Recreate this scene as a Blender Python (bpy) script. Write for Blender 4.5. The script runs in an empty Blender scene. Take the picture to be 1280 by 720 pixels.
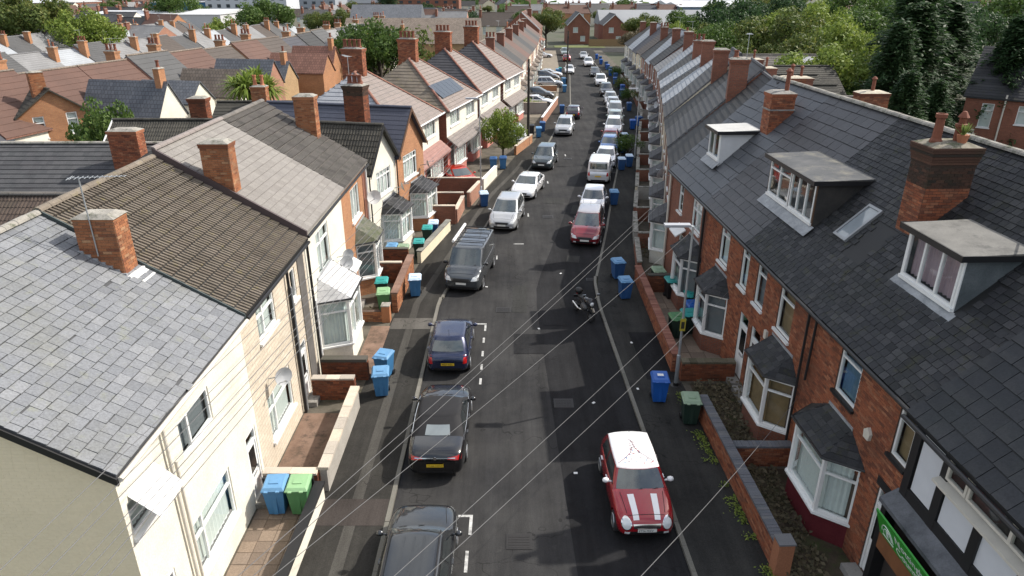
import bpy, bmesh, math, random
from mathutils import Vector, Matrix
R = math.radians
random.seed(7)
C = bpy.context.scene.collection
scene = bpy.context.scene
# ------------------------------------------------------------------ camera, sky, sun, exposure
PITCH = math.atan(375/860); CH = 14.0
cam = bpy.data.cameras.new("camera"); camo = bpy.data.objects.new("camera", cam); C.objects.link(camo)
camo.location = (0, 0, CH); camo.rotation_euler = (math.pi/2-PITCH, 0, 0)
cam.sensor_width = 36; cam.lens = 860/1280*36; cam.clip_end = 6000; cam.clip_start = 0.1
scene.camera = camo
SUN_EL = R(43); SUN_DIR = Vector((math.cos(R(21))*math.cos(SUN_EL), math.sin(R(21))*math.cos(SUN_EL), math.sin(SUN_EL)))
w = bpy.data.worlds.new("World"); scene.world = w; w.use_nodes = True
nt = w.node_tree; bg = nt.nodes["Background"]
sky = nt.nodes.new("ShaderNodeTexSky"); sky.sky_type = 'NISHITA'; sky.sun_disc = False
sky.sun_elevation = SUN_EL; sky.sun_rotation = math.atan2(SUN_DIR.x, SUN_DIR.y)
sky.air_density = 1.0; sky.dust_density = 3.0; sky.ozone_density = 1.0
tc = nt.nodes.new("ShaderNodeTexCoord"); cn = nt.nodes.new("ShaderNodeTexNoise"); cn.inputs["Scale"].default_value = 2.2; cn.inputs["Detail"].default_value = 6; cn.inputs["Roughness"].default_value = .6
cr = nt.nodes.new("ShaderNodeMapRange"); cr.inputs[1].default_value = .41; cr.inputs[2].default_value = .61   # broken white cloud over the whole sky
cm_ = nt.nodes.new("ShaderNodeMix"); cm_.data_type = 'RGBA'; cm_.inputs[7].default_value = (5.2, 5.35, 5.6, 1)
nt.links.new(tc.outputs["Generated"], cn.inputs["Vector"]); nt.links.new(cn.outputs["Fac"], cr.inputs[0]); nt.links.new(cr.outputs[0], cm_.inputs[0]); nt.links.new(sky.outputs[0], cm_.inputs[6]); nt.links.new(cm_.outputs[2], bg.inputs[0]); bg.inputs[1].default_value = 0.15
sl = bpy.data.lights.new("sun", 'SUN'); sl.energy = 3.7; sl.angle = R(0.5); sl.color = (1, .95, .87)
so = bpy.data.objects.new("sun", sl); C.objects.link(so); so.rotation_euler = SUN_DIR.to_track_quat('Z', 'Y').to_euler()
scene.view_settings.view_transform = 'Standard'; scene.view_settings.look = 'None'
scene.view_settings.exposure = 0.55; scene.view_settings.gamma = 1
# ------------------------------------------------------------------ materials
MT = {}
def _mat(name):
    m = bpy.data.materials.new(name); m.use_nodes = True
    b = m.node_tree.nodes["Principled BSDF"]; return m, m.node_tree, b
def N(nt, t, **k):
    n = nt.nodes.new(t)
    for a, v in k.items(): setattr(n, a, v)
    return n
def ramp(nt, fac, cols, pos=None):
    r = N(nt, "ShaderNodeValToRGB"); e = r.color_ramp.elements
    n = len(cols)
    for i, c in enumerate(cols):
        p = (pos[i] if pos else i/(n-1))
        if i < 2: el = e[i]; el.position = p
        else: el = e.new(p)
        el.color = (*c, 1)
    nt.links.new(fac, r.inputs[0]); return r.outputs[0]
def noise(nt, vec, scale, detail=4, rough=.6):
    n = N(nt, "ShaderNodeTexNoise"); n.inputs["Scale"].default_value = scale; n.inputs["Detail"].default_value = detail; n.inputs["Roughness"].default_value = rough
    if vec: nt.links.new(vec, n.inputs["Vector"])
    return n.outputs["Fac"]
def mixc(nt, f, a, b, mode='MIX'):
    m = N(nt, "ShaderNodeMix", data_type='RGBA', blend_type=mode)
    for s, v in ((0, f), (6, a), (7, b)):
        if hasattr(v, 'links'): nt.links.new(v, m.inputs[s])
        elif isinstance(v, (int, float)): m.inputs[s].default_value = v
        else: m.inputs[s].default_value = (*v, 1)
    return m.outputs[2]
def math_(nt, op, a, b=0.0):
    m = N(nt, "ShaderNodeMath", operation=op)
    for i, v in enumerate((a, b)):
        if hasattr(v, 'links'): nt.links.new(v, m.inputs[i])
        else: m.inputs[i].default_value = v
    return m.outputs[0]
def bump(nt, b, h, s, d=.02):
    n = N(nt, "ShaderNodeBump"); n.inputs["Strength"].default_value = s; n.inputs["Distance"].default_value = d
    nt.links.new(h, n.inputs["Height"]); nt.links.new(n.outputs[0], b.inputs["Normal"])
def pos(nt): return N(nt, "ShaderNodeNewGeometry").outputs["Position"]
def uvn(nt): return N(nt, "ShaderNodeUVMap").outputs[0]
def plain(name, c, rough=.6, metal=0, spec=None, coat=0, var=.12, sc=3.0, emit=None):
    if name in MT: return MT[name]
    m, nt, b = _mat(name)
    f = noise(nt, pos(nt), sc, 5)
    col = mixc(nt, math_(nt, 'MULTIPLY', f, 1.0), tuple(x*(1-var*1.6) for x in c), tuple(min(1, x*(1+var)) for x in c))
    nt.links.new(col, b.inputs["Base Color"])
    b.inputs["Roughness"].default_value = rough; b.inputs["Metallic"].default_value = metal
    if spec is not None: b.inputs["Specular IOR Level"].default_value = spec
    b.inputs["Coat Weight"].default_value = coat; b.inputs["Coat Roughness"].default_value = .04
    MT[name] = m; return m
def pieces(name, cols, rough=.75, stain=(.02, .02, .018), st=.35, bs=.4, sc=2.0, spec=.3, pos_=None, fs=.55, moss=.0):
    "material of slates, tiles and bricks: every piece its own tone"
    if name in MT: return MT[name]
    m, nt, b = _mat(name)
    oi = N(nt, "ShaderNodeObjectInfo").outputs["Random"]; g = N(nt, "ShaderNodeNewGeometry")
    r = math_(nt, 'FRACT', math_(nt, 'ADD', oi, g.outputs["Random Per Island"]))
    col = ramp(nt, r, cols, pos_)
    big = noise(nt, g.outputs["Position"], sc*.35, 4, .7); fine = noise(nt, g.outputs["Position"], sc*14, 5, .7)
    s1 = ramp(nt, big, [(0, 0, 0), (1, 1, 1)], [.48, .72])
    col = mixc(nt, math_(nt, 'MULTIPLY', s1, st), col, stain)
    col = mixc(nt, fs, col, ramp(nt, fine, [(.45, .45, .45), (1.4, 1.4, 1.4)], [.3, .75]), 'MULTIPLY')
    if moss: col = mixc(nt, math_(nt, 'MULTIPLY', ramp(nt, noise(nt, g.outputs["Position"], sc*1.7, 6, .75), [(0, 0, 0), (1, 1, 1)], [.56, .7]), moss), col, tuple(min(1, x*1.25+.015) if i_ != 2 else x*.6 for i_, x in enumerate(cols[len(cols)//2])))
    nt.links.new(col, b.inputs["Base Color"]); b.inputs["Roughness"].default_value = rough
    b.inputs["Specular IOR Level"].default_value = spec
    bump(nt, b, fine, bs, .01); MT[name] = m; return m
def brickmat(name, c1, c2, mortar, bw=.225, bh=.075, ms=.012, rough=.85, dirt=.3, bs=.5, off=.5):
    if name in MT: return MT[name]
    m, nt, b = _mat(name)
    t = N(nt, "ShaderNodeTexBrick"); nt.links.new(uvn(nt), t.inputs["Vector"])
    t.inputs["Scale"].default_value = 1; t.inputs["Brick Width"].default_value = bw; t.inputs["Row Height"].default_value = bh
    t.inputs["Mortar Size"].default_value = ms; t.inputs["Color1"].default_value = (*c1, 1); t.inputs["Color2"].default_value = (*c2, 1); t.inputs["Mortar"].default_value = (*mortar, 1)
    t.offset = off; t.inputs["Bias"].default_value = 0
    p = pos(nt); big = noise(nt, p, .6, 5, .7); fine = noise(nt, p, 18, 4, .7)
    col = mixc(nt, .7, t.outputs["Color"], ramp(nt, big, [(1-dirt,)*3, (1+dirt*.5,)*3], [.3, .7]), 'MULTIPLY')
    col = mixc(nt, .5, col, ramp(nt, fine, [(.6,)*3, (1.3,)*3], [.3, .7]), 'MULTIPLY')
    nt.links.new(col, b.inputs["Base Color"]); b.inputs["Roughness"].default_value = rough
    h = math_(nt, 'SUBTRACT', math_(nt, 'MULTIPLY', fine, .3), t.outputs["Fac"]); bump(nt, b, h, bs, .01)
    MT[name] = m; return m
def rough_mat(name, c1, c2, scale=1.2, fine=30, rough=.9, bs=.3, stain=None, ss=.5):
    if name in MT: return MT[name]
    m, nt, b = _mat(name); p = pos(nt)
    a = noise(nt, p, scale, 6, .65); f = noise(nt, p, fine, 4, .7)
    col = ramp(nt, a, [c1, c2], [.3, .7])
    col = mixc(nt, .5, col, ramp(nt, f, [(.7,)*3, (1.3,)*3], [.3, .7]), 'MULTIPLY')
    if stain:
        s = ramp(nt, noise(nt, p, ss, 6, .75), [(0, 0, 0), (1, 1, 1)], [.5, .68]); col = mixc(nt, s, col, stain)
    nt.links.new(col, b.inputs["Base Color"]); b.inputs["Roughness"].default_value = rough; b.inputs["Specular IOR Level"].default_value = .25
    bump(nt, b, f, bs, .01); MT[name] = m; return m
def leafmat(name, cols):
    if name in MT: return MT[name]
    m, nt, b = _mat(name); g = N(nt, "ShaderNodeNewGeometry")
    r = g.outputs["Random Per Island"]; big = noise(nt, g.outputs["Position"], .35, 3)
    f = math_(nt, 'ADD', math_(nt, 'MULTIPLY', r, .6), math_(nt, 'MULTIPLY', math_(nt, 'SUBTRACT', big, .3), .9))
    nt.links.new(ramp(nt, f, cols), b.inputs["Base Color"]); b.inputs["Roughness"].default_value = .6
    b.inputs["Specular IOR Level"].default_value = .25
    tr = N(nt, "ShaderNodeBsdfTranslucent"); nt.links.new(ramp(nt, f, [tuple(x*1.3 for x in c) for c in cols]), tr.inputs[0])
    mx = N(nt, "ShaderNodeMixShader"); mx.inputs[0].default_value = .3
    nt.links.new(b.outputs[0], mx.inputs[1]); nt.links.new(tr.outputs[0], mx.inputs[2])
    nt.links.new(mx.outputs[0], nt.nodes["Material Output"].inputs[0]); MT[name] = m; return m
def glassmat(name, tint=(.6, .7, .72), refl=.9):
    if name in MT: return MT[name]
    m, nt, b = _mat(name); nt.nodes.remove(b)
    tp = N(nt, "ShaderNodeBsdfTransparent"); tp.inputs[0].default_value = (*tint, 1)
    gl = N(nt, "ShaderNodeBsdfGlossy"); gl.inputs["Roughness"].default_value = .03; gl.inputs[0].default_value = (refl,)*3+(1,)
    g = N(nt, "ShaderNodeNewGeometry"); dt = N(nt, "ShaderNodeVectorMath", operation='DOT_PRODUCT'); nt.links.new(g.outputs["Normal"], dt.inputs[0]); nt.links.new(g.outputs["Incoming"], dt.inputs[1])
    f = math_(nt, 'ADD', math_(nt, 'MULTIPLY', math_(nt, 'POWER', math_(nt, 'SUBTRACT', 1.0, math_(nt, 'ABSOLUTE', dt.outputs["Value"])), 4.0), .85), .07)
    mx = N(nt, "ShaderNodeMixShader"); nt.links.new(f, mx.inputs[0]); nt.links.new(tp.outputs[0], mx.inputs[1]); nt.links.new(gl.outputs[0], mx.inputs[2])
    nt.links.new(mx.outputs[0], nt.nodes["Material Output"].inputs[0]); MT[name] = m; return m
def roadmat(name, c1, c2, patch, sc=.25):
    if name in MT: return MT[name]
    m, nt, b = _mat(name); p = pos(nt)
    mp = N(nt, "ShaderNodeMapping"); mp.inputs["Scale"].default_value = (1.6, .12, 1); nt.links.new(p, mp.inputs[0])
    streak = noise(nt, mp.outputs[0], 1.3, 6, .7); a = noise(nt, p, sc, 7, .7); f = noise(nt, p, 35, 4, .8); k = noise(nt, p, 2.2, 6, .8)
    col = ramp(nt, a, [c1, c2], [.35, .65])
    col = mixc(nt, .8, col, ramp(nt, streak, [(.72,)*3, (1.35,)*3], [.32, .68]), 'MULTIPLY')
    col = mixc(nt, .8, col, ramp(nt, f, [(.6,)*3, (1.5,)*3], [.3, .72]), 'MULTIPLY')
    col = mixc(nt, ramp(nt, k, [(0, 0, 0), (.6, .6, .6)], [.6, .78]), col, patch)
    v = N(nt, "ShaderNodeTexVoronoi", feature='DISTANCE_TO_EDGE'); v.inputs["Scale"].default_value = .23
    wv = N(nt, "ShaderNodeMix", data_type='VECTOR'); wv.inputs[0].default_value = .12
    nt.links.new(p, wv.inputs[4]); nn = N(nt, "ShaderNodeTexNoise"); nn.inputs["Scale"].default_value = 1.2; nt.links.new(p, nn.inputs[0])
    sc2 = N(nt, "ShaderNodeVectorMath", operation='SCALE'); sc2.inputs[3].default_value = 14; nt.links.new(nn.outputs["Color"], sc2.inputs[0])
    nt.links.new(sc2.outputs[0], wv.inputs[5]); nt.links.new(wv.outputs[1], v.inputs["Vector"])
    crack = math_(nt, 'LESS_THAN', v.outputs["Distance"], .0028)
    col = mixc(nt, math_(nt, 'MULTIPLY', crack, .55), col, (.012, .012, .012))
    nt.links.new(col, b.inputs["Base Color"]); b.inputs["Roughness"].default_value = .9; b.inputs["Specular IOR Level"].default_value = .1
    bump(nt, b, f, .5, .008); MT[name] = m; return m
# ------------------------------------------------------------------ mesh building
Z3 = Vector((0, 0, 1))
class MB:
    def __init__(s): s.v = []; s.f = []; s.m = []; s.mi = 0
    def face(s, pts):
        n = len(s.v); s.v += [tuple(p) for p in pts]; s.f.append(tuple(range(n, n+len(pts)))); s.m.append(s.mi)
    def fbox(s, O, U, Nn, a0, a1, b0, b1, c0, c1, W=Z3):
        "box in the frame U (along), Nn (outward), W (up)"
        O = Vector(O); P = [O+U*a+Nn*b+W*c for c in (c0, c1) for b in (b0, b1) for a in (a0, a1)]
        n = len(s.v); s.v += [tuple(p) for p in P]
        fs = [(0, 2, 3, 1), (4, 5, 7, 6), (0, 1, 5, 4), (2, 6, 7, 3), (0, 4, 6, 2), (1, 3, 7, 5)]
        if U.cross(Nn).dot(W) < 0: fs = [tuple(reversed(f)) for f in fs]
        for f in fs: s.f.append(tuple(n+i for i in f)); s.m.append(s.mi)
    def box(s, x0, y0, z0, x1, y1, z1): s.fbox((0, 0, 0), Vector((1, 0, 0)), Vector((0, 1, 0)), x0, x1, y0, y1, z0, z1)
    def prism(s, poly, ext):
        "closed prism: polygon (3-D points) extruded by ext"
        ext = Vector(ext); a = [Vector(p) for p in poly]; n = len(a)
        nn = sum(((a[i]-a[0]).cross(a[i+1]-a[0]) for i in range(1, n-1)), Vector())
        if nn.dot(ext) > 0: a = a[::-1]
        b = [p+ext for p in a]; k = len(s.v); s.v += [tuple(p) for p in a+b]
        s.f.append(tuple(range(k, k+n))); s.f.append(tuple(range(k+2*n-1, k+n-1, -1))); s.m += [s.mi]*2
        for i in range(n): j = (i+1) % n; s.f.append((k+j, k+i, k+n+i, k+n+j)); s.m.append(s.mi)
    def tube(s, pts, r, n=8, cap=True):
        pts = [Vector(p) for p in pts]; rs = r if isinstance(r, (list, tuple)) else [r]*len(pts); k = len(s.v)
        for i, p in enumerate(pts):
            d = (pts[min(i+1, len(pts)-1)]-pts[max(i-1, 0)]).normalized()
            a = d.orthogonal().normalized() if abs(d.z) > .99 else d.cross(Z3).normalized(); b = d.cross(a)
            s.v += [tuple(p+(a*math.cos(2*math.pi*j/n)+b*math.sin(2*math.pi*j/n))*rs[i]) for j in range(n)]
        for i in range(len(pts)-1):
            for j in range(n):
                q = (j+1) % n; s.f.append((k+i*n+j, k+(i+1)*n+j, k+(i+1)*n+q, k+i*n+q)); s.m.append(s.mi)
        if cap:
            s.f.append(tuple(range(k, k+n))); s.f.append(tuple(reversed(range(k+(len(pts)-1)*n, k+len(pts)*n)))); s.m += [s.mi]*2
    def lathe(s, prof, c, n=12, axis='z'):
        k = len(s.v); c = Vector(c)
        for r, z in prof:
            for j in range(n):
                a = 2*math.pi*j/n; x, y = r*math.cos(a), r*math.sin(a)
                s.v.append(tuple(c+(Vector((x, y, z)) if axis == 'z' else Vector((x, z, -y)))))
        for i in range(len(prof)-1):
            for j in range(n):
                q = (j+1) % n; s.f.append((k+i*n+j, k+i*n+q, k+(i+1)*n+q, k+(i+1)*n+j)); s.m.append(s.mi)
        s.f.append(tuple(reversed(range(k, k+n)))); s.f.append(tuple(range(k+(len(prof)-1)*n, k+len(prof)*n))); s.m += [s.mi]*2
    def mesh(s, name, mats, smooth=False, uv=True):
        me = bpy.data.meshes.new(name); me.from_pydata(s.v, [], s.f)
        for m in (mats if isinstance(mats, (list, tuple)) else [mats]): me.materials.append(m)
        if any(s.m): me.polygons.foreach_set("material_index", s.m)
        if uv:
            L = me.uv_layers.new(name="UVMap"); out = []
            for p in me.polygons:
                n = p.normal; t = Vector((-n.y, n.x, 0)) if abs(n.z) < .995 else Vector((1, 0, 0)); t.normalize(); b = n.cross(t)
                for vi in p.vertices: c = me.vertices[vi].co; out += [c.dot(t), c.dot(b)]
            L.data.foreach_set("uv", out)
        if smooth: me.polygons.foreach_set("use_smooth", [True]*len(me.polygons))
        me.update(); return me
    def build(s, name, mats, parent=None, smooth=False, uv=True, kind=None):
        o = bpy.data.objects.new(name, s.mesh(name, mats, smooth, uv)); C.objects.link(o)
        if parent: o.parent = parent
        if kind: o['kind'] = kind
        return o
def tag(o, label=None, cat=None, group=None, kind=None):
    if label: o['label'] = label
    if cat: o['category'] = cat
    if group: o['group'] = group
    if kind: o['kind'] = kind
    return o
def empty(name, loc=(0, 0, 0), rz=0, label=None, cat=None, group=None):
    o = bpy.data.objects.new(name, None); C.objects.link(o); o.location = loc; o.rotation_euler = (0, 0, rz); o.empty_display_size = .2
    return tag(o, label, cat, group)
KIDS = {}
def copy_tree(o, parent=None, mats=None):
    c = o.copy(); C.objects.link(c); c.parent = parent
    if mats and o.name.split('.')[0] in mats:
        c.material_slots[0].link = 'OBJECT'; c.material_slots[0].material = mats[o.name.split('.')[0]]
    if o.name not in KIDS: KIDS[o.name] = list(o.children)
    for ch in KIDS[o.name]: copy_tree(ch, c, mats)
    return c
def lerp(poly, y):
    "x on a polyline [(x,y)..] at y"
    for (x0, y0), (x1, y1) in zip(poly, poly[1:]):
        if y <= y1 or (x1, y1) == poly[-1]: return x0+(x1-x0)*(y-y0)/(y1-y0)
def dirat(poly, y): return Vector((lerp(poly, y+1)-lerp(poly, y-1), 2, 0)).normalized()
def text_obj(txt, size, M, mat, parent, ext=.002, name='lettering', xs=1.0):
    cu = bpy.data.curves.new(name, 'FONT'); cu.body = txt; cu.size = size; cu.extrude = ext; cu.align_x = 'LEFT'; cu.resolution_u = 2
    t = bpy.data.objects.new(name, cu); C.objects.link(t); bpy.context.view_layer.update()
    me = bpy.data.meshes.new_from_object(t); bpy.data.objects.remove(t); me.materials.clear(); me.materials.append(mat)
    o = bpy.data.objects.new(name, me); C.objects.link(o); o.parent = parent; o.matrix_basis = M @ Matrix.Diagonal((xs, 1, 1, 1)); return o
# ------------------------------------------------------------------ palette
upvc = plain('white_plastic', (.78, .78, .76), .35, var=.05)
upvc_old = plain('cream_paint', (.62, .58, .5), .5, var=.12)
glass = glassmat('window_glass', (.85, .9, .9)); carglass = glassmat('car_glass', (.12, .15, .15), 1.0)
curtain = plain('net_curtain', (.74, .76, .72), .9, var=.12, sc=1.5); curtain_pink = plain('pink_curtain', (.42, .3, .33), .9); curtain_tan = plain('tan_blind', (.3, .2, .1), .85, var=.3)
curtain_blue = plain('blue_curtain', (.12, .2, .28), .9); room_shade = plain('painted_room_shade', (.03, .03, .03), .9)  # the near-black one paints the shade of the room behind the glass
blind = plain('grey_blind', (.2, .21, .22), .7)
black = plain('black_plastic', (.015, .015, .016), .45); blackpaint = plain('black_paint', (.012, .012, .013), .5)
lead = rough_mat('lead_sheet', (.22, .23, .24), (.38, .39, .4), 3, 20, .6, .15)
whitelead = rough_mat('mortar_flashing', (.5, .5, .48), (.7, .7, .68), 4, 25, .8, .3)
cement = rough_mat('cement', (.2, .19, .17), (.36, .34, .3), 2.5, 30, .95, .5, (.05, .06, .03), 3)
terracotta = plain('terracotta', (.2, .065, .035), .8, var=.3, sc=8); terracotta_orange = plain('orange_clay', (.42, .16, .08), .8, var=.2)  # the second clay is a brighter orange
felt = rough_mat('roof_felt', (.05, .055, .058), (.11, .11, .11), 1.2, 40, .6, .2, (.18, .17, .14), .9)
felt_light = rough_mat('mineral_felt', (.12, .118, .11), (.2, .195, .18), 1.5, 40, .85, .2, (.05, .05, .05), .6)
slate_light = pieces('pale_slate', [(.145, .152, .163), (.185, .193, .205), (.165, .173, .185), (.21, .217, .227), (.155, .163, .176)], .6, (.16, .16, .13), .45, .25, 1.5, .35, moss=.25)
slate_dark = pieces('dark_slate', [(.018, .019, .021), (.034, .035, .038), (.025, .026, .029), (.056, .056, .058), (.028, .028, .032)], .6, (.022, .024, .018), .5, .35, 1.5, .25, moss=.7)
slate_blue = pieces('large_slate', [(.024, .026, .029), (.036, .038, .042), (.029, .032, .036)], .6, (.035, .04, .034), .45, .3, 1.2, .25)
slab_grey = pieces('flat_grey_tile', [(.058, .061, .068), (.078, .082, .09), (.067, .07, .077)], .5, (.07, .075, .08), .4, .2, 1.2, .45)
slab_brown = pieces('flat_dark_tile', [(.04, .039, .042), (.058, .056, .06), (.048, .046, .05)], .5, (.05, .05, .052), .4, .2, 1.2, .45)
tile_brown = pieces('brown_roman_tile', [(.17, .14, .11), (.2, .17, .135), (.185, .155, .122), (.21, .178, .142)], .85, (.07, .06, .045), .6, .5, 2, moss=.6)
tile_grey = pieces('grey_brown_tile', [(.12, .11, .1), (.17, .155, .14), (.145, .135, .12)], .85, (.06, .058, .05), .5, .5, 2)
tile_dark = pieces('dark_pantile', [(.045, .042, .036), (.075, .07, .058), (.06, .056, .046)], .8, (.03, .03, .025), .5, .5, 2)
tile_pale = pieces('pale_grey_tile', [(.2, .175, .16), (.24, .21, .195), (.22, .19, .175)], .8, (.2, .18, .17), .4, .3, 2)
tile_red = pieces('red_brown_tile', [(.2, .09, .06), (.28, .13, .085), (.23, .11, .075)], .85, (.11, .08, .06), .5, .4, 2)
tile_pink = pieces('faded_pink_tile', [(.28, .16, .14), (.33, .19, .165)], .85, (.3, .2, .17), .4, .3, 2)
tile_lgrey = pieces('light_roof_tile', [(.3, .31, .33), (.36, .37, .39)], .6, (.2, .2, .2), .3, .2, 2)
tile_white = pieces('whitish_roof_tile', [(.48, .49, .5), (.55, .56, .57)], .6, (.35, .35, .35), .3, .2, 2)
def strips(name, c1, c2, joint, bw=.3, bh=.34): return brickmat(name, c1, c2, joint, bw, bh, .02, .75, .25, .3)
st = dict(grey=strips('far_grey_roof', (.14, .14, .145), (.19, .19, .195), (.07, .07, .07)), dark=strips('far_dark_roof', (.05, .05, .055), (.085, .085, .09), (.03, .03, .03)),
          brown=strips('far_brown_roof', (.14, .11, .085), (.2, .16, .125), (.07, .055, .045)), red=strips('far_red_roof', (.2, .095, .065), (.29, .14, .1), (.1, .05, .035)),
          pale=strips('far_pale_roof', (.3, .3, .3), (.38, .375, .37), (.2, .2, .2)), pink=strips('far_pink_roof', (.36, .3, .28), (.42, .35, .33), (.25, .2, .18)),
          slate=strips('far_slate_roof', (.09, .1, .115), (.13, .14, .155), (.05, .05, .06)), light=strips('far_light_roof', (.42, .44, .46), (.5, .52, .54), (.32, .34, .36)))
brick_or = pieces('orange_brick', [(.31, .12, .055), (.4, .17, .08), (.34, .135, .06), (.2, .075, .04), (.46, .26, .14)], .9, (.1, .055, .035), .55, .5, 3)
brick_rd = pieces('red_brick', [(.27, .085, .042), (.35, .12, .058), (.3, .1, .05), (.15, .055, .035), (.4, .17, .09), (.2, .07, .04)], .85, (.06, .03, .022), .6, .5, 2)
brick_dk = pieces('sooty_brick', [(.16, .055, .03), (.24, .075, .035), (.1, .04, .025), (.28, .1, .05)], .9, (.03, .028, .02), .5, .5, 3)
soot_brick = pieces('blackened_brick', [(.05, .032, .024), (.09, .045, .03), (.035, .028, .022), (.12, .06, .04)], .9, (.035, .04, .02), .6, .6, 3)
brick_blue = pieces('blue_coping_brick', [(.11, .115, .13), (.15, .155, .17), (.13, .13, .145), (.17, .17, .175)], .7, (.07, .075, .06), .4, .4, 3)
mortar_d = rough_mat('dark_mortar', (.07, .05, .04), (.12, .085, .065), 2, 40, .95, .3); mortar_l = rough_mat('pale_mortar', (.2, .15, .1), (.3, .22, .15), 2, 40, .95, .3)
w_brick_or = brickmat('orange_brick_wall', (.5, .22, .09), (.4, .16, .065), (.3, .2, .13)); w_brick_rd = brickmat('red_brick_wall', (.3, .1, .055), (.23, .075, .042), (.15, .1, .075))
w_brick_pk = brickmat('pink_brick_wall', (.42, .19, .12), (.36, .15, .09), (.3, .2, .15)); w_brick_cream = brickmat('cream_painted_brick_wall', (.37, .34, .255), (.34, .312, .235), (.275, .25, .185), .225, .075, .008, .8, .14, .6)
w_brick_yel = brickmat('yellow_brick_wall', (.5, .32, .16), (.42, .26, .12), (.3, .22, .14))
w_white = rough_mat('white_render', (.62, .59, .5), (.76, .73, .63), .8, 25, .85, .25); w_cream = rough_mat('cream_render', (.66, .58, .42), (.74, .66, .5), .8, 25, .85, .25)
w_stone = brickmat('cream_stone_cladding', (.64, .57, .46), (.59, .51, .4), (.46, .38, .29), .4, .15, .01, .85, .2, .4)
w_grey = rough_mat('grey_render', (.3, .28, .25), (.4, .38, .34), .8, 25, .9, .25); w_dark = rough_mat('dark_stone_strip', (.09, .085, .08), (.14, .13, .12), 2, 40, .95, .5)
maroon = rough_mat('maroon_paint', (.1, .015, .02), (.14, .025, .03), 2, 30, .6, .2); wood_d = plain('brown_timber', (.1, .05, .025), .7, var=.3, sc=9); wood_l = plain('fence_timber', (.3, .2, .1), .8, var=.3, sc=7)
galv = plain('galvanised_steel', (.42, .44, .45), .45, .6, var=.15); tar = plain('creosoted_pole', (.03, .025, .02), .8)
conc = rough_mat('concrete', (.2, .19, .175), (.3, .285, .26), 1.5, 30, .9, .3, (.1, .095, .08), .8); kerbm = pieces('kerbstone_granite', [(.14, .135, .115), (.2, .19, .165), (.16, .155, .135)], .85, (.14, .135, .11), .5, .4, 2)
soil = rough_mat('soil_and_litter', (.035, .028, .02), (.085, .065, .045), 2.5, 14, .95, .8, (.045, .06, .02), 2.0)
gravel = rough_mat('pinkish_gravel', (.13, .085, .06), (.24, .16, .12), 1.5, 60, .95, .8, (.05, .04, .03), 1.1)
slabm = pieces('paving_slab', [(.2, .15, .11), (.26, .2, .15), (.17, .13, .1), (.23, .18, .14)], .85, (.08, .065, .05), .4, .4, 2)
white = plain('white_paint', (.75, .75, .73), .6, var=.12, sc=12); solar = plain('solar_glass', (.03, .04, .055), .3, spec=.5)
# ------------------------------------------------------------------ pieces: slates, tiles, bricks
def wedge():
    m = MB(); P = [(0, 0, 0), (1, 0, 0), (1, 1, 0), (0, 1, 0), (0, 0, 1), (1, 0, 1), (1, 1, .25), (0, 1, .25)]
    m.v = P[:]; m.f = [(0, 3, 2, 1), (4, 5, 6, 7), (0, 1, 5, 4), (1, 2, 6, 5), (2, 3, 7, 6), (3, 0, 4, 7)]; m.m = [0]*6; return m
def roman(wave=((0, 0), (.08, 0), (.13, .8), (.24, 1), (.37, .8), (.42, 0), (.58, 0), (.63, .8), (.74, 1), (.87, .8), (.92, 0), (1, 0))):
    m = MB(); n = len(wave)
    for y, k in ((0, 0), (1, -.45)): m.v += [(u, y, h+k) for u, h in wave]
    m.v += [(u, 0, h-.55) for u, h in wave]
    for i in range(n-1): m.f += [(i, i+1, n+i+1, n+i), (2*n+i, 2*n+i+1, i+1, i)]; m.m += [0, 0]
    return m
def brickb():
    m = MB(); m.v = [(0, 0, 0), (1, 0, 0), (1, 1, 0), (0, 1, 0), (0, 0, 1), (1, 0, 1), (1, 1, 1), (0, 1, 1)]
    m.f = [(0, 3, 2, 1), (4, 5, 6, 7), (0, 1, 5, 4), (1, 2, 6, 5), (2, 3, 7, 6), (3, 0, 4, 7)]; m.m = [0]*6; return m
def ridget():
    m = MB(); n = 7
    for x in (0, 1):
        for j in range(n):
            a = math.pi*j/(n-1); m.v.append((x, .5-.5*math.cos(a), math.sin(a)))
    for j in range(n-1): m.f.append((j, j+1, n+j+1, n+j)); m.m.append(0)
    m.f += [tuple(range(n)), tuple(reversed(range(n, 2*n)))]; m.m += [0, 0]; return m
UNIT = {'slab': wedge(), 'roman': roman(), 'brick': brickb(), 'ridge': ridget()}
UM = {}
def unitmesh(kind, mat, name):
    k = (kind, mat.name, name)
    if k not in UM:
        UM[k] = UNIT[kind].mesh(name, mat, uv=False)
    return UM[k]
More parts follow.
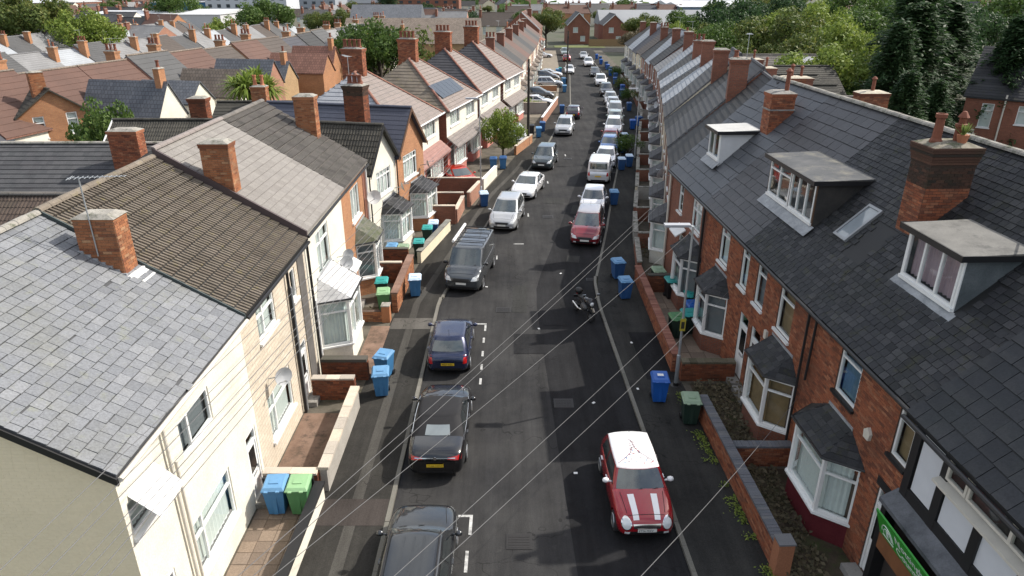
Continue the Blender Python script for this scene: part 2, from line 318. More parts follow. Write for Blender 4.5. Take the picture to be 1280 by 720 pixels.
class House:
    def __init__(s, name, label, cat, P0, P1, z=.1, group=None):
        P0 = Vector((*P0, z)); P1 = Vector((*P1, z)); d = P1-P0; s.W = d.length; s.rz = math.atan2(d.y, d.x)
        s.o = empty(name, P0, s.rz, label, cat, group); s.M = Matrix.Translation(P0) @ Matrix.Rotation(s.rz, 4, 'Z'); s.P = []
        s.bud = {}
    def piece(s, name, parent, M, kind, mat, size): s.P.append((name, parent, M, kind, mat, size))
    def finish(s, plural={}):
        byn = {}
        for p in s.P: byn.setdefault(p[0], []).append(p)
        for name, L in byn.items():
            sc = []
            for p in L:
                c = s.M @ (p[2] @ Vector((.5, .5, .5))); d = c.y*math.cos(PITCH)+(CH-c.z)*math.sin(PITCH)
                vis = False
                if d > 1:
                    x = 640+860*c.x/d; y = 360+860*((CH-c.z)*math.cos(PITCH)-c.y*math.sin(PITCH))/d; vis = -10 < x < 1290 and -10 < y < 730
                px = 860*p[5]/max(d, 1)
                sc.append((d if vis else 1e6+abs(d), px, p))
            sc.sort(key=lambda t: t[0]); n = 0; rest = {}
            for d, px, p in sc:
                if n < 298 and d < 1e5 and px >= 8:
                    o = bpy.data.objects.new(name, unitmesh(p[3], p[4], name)); o.parent = p[1]; o.matrix_basis = p[2]; C.objects.link(o); n += 1
                else: rest.setdefault((p[1].name, p[4].name), []).append(p)
            for k, L2 in rest.items():
                m = MB()
                for p in L2:
                    u = UNIT[p[3]]; b = len(m.v); m.v += [tuple(p[2] @ Vector(v)) for v in u.v]; m.f += [tuple(b+i for i in f) for f in u.f]
                m.m = [0]*len(m.f); m.build(plural.get(name, name+'_courses'), L2[0][4], L2[0][1], uv=False, kind='stuff')
        s.P = []
def frame_m(O, U, V, Nn, sx, sy, sz):
    M = Matrix.Identity(4)
    for i in range(3): M[i][0] = U[i]*sx; M[i][1] = V[i]*sy; M[i][2] = Nn[i]*sz; M[i][3] = O[i]
    return M
def cover(h, part, poly, name, kind, mat, gauge, unit, th, gap=.004, stagger=True, holes=(), jit=.0, lap=.955, wvar=0., lift=.004, strip=False):
    "lay pieces over the polygon poly (first edge = eave or bottom course)"
    p = [Vector(q) for q in poly]; U = (p[1]-p[0]).normalized(); Nn = U.cross(p[-1]-p[0]).normalized(); V = Nn.cross(U); O = p[0]
    q = [((a-O).dot(U), (a-O).dot(V)) for a in p]; vmax = max(b for a, b in q); nrow = max(1, round(vmax/gauge)); g = vmax/nrow; rnd = random.Random(len(h.P)+nrow)
    for r in range(nrow):
        vm = (r+.5)*g; xs = []
        for (x0, y0), (x1, y1) in zip(q, q[1:]+q[:1]):
            if (y0-vm)*(y1-vm) < 0: xs.append(x0+(x1-x0)*(vm-y0)/(y1-y0))
        if len(xs) < 2: continue
        a, b = min(xs), max(xs); v0 = r*g; L = g*(lap if not strip else 1.1) if kind != 'brick' else g-gap
        if kind == 'roman': L = g*.915
        if strip and r == nrow-1: L = g
        if strip:
            h.piece(name, part, frame_m(O+U*a+V*v0+Nn*lift, U, V, Nn, b-a, L, th), kind, mat, g*.9); continue
        x = a-(unit*.5 if (stagger and r % 2) else 0)+ (rnd.uniform(-.3, 0)*unit if wvar else 0)
        while x < b-.02:
            w_ = unit*(1+rnd.uniform(-wvar, wvar)); x0, x1 = max(x, a), min(x+w_, b); x += w_
            if x1-x0 < .03: continue
            cx = (x0+x1)/2; hit = False
            for (h0, h1, g0, g1) in holes:
                if h0 < cx < h1 and g0 < vm < g1: hit = True
            if hit: 
                if kind != 'brick': continue
                # cut bricks back to the opening
                ok = False
                for (h0, h1, g0, g1) in holes:
                    if g0 < vm < g1 and h0 < cx < h1:
                        if x0 < h0-.03: x1 = h0; ok = True
                        elif x1 > h1+.03: x0 = h1; ok = True
                if not ok: continue
            elif kind == 'brick':
                for (h0, h1, g0, g1) in holes:
                    if g0 < vm < g1:
                        if x0 < h0 < x1: x1 = h0
                        elif x0 < h1 < x1: x0 = h1
            Ur, Vr = U, V
            if kind == 'slab' and jit:
                an = rnd.gauss(0, .006)+(rnd.uniform(-.05, .05) if rnd.random() < .012 else 0); Ur = (U+V*an).normalized(); Vr = (V-U*an).normalized()
            t = th*(1+rnd.uniform(-.3, .3)*(1 if jit and kind == 'slab' else .15)); dv = rnd.uniform(-jit, jit)-(rnd.uniform(.02, .07) if jit and kind == 'slab' and rnd.random() < .01 else 0)
            h.piece(name, part, frame_m(O+U*(x0+gap/2)+V*(v0+dv)+Nn*(lift+(.004 if Ur is not U else 0)), Ur, Vr, Nn, x1-x0-gap, L, t), kind, mat, min(max(x1-x0, .01), max(g, unit*.5)) if kind != 'brick' else unit*.85)
def ridge_tiles(h, part, a, b, mat, ln=.45, w_=.26, hh=.11, name='ridge_tile'):
    a = Vector(a); b = Vector(b); U = (b-a).normalized(); S = Z3.cross(U).normalized(); V = U.cross(S); n = max(1, round((b-a).length/ln)); l = (b-a).length/n
    for i in range(n):
        h.piece(name, part, frame_m(a+U*l*i-S*w_/2-V*.02, U, S, V, l-.012, w_, hh*(1+random.uniform(-.06, .06))), 'ridge', mat, ln)
# ------------------------------------------------------------------ building elements (local frame: x along facade, y inward, z up)
XU = Vector((1, 0, 0)); YO = Vector((0, -1, 0))
def wall_with_holes(mb, O, U, Wd, H, holes, depth=.11, z0=0):
    Nn = U.cross(Z3); O = Vector(O)
    us = sorted({0, Wd, *[a for h_ in holes for a in h_[:2]]}); zs = sorted({z0, H, *[a for h_ in holes for a in h_[2:]]})
    for u0, u1 in zip(us, us[1:]):
        for a, b in zip(zs, zs[1:]):
            cu, cz = (u0+u1)/2, (a+b)/2
            if any(h_[0] < cu < h_[1] and h_[2] < cz < h_[3] for h_ in holes): continue
            mb.face([O+U*u0+Z3*a, O+U*u1+Z3*a, O+U*u1+Z3*b, O+U*u0+Z3*b])
    for u0, u1, a, b in holes:
        i = -Nn*depth; A = [O+U*u0+Z3*a, O+U*u1+Z3*a, O+U*u1+Z3*b, O+U*u0+Z3*b]; B = [p+i for p in A]
        for k in range(4): j = (k+1) % 4; mb.face([A[k], A[j], B[j], B[k]])
def window(h, O, U, wd, ht, cols=2, transom=.72, fm=None, cur=None, sill=True, sillm=None, parent=None, opener=True, depth=.1, colw=None, name='window', lod=0, back=.07):
    "frame with a pane per light, sill and curtain; O = lower left corner on the wall face"
    fm = fm or upvc; Nn = U.cross(Z3); O = Vector(O); m = MB(); t = .065; b0, b1 = -depth, -depth+.07
    bx = lambda a0, a1, c0, c1, e=0: m.fbox(O, U, Nn, a0, a1, b0-e, b1+e, c0, c1)
    bx(0, t, 0, ht); bx(wd-t, wd, 0, ht); bx(t, wd-t, 0, t); bx(t, wd-t, ht-t, ht)
    cw = colw or [1/cols]*cols; x = 0; edges = [0]
    for c in cw: x += c; edges.append(x)
    for e in edges[1:-1]: bx(wd*e-.035, wd*e+.035, t, ht-t, .004)
    if transom:
        for i in range(len(cw)): bx(wd*edges[i]+.04, wd*edges[i+1]-.04, ht*transom-.03, ht*transom+.03, .002)
    w_ = m.build(name, fm, parent or h.o)
    if lod < 2:
        for i in range(len(cw)):
            for z0, z1 in ([(t, ht*transom-.03), (ht*transom+.03, ht-t)] if transom else [(t, ht-t)]):
                g = MB(); a0, a1 = wd*edges[i]+(t if i == 0 else .035), wd*edges[i+1]-(t if i == len(cw)-1 else .035)
                q = [O+U*a+Nn*(b0+.03)+Z3*c for a, c in ((a0, z0), (a1, z0), (a1, z1), (a0, z1))]; g.face(q); g.build('pane', glass, w_, uv=False)
    else:
        g = MB(); g.face([O+U*a+Nn*(b0+.03)+Z3*c for a, c in ((t, t), (wd-t, t), (wd-t, ht-t), (t, ht-t))]); g.build('pane', glass, w_, uv=False)
    cm = cur or curtain; g = MB(); n = int(max(4, min(24, wd/.07))) if (lod < 2 and cm not in (blind, room_shade, curtain_tan)) else 1
    for i in range(n):
        a0, a1 = .02+(wd-.04)*i/n, .02+(wd-.04)*(i+1)/n; d0, d1 = (0, .03) if i % 2 else (.03, 0)
        g.face([O+U*a0+Nn*(b0-back-d0)+Z3*.02, O+U*a1+Nn*(b0-back-d1)+Z3*.02, O+U*a1+Nn*(b0-back-d1)+Z3*(ht-.02), O+U*a0+Nn*(b0-back-d0)+Z3*(ht-.02)])
    g.build('curtain' if cm not in (blind, room_shade) else 'blind', cm, w_, uv=False)  # the near-black ones are sheets painting the unlit room, not blinds
    if sill:
        s = MB(); s.fbox(O, U, Nn, -.06, wd+.06, -depth, .09, -.09, -.002); s.build('sill', sillm or fm, w_)
    return w_
def door(h, u0, u1, z0, z1, dm, fm=None, panes=2, y=0, steps=True, lod=0):
    fm = fm or upvc; wd = u1-u0; ht = z1-z0; O = Vector((u0, y, z0)); m = MB()
    for a0, a1, c0, c1 in ((0, .07, 0, ht), (wd-.07, wd, 0, ht), (.07, wd-.07, ht-.07, ht), (.07, wd-.07, ht*.8, ht*.8+.06)): m.fbox(O, XU, YO, a0, a1, -.1, -.02, c0, c1)
    d = m.build('door', fm, h.o)
    l = MB(); l.fbox(O, XU, YO, .07, wd-.07, -.09, -.05, 0, ht*.8); lf = l.build('door_leaf', dm, d)
    g = MB(); g.fbox(O, XU, YO, .07, wd-.07, -.075, -.07, ht*.8+.06, ht-.07); g.build('pane', glass, d)
    b = MB(); b.fbox(O, XU, YO, .05, wd-.05, -.3, -.29, 0, ht); b.build('hall_shade_sheet', room_shade, d)  # near-black sheet added to stand for the unlit hall
    if panes and lod < 2:
        for i in range(panes):
            a0 = .07+(wd-.14)*(i+.16)/panes; a1 = .07+(wd-.14)*(i+.84)/panes
            g = MB(); g.fbox(O, XU, YO, a0, a1, -.05, -.044, ht*.4, ht*.74); g.build('pane', MT.get('painted_room_shade') and plain('black_glass', (.01, .012, .013), .08), d)
    if lod < 2:
        g = MB(); g.fbox(O, XU, YO, wd-.16, wd-.13, -.05, -.01, ht*.36, ht*.42); g.build('handle', galv, d)
        g = MB(); g.fbox(O, XU, YO, wd*.32, wd*.68, -.05, -.036, ht*.33, ht*.36); g.build('letterbox', galv, d)
    if steps: s = MB(); s.fbox(O, XU, YO, -.12, wd+.12, -.05, .4, -z0, -.01); s.build('doorstep', conc, h.o)
    return d
def bay(h, u0, u1, proj, cant, zs=.95, zt=2.65, zr=3.35, wallm=None, fm=None, roofm=None, cur=None, transom=.74, front_cols=1, roofkind='slab', lod=0, wall_name='bay_wall', hip=.3, roofname='slate'):
    fm = fm or upvc; pts = [Vector((u0, 0, 0)), Vector((u0+cant, -proj, 0)), Vector((u1-cant, -proj, 0)), Vector((u1, 0, 0))]
    m = MB(); n = 4
    m.prism([p for p in pts], (0, 0, zs-.06)); b = m.build(wall_name, wallm, h.o)
    def outset(e): return [pts[0]+Vector((-e, 0, 0)), pts[1]+Vector((-e*.6, -e, 0)), pts[2]+Vector((e*.6, -e, 0)), pts[3]+Vector((e, 0, 0))]
    s = MB(); s.prism([p+Z3*(zs-.058) for p in outset(.1)], (0, 0, .07)); s.build('bay_sill', fm, h.o)
    hd = MB(); hd.prism([p+Z3*zt for p in outset(.05)], (0, 0, .12)); hd.build('bay_fascia', fm, h.o)
    fl = MB(); fl.prism([p+Z3*(zt-.05) for p in outset(-.06)], (0, 0, .04)); fl.build('bay_ceiling', white, h.o)
    for i, cols in ((0, 1), (1, front_cols), (2, 1)):
        A, B = pts[i], pts[i+1]; U = (B-A).normalized(); L = (B-A).length
        window(h, A+Z3*(zs+.02), U, L, zt-zs-.02, cols, transom, fm, cur, sill=False, depth=.08, lod=lod, name='bay_window', back=.09)
    for p in pts[1:3]:
        q = MB(); q.fbox(p, XU, YO, -.05, .05, -.05, .045, zs+.01, zt); q.build('bay_post', fm, h.o)
    o = outset(.14); zt2 = zt+.122; e = [p+Z3*zt2 for p in o]; hp = hip*(u1-u0)
    T0 = Vector((u0+hp, 0, zr)); T1 = Vector((u1-hp, 0, zr)); e0 = Vector((e[0].x, 0, zt2)); e3 = Vector((e[3].x, 0, zt2))
    polys = [[e[1], e[2], T1, T0], [e0, e[1], T0], [e[2], e3, T1]]
    r = MB()
    for pl in polys: r.face(pl)
    r.face([e0, T0, T1, e3]); r.face([e3, e[2], e[1], e0])
    rf = r.build('bay_roof', roofm, h.o)
    if lod < 2 and roofkind:
        for pl in polys: cover(h, rf, pl, roofname, 'slab', roofm, .2, .26, .012, jit=.004, lift=.003)
    g = MB(); g.fbox((0, 0, zr-.02), XU, YO, u0+hp-.05, u1-hp+.05, -.005, .03, 0, .1); g.build('flashing', lead, h.o)
    gt = MB(); gt.tube([e0+Vector((0, 0, -.02)), e[1]+Vector((-.02, -.03, -.02)), e[2]+Vector((.02, -.03, -.02)), e3+Vector((0, 0, -.02))], .04, 6); gt.build('gutter', black, h.o)
def pot(h, par, c, ht=.6, r=.13, mat=None, style=0):
    m = MB()
    prof = {0: [(r*1.25, 0), (r*1.25, .06), (r*.95, .12), (r*.82, ht*.85), (r*1.1, ht*.87), (r*1.12, ht), (r*.8, ht), (r*.78, ht*.8)],
            1: [(r*.7, 0), (r*.7, ht), (r*1.1, ht+.02), (r*1.1, ht+.05), (r*.5, ht+.14), (.01, ht+.16)],
            2: [(r, 0), (r, ht*.5), (r*1.2, ht*.52), (r*1.2, ht*.6), (r*.7, ht*.62), (r*.7, ht*.8), (r*1.1, ht*.82), (r*.4, ht), (.01, ht+.02)]}[style]
    m.lathe(prof, c, 10); return m.build('chimney_pot', mat or terracotta, par, smooth=False)
def chimney(h, cx, cy, wx, wy, z0, z1, mat=None, mm=None, pots=(), real=True, corbel=3, band=True, cap=None, flash=whitelead, top=True, soot=0):
    "stack on local centre cx,cy; brick pieces proud of a mortar core"
    mat = mat or brick_or; x0, x1, y0, y1 = cx-wx/2, cx+wx/2, cy-wy/2, cy+wy/2
    hz = z1-.075*corbel; m = MB(); m.box(x0, y0, z0, x1, y1, hz)
    if not real: ch = m.build('chimney', mat, h.o)
    else:
        ch = m.build('chimney', mm or mortar_d, h.o)
        for O, U, L in (((x0, y0, z0), XU, wx), ((x1, y0, z0), -YO, wy), ((x1, y1, z0), -XU, wx), ((x0, y1, z0), YO, wy)):
            O = Vector(O); cover(h, ch, [O, O+U*L, O+U*L+Z3*(hz-z0-soot), O+Z3*(hz-z0-soot)], 'brick', 'brick', mat, .075, .225, .012, gap=.012, lift=0, jit=0)
            if soot: O = O+Z3*(hz-z0-soot); cover(h, ch, [O, O+U*L, O+U*L+Z3*soot, O+Z3*soot], 'brick', 'brick', soot_brick, .075, .225, .014, gap=.012, lift=0, jit=0)
    c = MB()
    for i in range(corbel):
        e = min(.035, .1/corbel)*(i+1) if i < corbel-1 else min(.035, .1/corbel)*(i+.3); c.box(x0-e, y0-e, hz+.075*i+.003, x1+e, y1+e, hz+.075*(i+1)-.006)
    if corbel: c.build('corbel', soot_brick if real and soot else mat, ch)
    if top:
        e = .05; f = MB(); n = 5; P = [(x0-e, y0-e), (x1+e, y0-e), (x1+e, y1+e), (x0-e, y1+e)]
        k = [Vector((*p, z1)) for p in P]; i_ = [Vector((cx+(p[0]-cx)*.6, cy+(p[1]-cy)*.6, z1+.1)) for p in P]
        for a in range(4): b = (a+1) % 4; f.face([k[a], k[b], i_[b], i_[a]])
        f.face(i_); f.face(k[::-1]); f.build('flaunching', cap or cement, ch)
    for p in pots: pot(h, ch, (cx+p[0], cy+p[1], z1+.05), p[2] if len(p) > 2 else .55, .13, p[3] if len(p) > 3 else None, p[4] if len(p) > 4 else 0)
    return ch
def roof_pitched(h, u0, u1, D, eave, ridge, mat, name='slate', kind='slab', gauge=.26, unit=.3, th=.012, jit=.004, wvar=.2, oh=.18, holes=(), strip=False, rear=True, ridgem=None, verge=None, gap=.006, stagger=True, ls=0.0, base=None, backstrip=True):
    "roof along x from u0 to u1; returns part. front eave overhangs by oh"
    k = (ridge-eave)/(D/2); ye = -oh; ze = eave-oh*k+ls; zr = ridge+ls; m = MB(); t = .1
    A, B, Cc, Dd = Vector((u0, ye, ze)), Vector((u1, ye, ze)), Vector((u1, D/2, zr)), Vector((u0, D/2, zr)); E, F_ = Vector((u1, D+oh, ze)), Vector((u0, D+oh, ze))
    dn = Vector((0, 0, -t)); top = [A, B, Cc, E, F_, Dd]
    m.face([A, B, Cc, Dd]); m.face([Dd, Cc, E, F_]); m.face([Dd+dn, Cc+dn, B+dn, A+dn]); m.face([F_+dn, E+dn, Cc+dn, Dd+dn])
    m.face([A+dn, B+dn, B, A]); m.face([E+dn, F_+dn, F_, E]); m.face([A, Dd, Dd+dn, A+dn]); m.face([Dd, F_, F_+dn, Dd+dn]); m.face([Cc, B, B+dn, Cc+dn]); m.face([E, Cc, Cc+dn, E+dn])
    rf = m.build('roof', base or mat, h.o)
    cover(h, rf, [A, B, Cc, Dd], name, kind, mat, gauge, unit, th, jit=jit, wvar=wvar, holes=holes, strip=strip, gap=gap, stagger=stagger)
    if rear: cover(h, rf, [E, F_, Dd, Cc], name, 'slab', mat, gauge*1.5, unit, th, strip=True)
    if ridgem: ridge_tiles(h, rf, Dd+Vector((0, 0, .03)), Cc+Vector((0, 0, .03)), ridgem)
    return rf
def shell(h, W, D, eave, ridge, fm, gm=None, rm=None, holes=(), u0=0.004, front=True, gable=(True, True)):
    if front:
        m = MB(); wall_with_holes(m, (u0, 0, 0), XU, W-2*u0, eave, [(a-u0, b-u0, c, d) for a, b, c, d in holes]); f = m.build('front_wall', fm, h.o)
    else: f = None
    gm = gm or fm; rd = ridge-.12; ev = eave-.05
    for i, x in enumerate((u0, W-u0)):
        if not gable[i]: continue
        m = MB(); pl = [Vector((x, 0, 0)), Vector((x, D, 0)), Vector((x, D, ev)), Vector((x, D/2, rd)), Vector((x, 0, ev))]; 
        m.face(pl[::-1] if i == 0 else pl); m.build('gable_wall', gm, h.o)
    m = MB(); m.face([Vector((W-u0, D, 0)), Vector((u0, D, 0)), Vector((u0, D, ev)), Vector((W-u0, D, ev))]); m.build('rear_wall', rm or gm, h.o)
    return f
def gutter(h, u0, u1, y, z, mat=None, r=.055):
    m = MB(); m.tube([(u0, y, z), (u1, y, z)], r, 8); m.build('gutter', mat or black, h.o)
def pipe(h, pts, mat=None, r=.04): m = MB(); m.tube(pts, r, 8); return m.build('downpipe', mat or black, h.o)
def dish(h, u, z, y=0, d=Vector((.5, -1, .3)), mat=None, r=.33):
    d = Vector(d).normalized(); c = Vector((u, y-.45, z)); a = d.orthogonal().normalized(); b = d.cross(a); m = MB(); n = 16
    for rr, dd in ((0, 0), (r*.55, .03), (r, .09)):
        for j in range(n): t = 2*math.pi*j/n; m.v.append(tuple(c+(a*math.cos(t)*rr+b*math.sin(t)*rr*1.1)+d*dd))
    for i in range(2):
        for j in range(n): q = (j+1) % n; m.f.append((i*n+j, i*n+q, (i+1)*n+q, (i+1)*n+j)); m.m.append(0)
    k = len(m.v); m.v += [tuple(Vector(v)-d*.012) for v in m.v]; m.f += [tuple(k+i for i in reversed(f)) for f in m.f]; m.m = [0]*len(m.f)
    o = m.build('satellite_dish', mat or plain('dish_grey', (.4, .41, .42), .5), h.o, smooth=True)
    m = MB(); m.tube([c-d*.01, (u, y, z-.1)], .02, 6); m.tube([c-b*r*.9, c+d*.42-b*.1], .012, 6); m.tube([c+d*.36-b*.1, c+d*.46-b*.1], .03, 8); m.build('dish_arm', galv, o)
def aerial(h, base, ht, yaw=0, par=None, n=9, ln=1.3, tilt=0):
    b = Vector(base); t = b+Vector((0, 0, ht)); m = MB(); m.tube([b, t], .018, 6); d = Vector((math.cos(yaw), math.sin(yaw), tilt)); s = Vector((-math.sin(yaw), math.cos(yaw), 0))
    m.tube([t-d*.25, t+d*(ln-.25)], .011, 5)
    for i in range(n): c = t+d*(ln*i/n-.15); q = .17-.008*i; m.tube([c-s*q, c+s*q], .006, 4)
    c = t-d*.2; m.tube([c-s*.2, c+s*.2], .008, 4); o = m.build('aerial', galv, par or h.o); return o
def flash_step(h, pts, mat=None, w_=.03):
    m = MB()
    for a, b in zip(pts, pts[1:]): m.tube([a, b], w_, 4)
    m.build('flashing', mat or lead, h.o)
# ================================================================== THE LEFT TERRACE
LX = -7.45; LE, LRG, LD = 5.9, 8.72, 9.3
def win_list(h, L, lod=0):
    for (u0, u1, z0, z1, k) in L: window(h, (u0, 0, z0), XU, u1-u0, z1-z0, lod=lod, **k)
# --- white rendered end house, pale slates
h = House('terraced_house', 'white rendered end house with painted brick gable and pale slate roof, nearest on the left', 'house', (LX, 10.35), (LX, 16.82), 0)
hl = [(2.45, 4.1, 4.15, 5.1), (.15, 1.12, 4.05, 4.85), (2.1, 4.35, 1.0, 2.48), (5.55, 6.3, .25, 2.45), (.5, 1.1, .25, 2.3)]
shell(h, h.W, LD, LE, LRG, w_white, w_cream, holes=hl)
win_list(h, [(2.45, 4.1, 4.15, 5.1, dict(cols=2, transom=None, cur=blind, colw=[.3, .7], sill=False)), (.15, 1.12, 4.05, 4.85, dict(cols=1, transom=.6)), (2.1, 4.35, 1.0, 2.48, dict(cols=2, transom=.68, colw=[.24, .76]))])
door(h, 5.55, 6.3, .25, 2.45, upvc, panes=1); door(h, .5, 1.1, .25, 2.3, upvc_old)
O = Vector((.0, 0, 0)); gp = [Vector((0.0, LD, 0)), Vector((0.0, 0, 0)), Vector((0.0, 0, LE-.08)), Vector((0.0, LD/2, LRG-.14)), Vector((0.0, LD, LE-.08))]
gw = MB(); gw.face(gp); gwo = gw.build('gable_brickwork', w_cream, h.o)
cream_brick = pieces('cream_painted_brick', [(.8, .69, .48), (.82, .71, .5), (.81, .7, .49)], .75, (.6, .53, .38), .3, .06, .8, .3, fs=.1)
cover(h, gwo, gp, 'brick', 'brick', cream_brick, .078, .235, .003, gap=.004, lift=0)
roof_pitched(h, -.16, h.W, LD, LE, LRG, slate_light, 'slate', gauge=.262, unit=.3, th=.02, jit=.008, wvar=.17, gap=.012, ridgem=cement, base=plain('pale_felt', (.05, .052, .055)))
v = MB(); k = (LRG-LE)/(LD/2)
v.prism([Vector((-.2, -.2, LE-.2*k-.04)), Vector((-.2, LD/2, LRG-.04)), Vector((-.2, LD/2, LRG-.22)), Vector((-.2, -.2, LE-.2*k-.2))], (.06, 0, 0)); v.build('bargeboard', black, h.o)
gutter(h, -.15, h.W, -.24, LE-.2, upvc_old);  pipe(h, [(1.75, -.08, LE-.25), (1.75, -.08, .1)], upvc_old); pipe(h, [(1.95, -.08, 4.5), (1.95, -.08, .1)], upvc_old)
ch = chimney(h, 6.1, 2.85, .62, 1.0, 6.9, 8.8, brick_or, mortar_l, corbel=1, flash=whitelead); aerial(h, (5.75, 2.9, 7.85), 2.0, R(-80), n=12, ln=1.3)
f = MB()
for i in range(7): f.box(5.74, 2.3+i*.16, 7.2+i*.1, 5.785, 2.49+i*.16, 7.38+i*.1)
f.build('stepped_flashing', lead, h.o); f = MB(); f.fbox((5.72, 2.2, 7.18), XU, Vector((0, 1, 0)), 0, .78, 0, .12, 0, .13); f.fbox((5.75, 1.95, 7.08), XU, Vector((0, 1, k)).normalized(), .1, .9, 0, .3, 0, .03); f.build('flashing', whitelead, h.o)
s = MB(); s.prism([Vector((.25, -.55, 4.45)), Vector((1.3, -.55, 4.45)), Vector((1.3, -.02, 4.95)), Vector((.25, -.02, 4.95))], (0, .01, .035)); s.build('awning', upvc, h.o)
h.finish({'slate': 'slates', 'brick': 'brickwork'})
# --- cream stone-clad house, brown roman tiles
h = House('terraced_house', 'cream stone clad house with brown ribbed tile roof beside the white end house', 'house', (LX, 16.82), (LX, 23.05), 0)
hl = [(1.2, 2.75, 4.35, 5.45), (1.0, 3.2, .97, 2.5), (4.45, 4.98, 4.2, 5.3), (4.4, 5.15, .3, 2.5)]
shell(h, h.W, LD, LE, LRG, w_stone, w_grey, holes=hl)
win_list(h, [(1.2, 2.75, 4.35, 5.45, dict(cols=2, transom=.68, colw=[.36, .64])), (1.0, 3.2, .97, 2.5, dict(cols=2, transom=.66, colw=[.27, .73])), (4.45, 4.98, 4.2, 5.3, dict(cols=1, transom=None, cur=blind))])
door(h, 4.4, 5.15, .3, 2.5, upvc, panes=1)
roof_pitched(h, .02, h.W, LD, LE, LRG, tile_brown, 'roof_tile', 'roman', gauge=.345, unit=.3, th=.085, gap=.02, stagger=False, wvar=0, ridgem=tile_brown, ls=.05, base=plain('roofing_felt', (.014, .014, .014)))
v = MB(); v.prism([Vector((.0, -.2, LE-.02)), Vector((.0, LD/2, LRG+.14)), Vector((.0, LD/2, LRG-.1)), Vector((.0, -.2, LE-.2))], (.045, 0, 0)); v.build('verge_strip', plain('verge_slate_green', (.04, .055, .055)), h.o)
m = MB(); m.box(5.3, -.03, .1, 6.0, .02, LE-.1); m.build('dark_stone_pilaster', w_dark, h.o)
gutter(h, .05, h.W, -.24, LE-.17); pipe(h, [(3.95, -.1, LE-.2), (3.95, -.1, .1)], black, .05); pipe(h, [(4.12, -.09, 4.9), (4.12, -.09, .1)], galv, .06)
dish(h, 1.35, 3.15, r=.26, d=(-.75, -.65, .25), mat=plain('dish_grey', (.4, .41, .42), .5)); h.finish({'roof_tile': 'roof_tiles'})
# --- white rendered with smooth pale tiles
h = House('terraced_house', 'white rendered house with smooth pale grey tiles and a canted bay', 'house', (LX, 23.05), (LX, 29.0), 0)
hl = [(1.6, 3.4, 3.7, 5.45), (4.6, 5.4, .3, 2.5)]
shell(h, h.W, LD, LE, LRG, w_white, w_grey, holes=hl); win_list(h, [(1.6, 3.4, 3.7, 5.45, dict(cols=2, transom=.7, colw=[.35, .65]))]); door(h, 4.6, 5.4, .3, 2.5, upvc)
roof_pitched(h, 0, h.W, LD, LE, LRG, pieces('smooth_fawn_tile', [(.2, .185, .17), (.245, .23, .21), (.22, .205, .19)], .8, (.13, .12, .11), .35, .3, 2), 'roof_tile', gauge=.3, unit=.32, th=.02, wvar=.06, ls=.28, ridgem=tile_pale, jit=0)
v = MB(); v.prism([Vector((-.02, -.2, LE+.24)), Vector((-.02, LD/2, LRG+.36)), Vector((-.02, LD/2, LRG+.0)), Vector((-.02, -.2, LE-.12))], (.1, 0, 0)); v.build('verge_board', plain('dark_verge', (.07, .05, .05)), h.o)
bay(h, .9, 3.7, 1.05, .45, .98, 2.85, 3.75, w_white, roofm=pieces('white_painted_slate', [(.5, .5, .5), (.6, .6, .6)], .7, (.4, .4, .4), .3, .2), transom=.76, front_cols=2, hip=.12)
gutter(h, 0, h.W, -.24, LE+.02); pipe(h, [(.15, -.1, LE), (.15, -.1, .1)], black, .05); pipe(h, [(.35, -.1, 3.3), (.35, -.1, .1)], upvc, .05)
chimney(h, .35, 2.6, .6, .95, 6.9, 9.2, brick_or, mortar_l, corbel=2, band=True); dish(h, 3.9, 3.4, r=.3, d=(-.7, -.6, .2)); dish(h, 4.3, 3.6, r=.25, d=(-.7, -.6, .2))
f = MB(); f.fbox((.0, 1.85, 7.15), XU, Vector((0, 1, 0)), 0, .75, 0, .25, 0, .1); f.build('flashing', whitelead, h.o)
wd_ = MB(); wd_.prism([Vector((4.3, -.75, 2.75)), Vector((5.6, -.75, 2.75)), Vector((5.6, -.02, 3.2)), Vector((4.3, -.02, 3.2))], (0, 0, .05)); wd_.build('door_canopy', upvc, h.o)
h.finish({'roof_tile': 'roof_tiles', 'brick': 'brickwork', 'slate': 'slates'})
# --- orange brick with brown tiles
h = House('terraced_house', 'orange brick house with mottled brown tiles and mossy bay roof', 'house', (LX, 29.0), (LX, 34.1), 0)
hl = [(1.7, 3.5, 3.9, 5.45), (.25, 1.0, .3, 2.5)]
shell(h, h.W, LD, LE, LRG, w_brick_or, w_grey, holes=hl); win_list(h, [(1.7, 3.5, 3.9, 5.45, dict(cols=3, transom=None))]); door(h, .25, 1.0, .3, 2.5, upvc)
rb = roof_pitched(h, 0, h.W+.05, LD, LE, LRG, tile_grey, 'roof_tile', 'roman', gauge=.345, unit=.33, th=.08, gap=.002, stagger=False, wvar=0, ls=.26, ridgem=tile_grey)
bay(h, 1.9, 4.4, .8, .5, .98, 2.7, 3.5, w_brick_or, roofm=pieces('mossy_slate', [(.09, .1, .07), (.14, .14, .11)], .85, (.08, .1, .03), .6, .4), transom=.76, front_cols=2, hip=.12, cur=blind)
gutter(h, 0, h.W, -.24, LE); pipe(h, [(4.95, -.1, LE), (4.95, -.1, .1)], upvc, .05); dish(h, 4.75, 4.3, r=.34, d=(-.85, -.4, .2), mat=plain('dish_white', (.7, .7, .68), .4))
chimney(h, 4.6, 2.4, .65, .95, 6.9, 9.3, brick_or, mortar_l, corbel=2)
m = MB(); m.box(4.45, -.02, .1, 5.08, .03, LE-.1); m.build('brick_pier', w_brick_rd, h.o)
h.finish({'roof_tile': 'roof_tiles', 'brick': 'brickwork', 'slate': 'slates'})
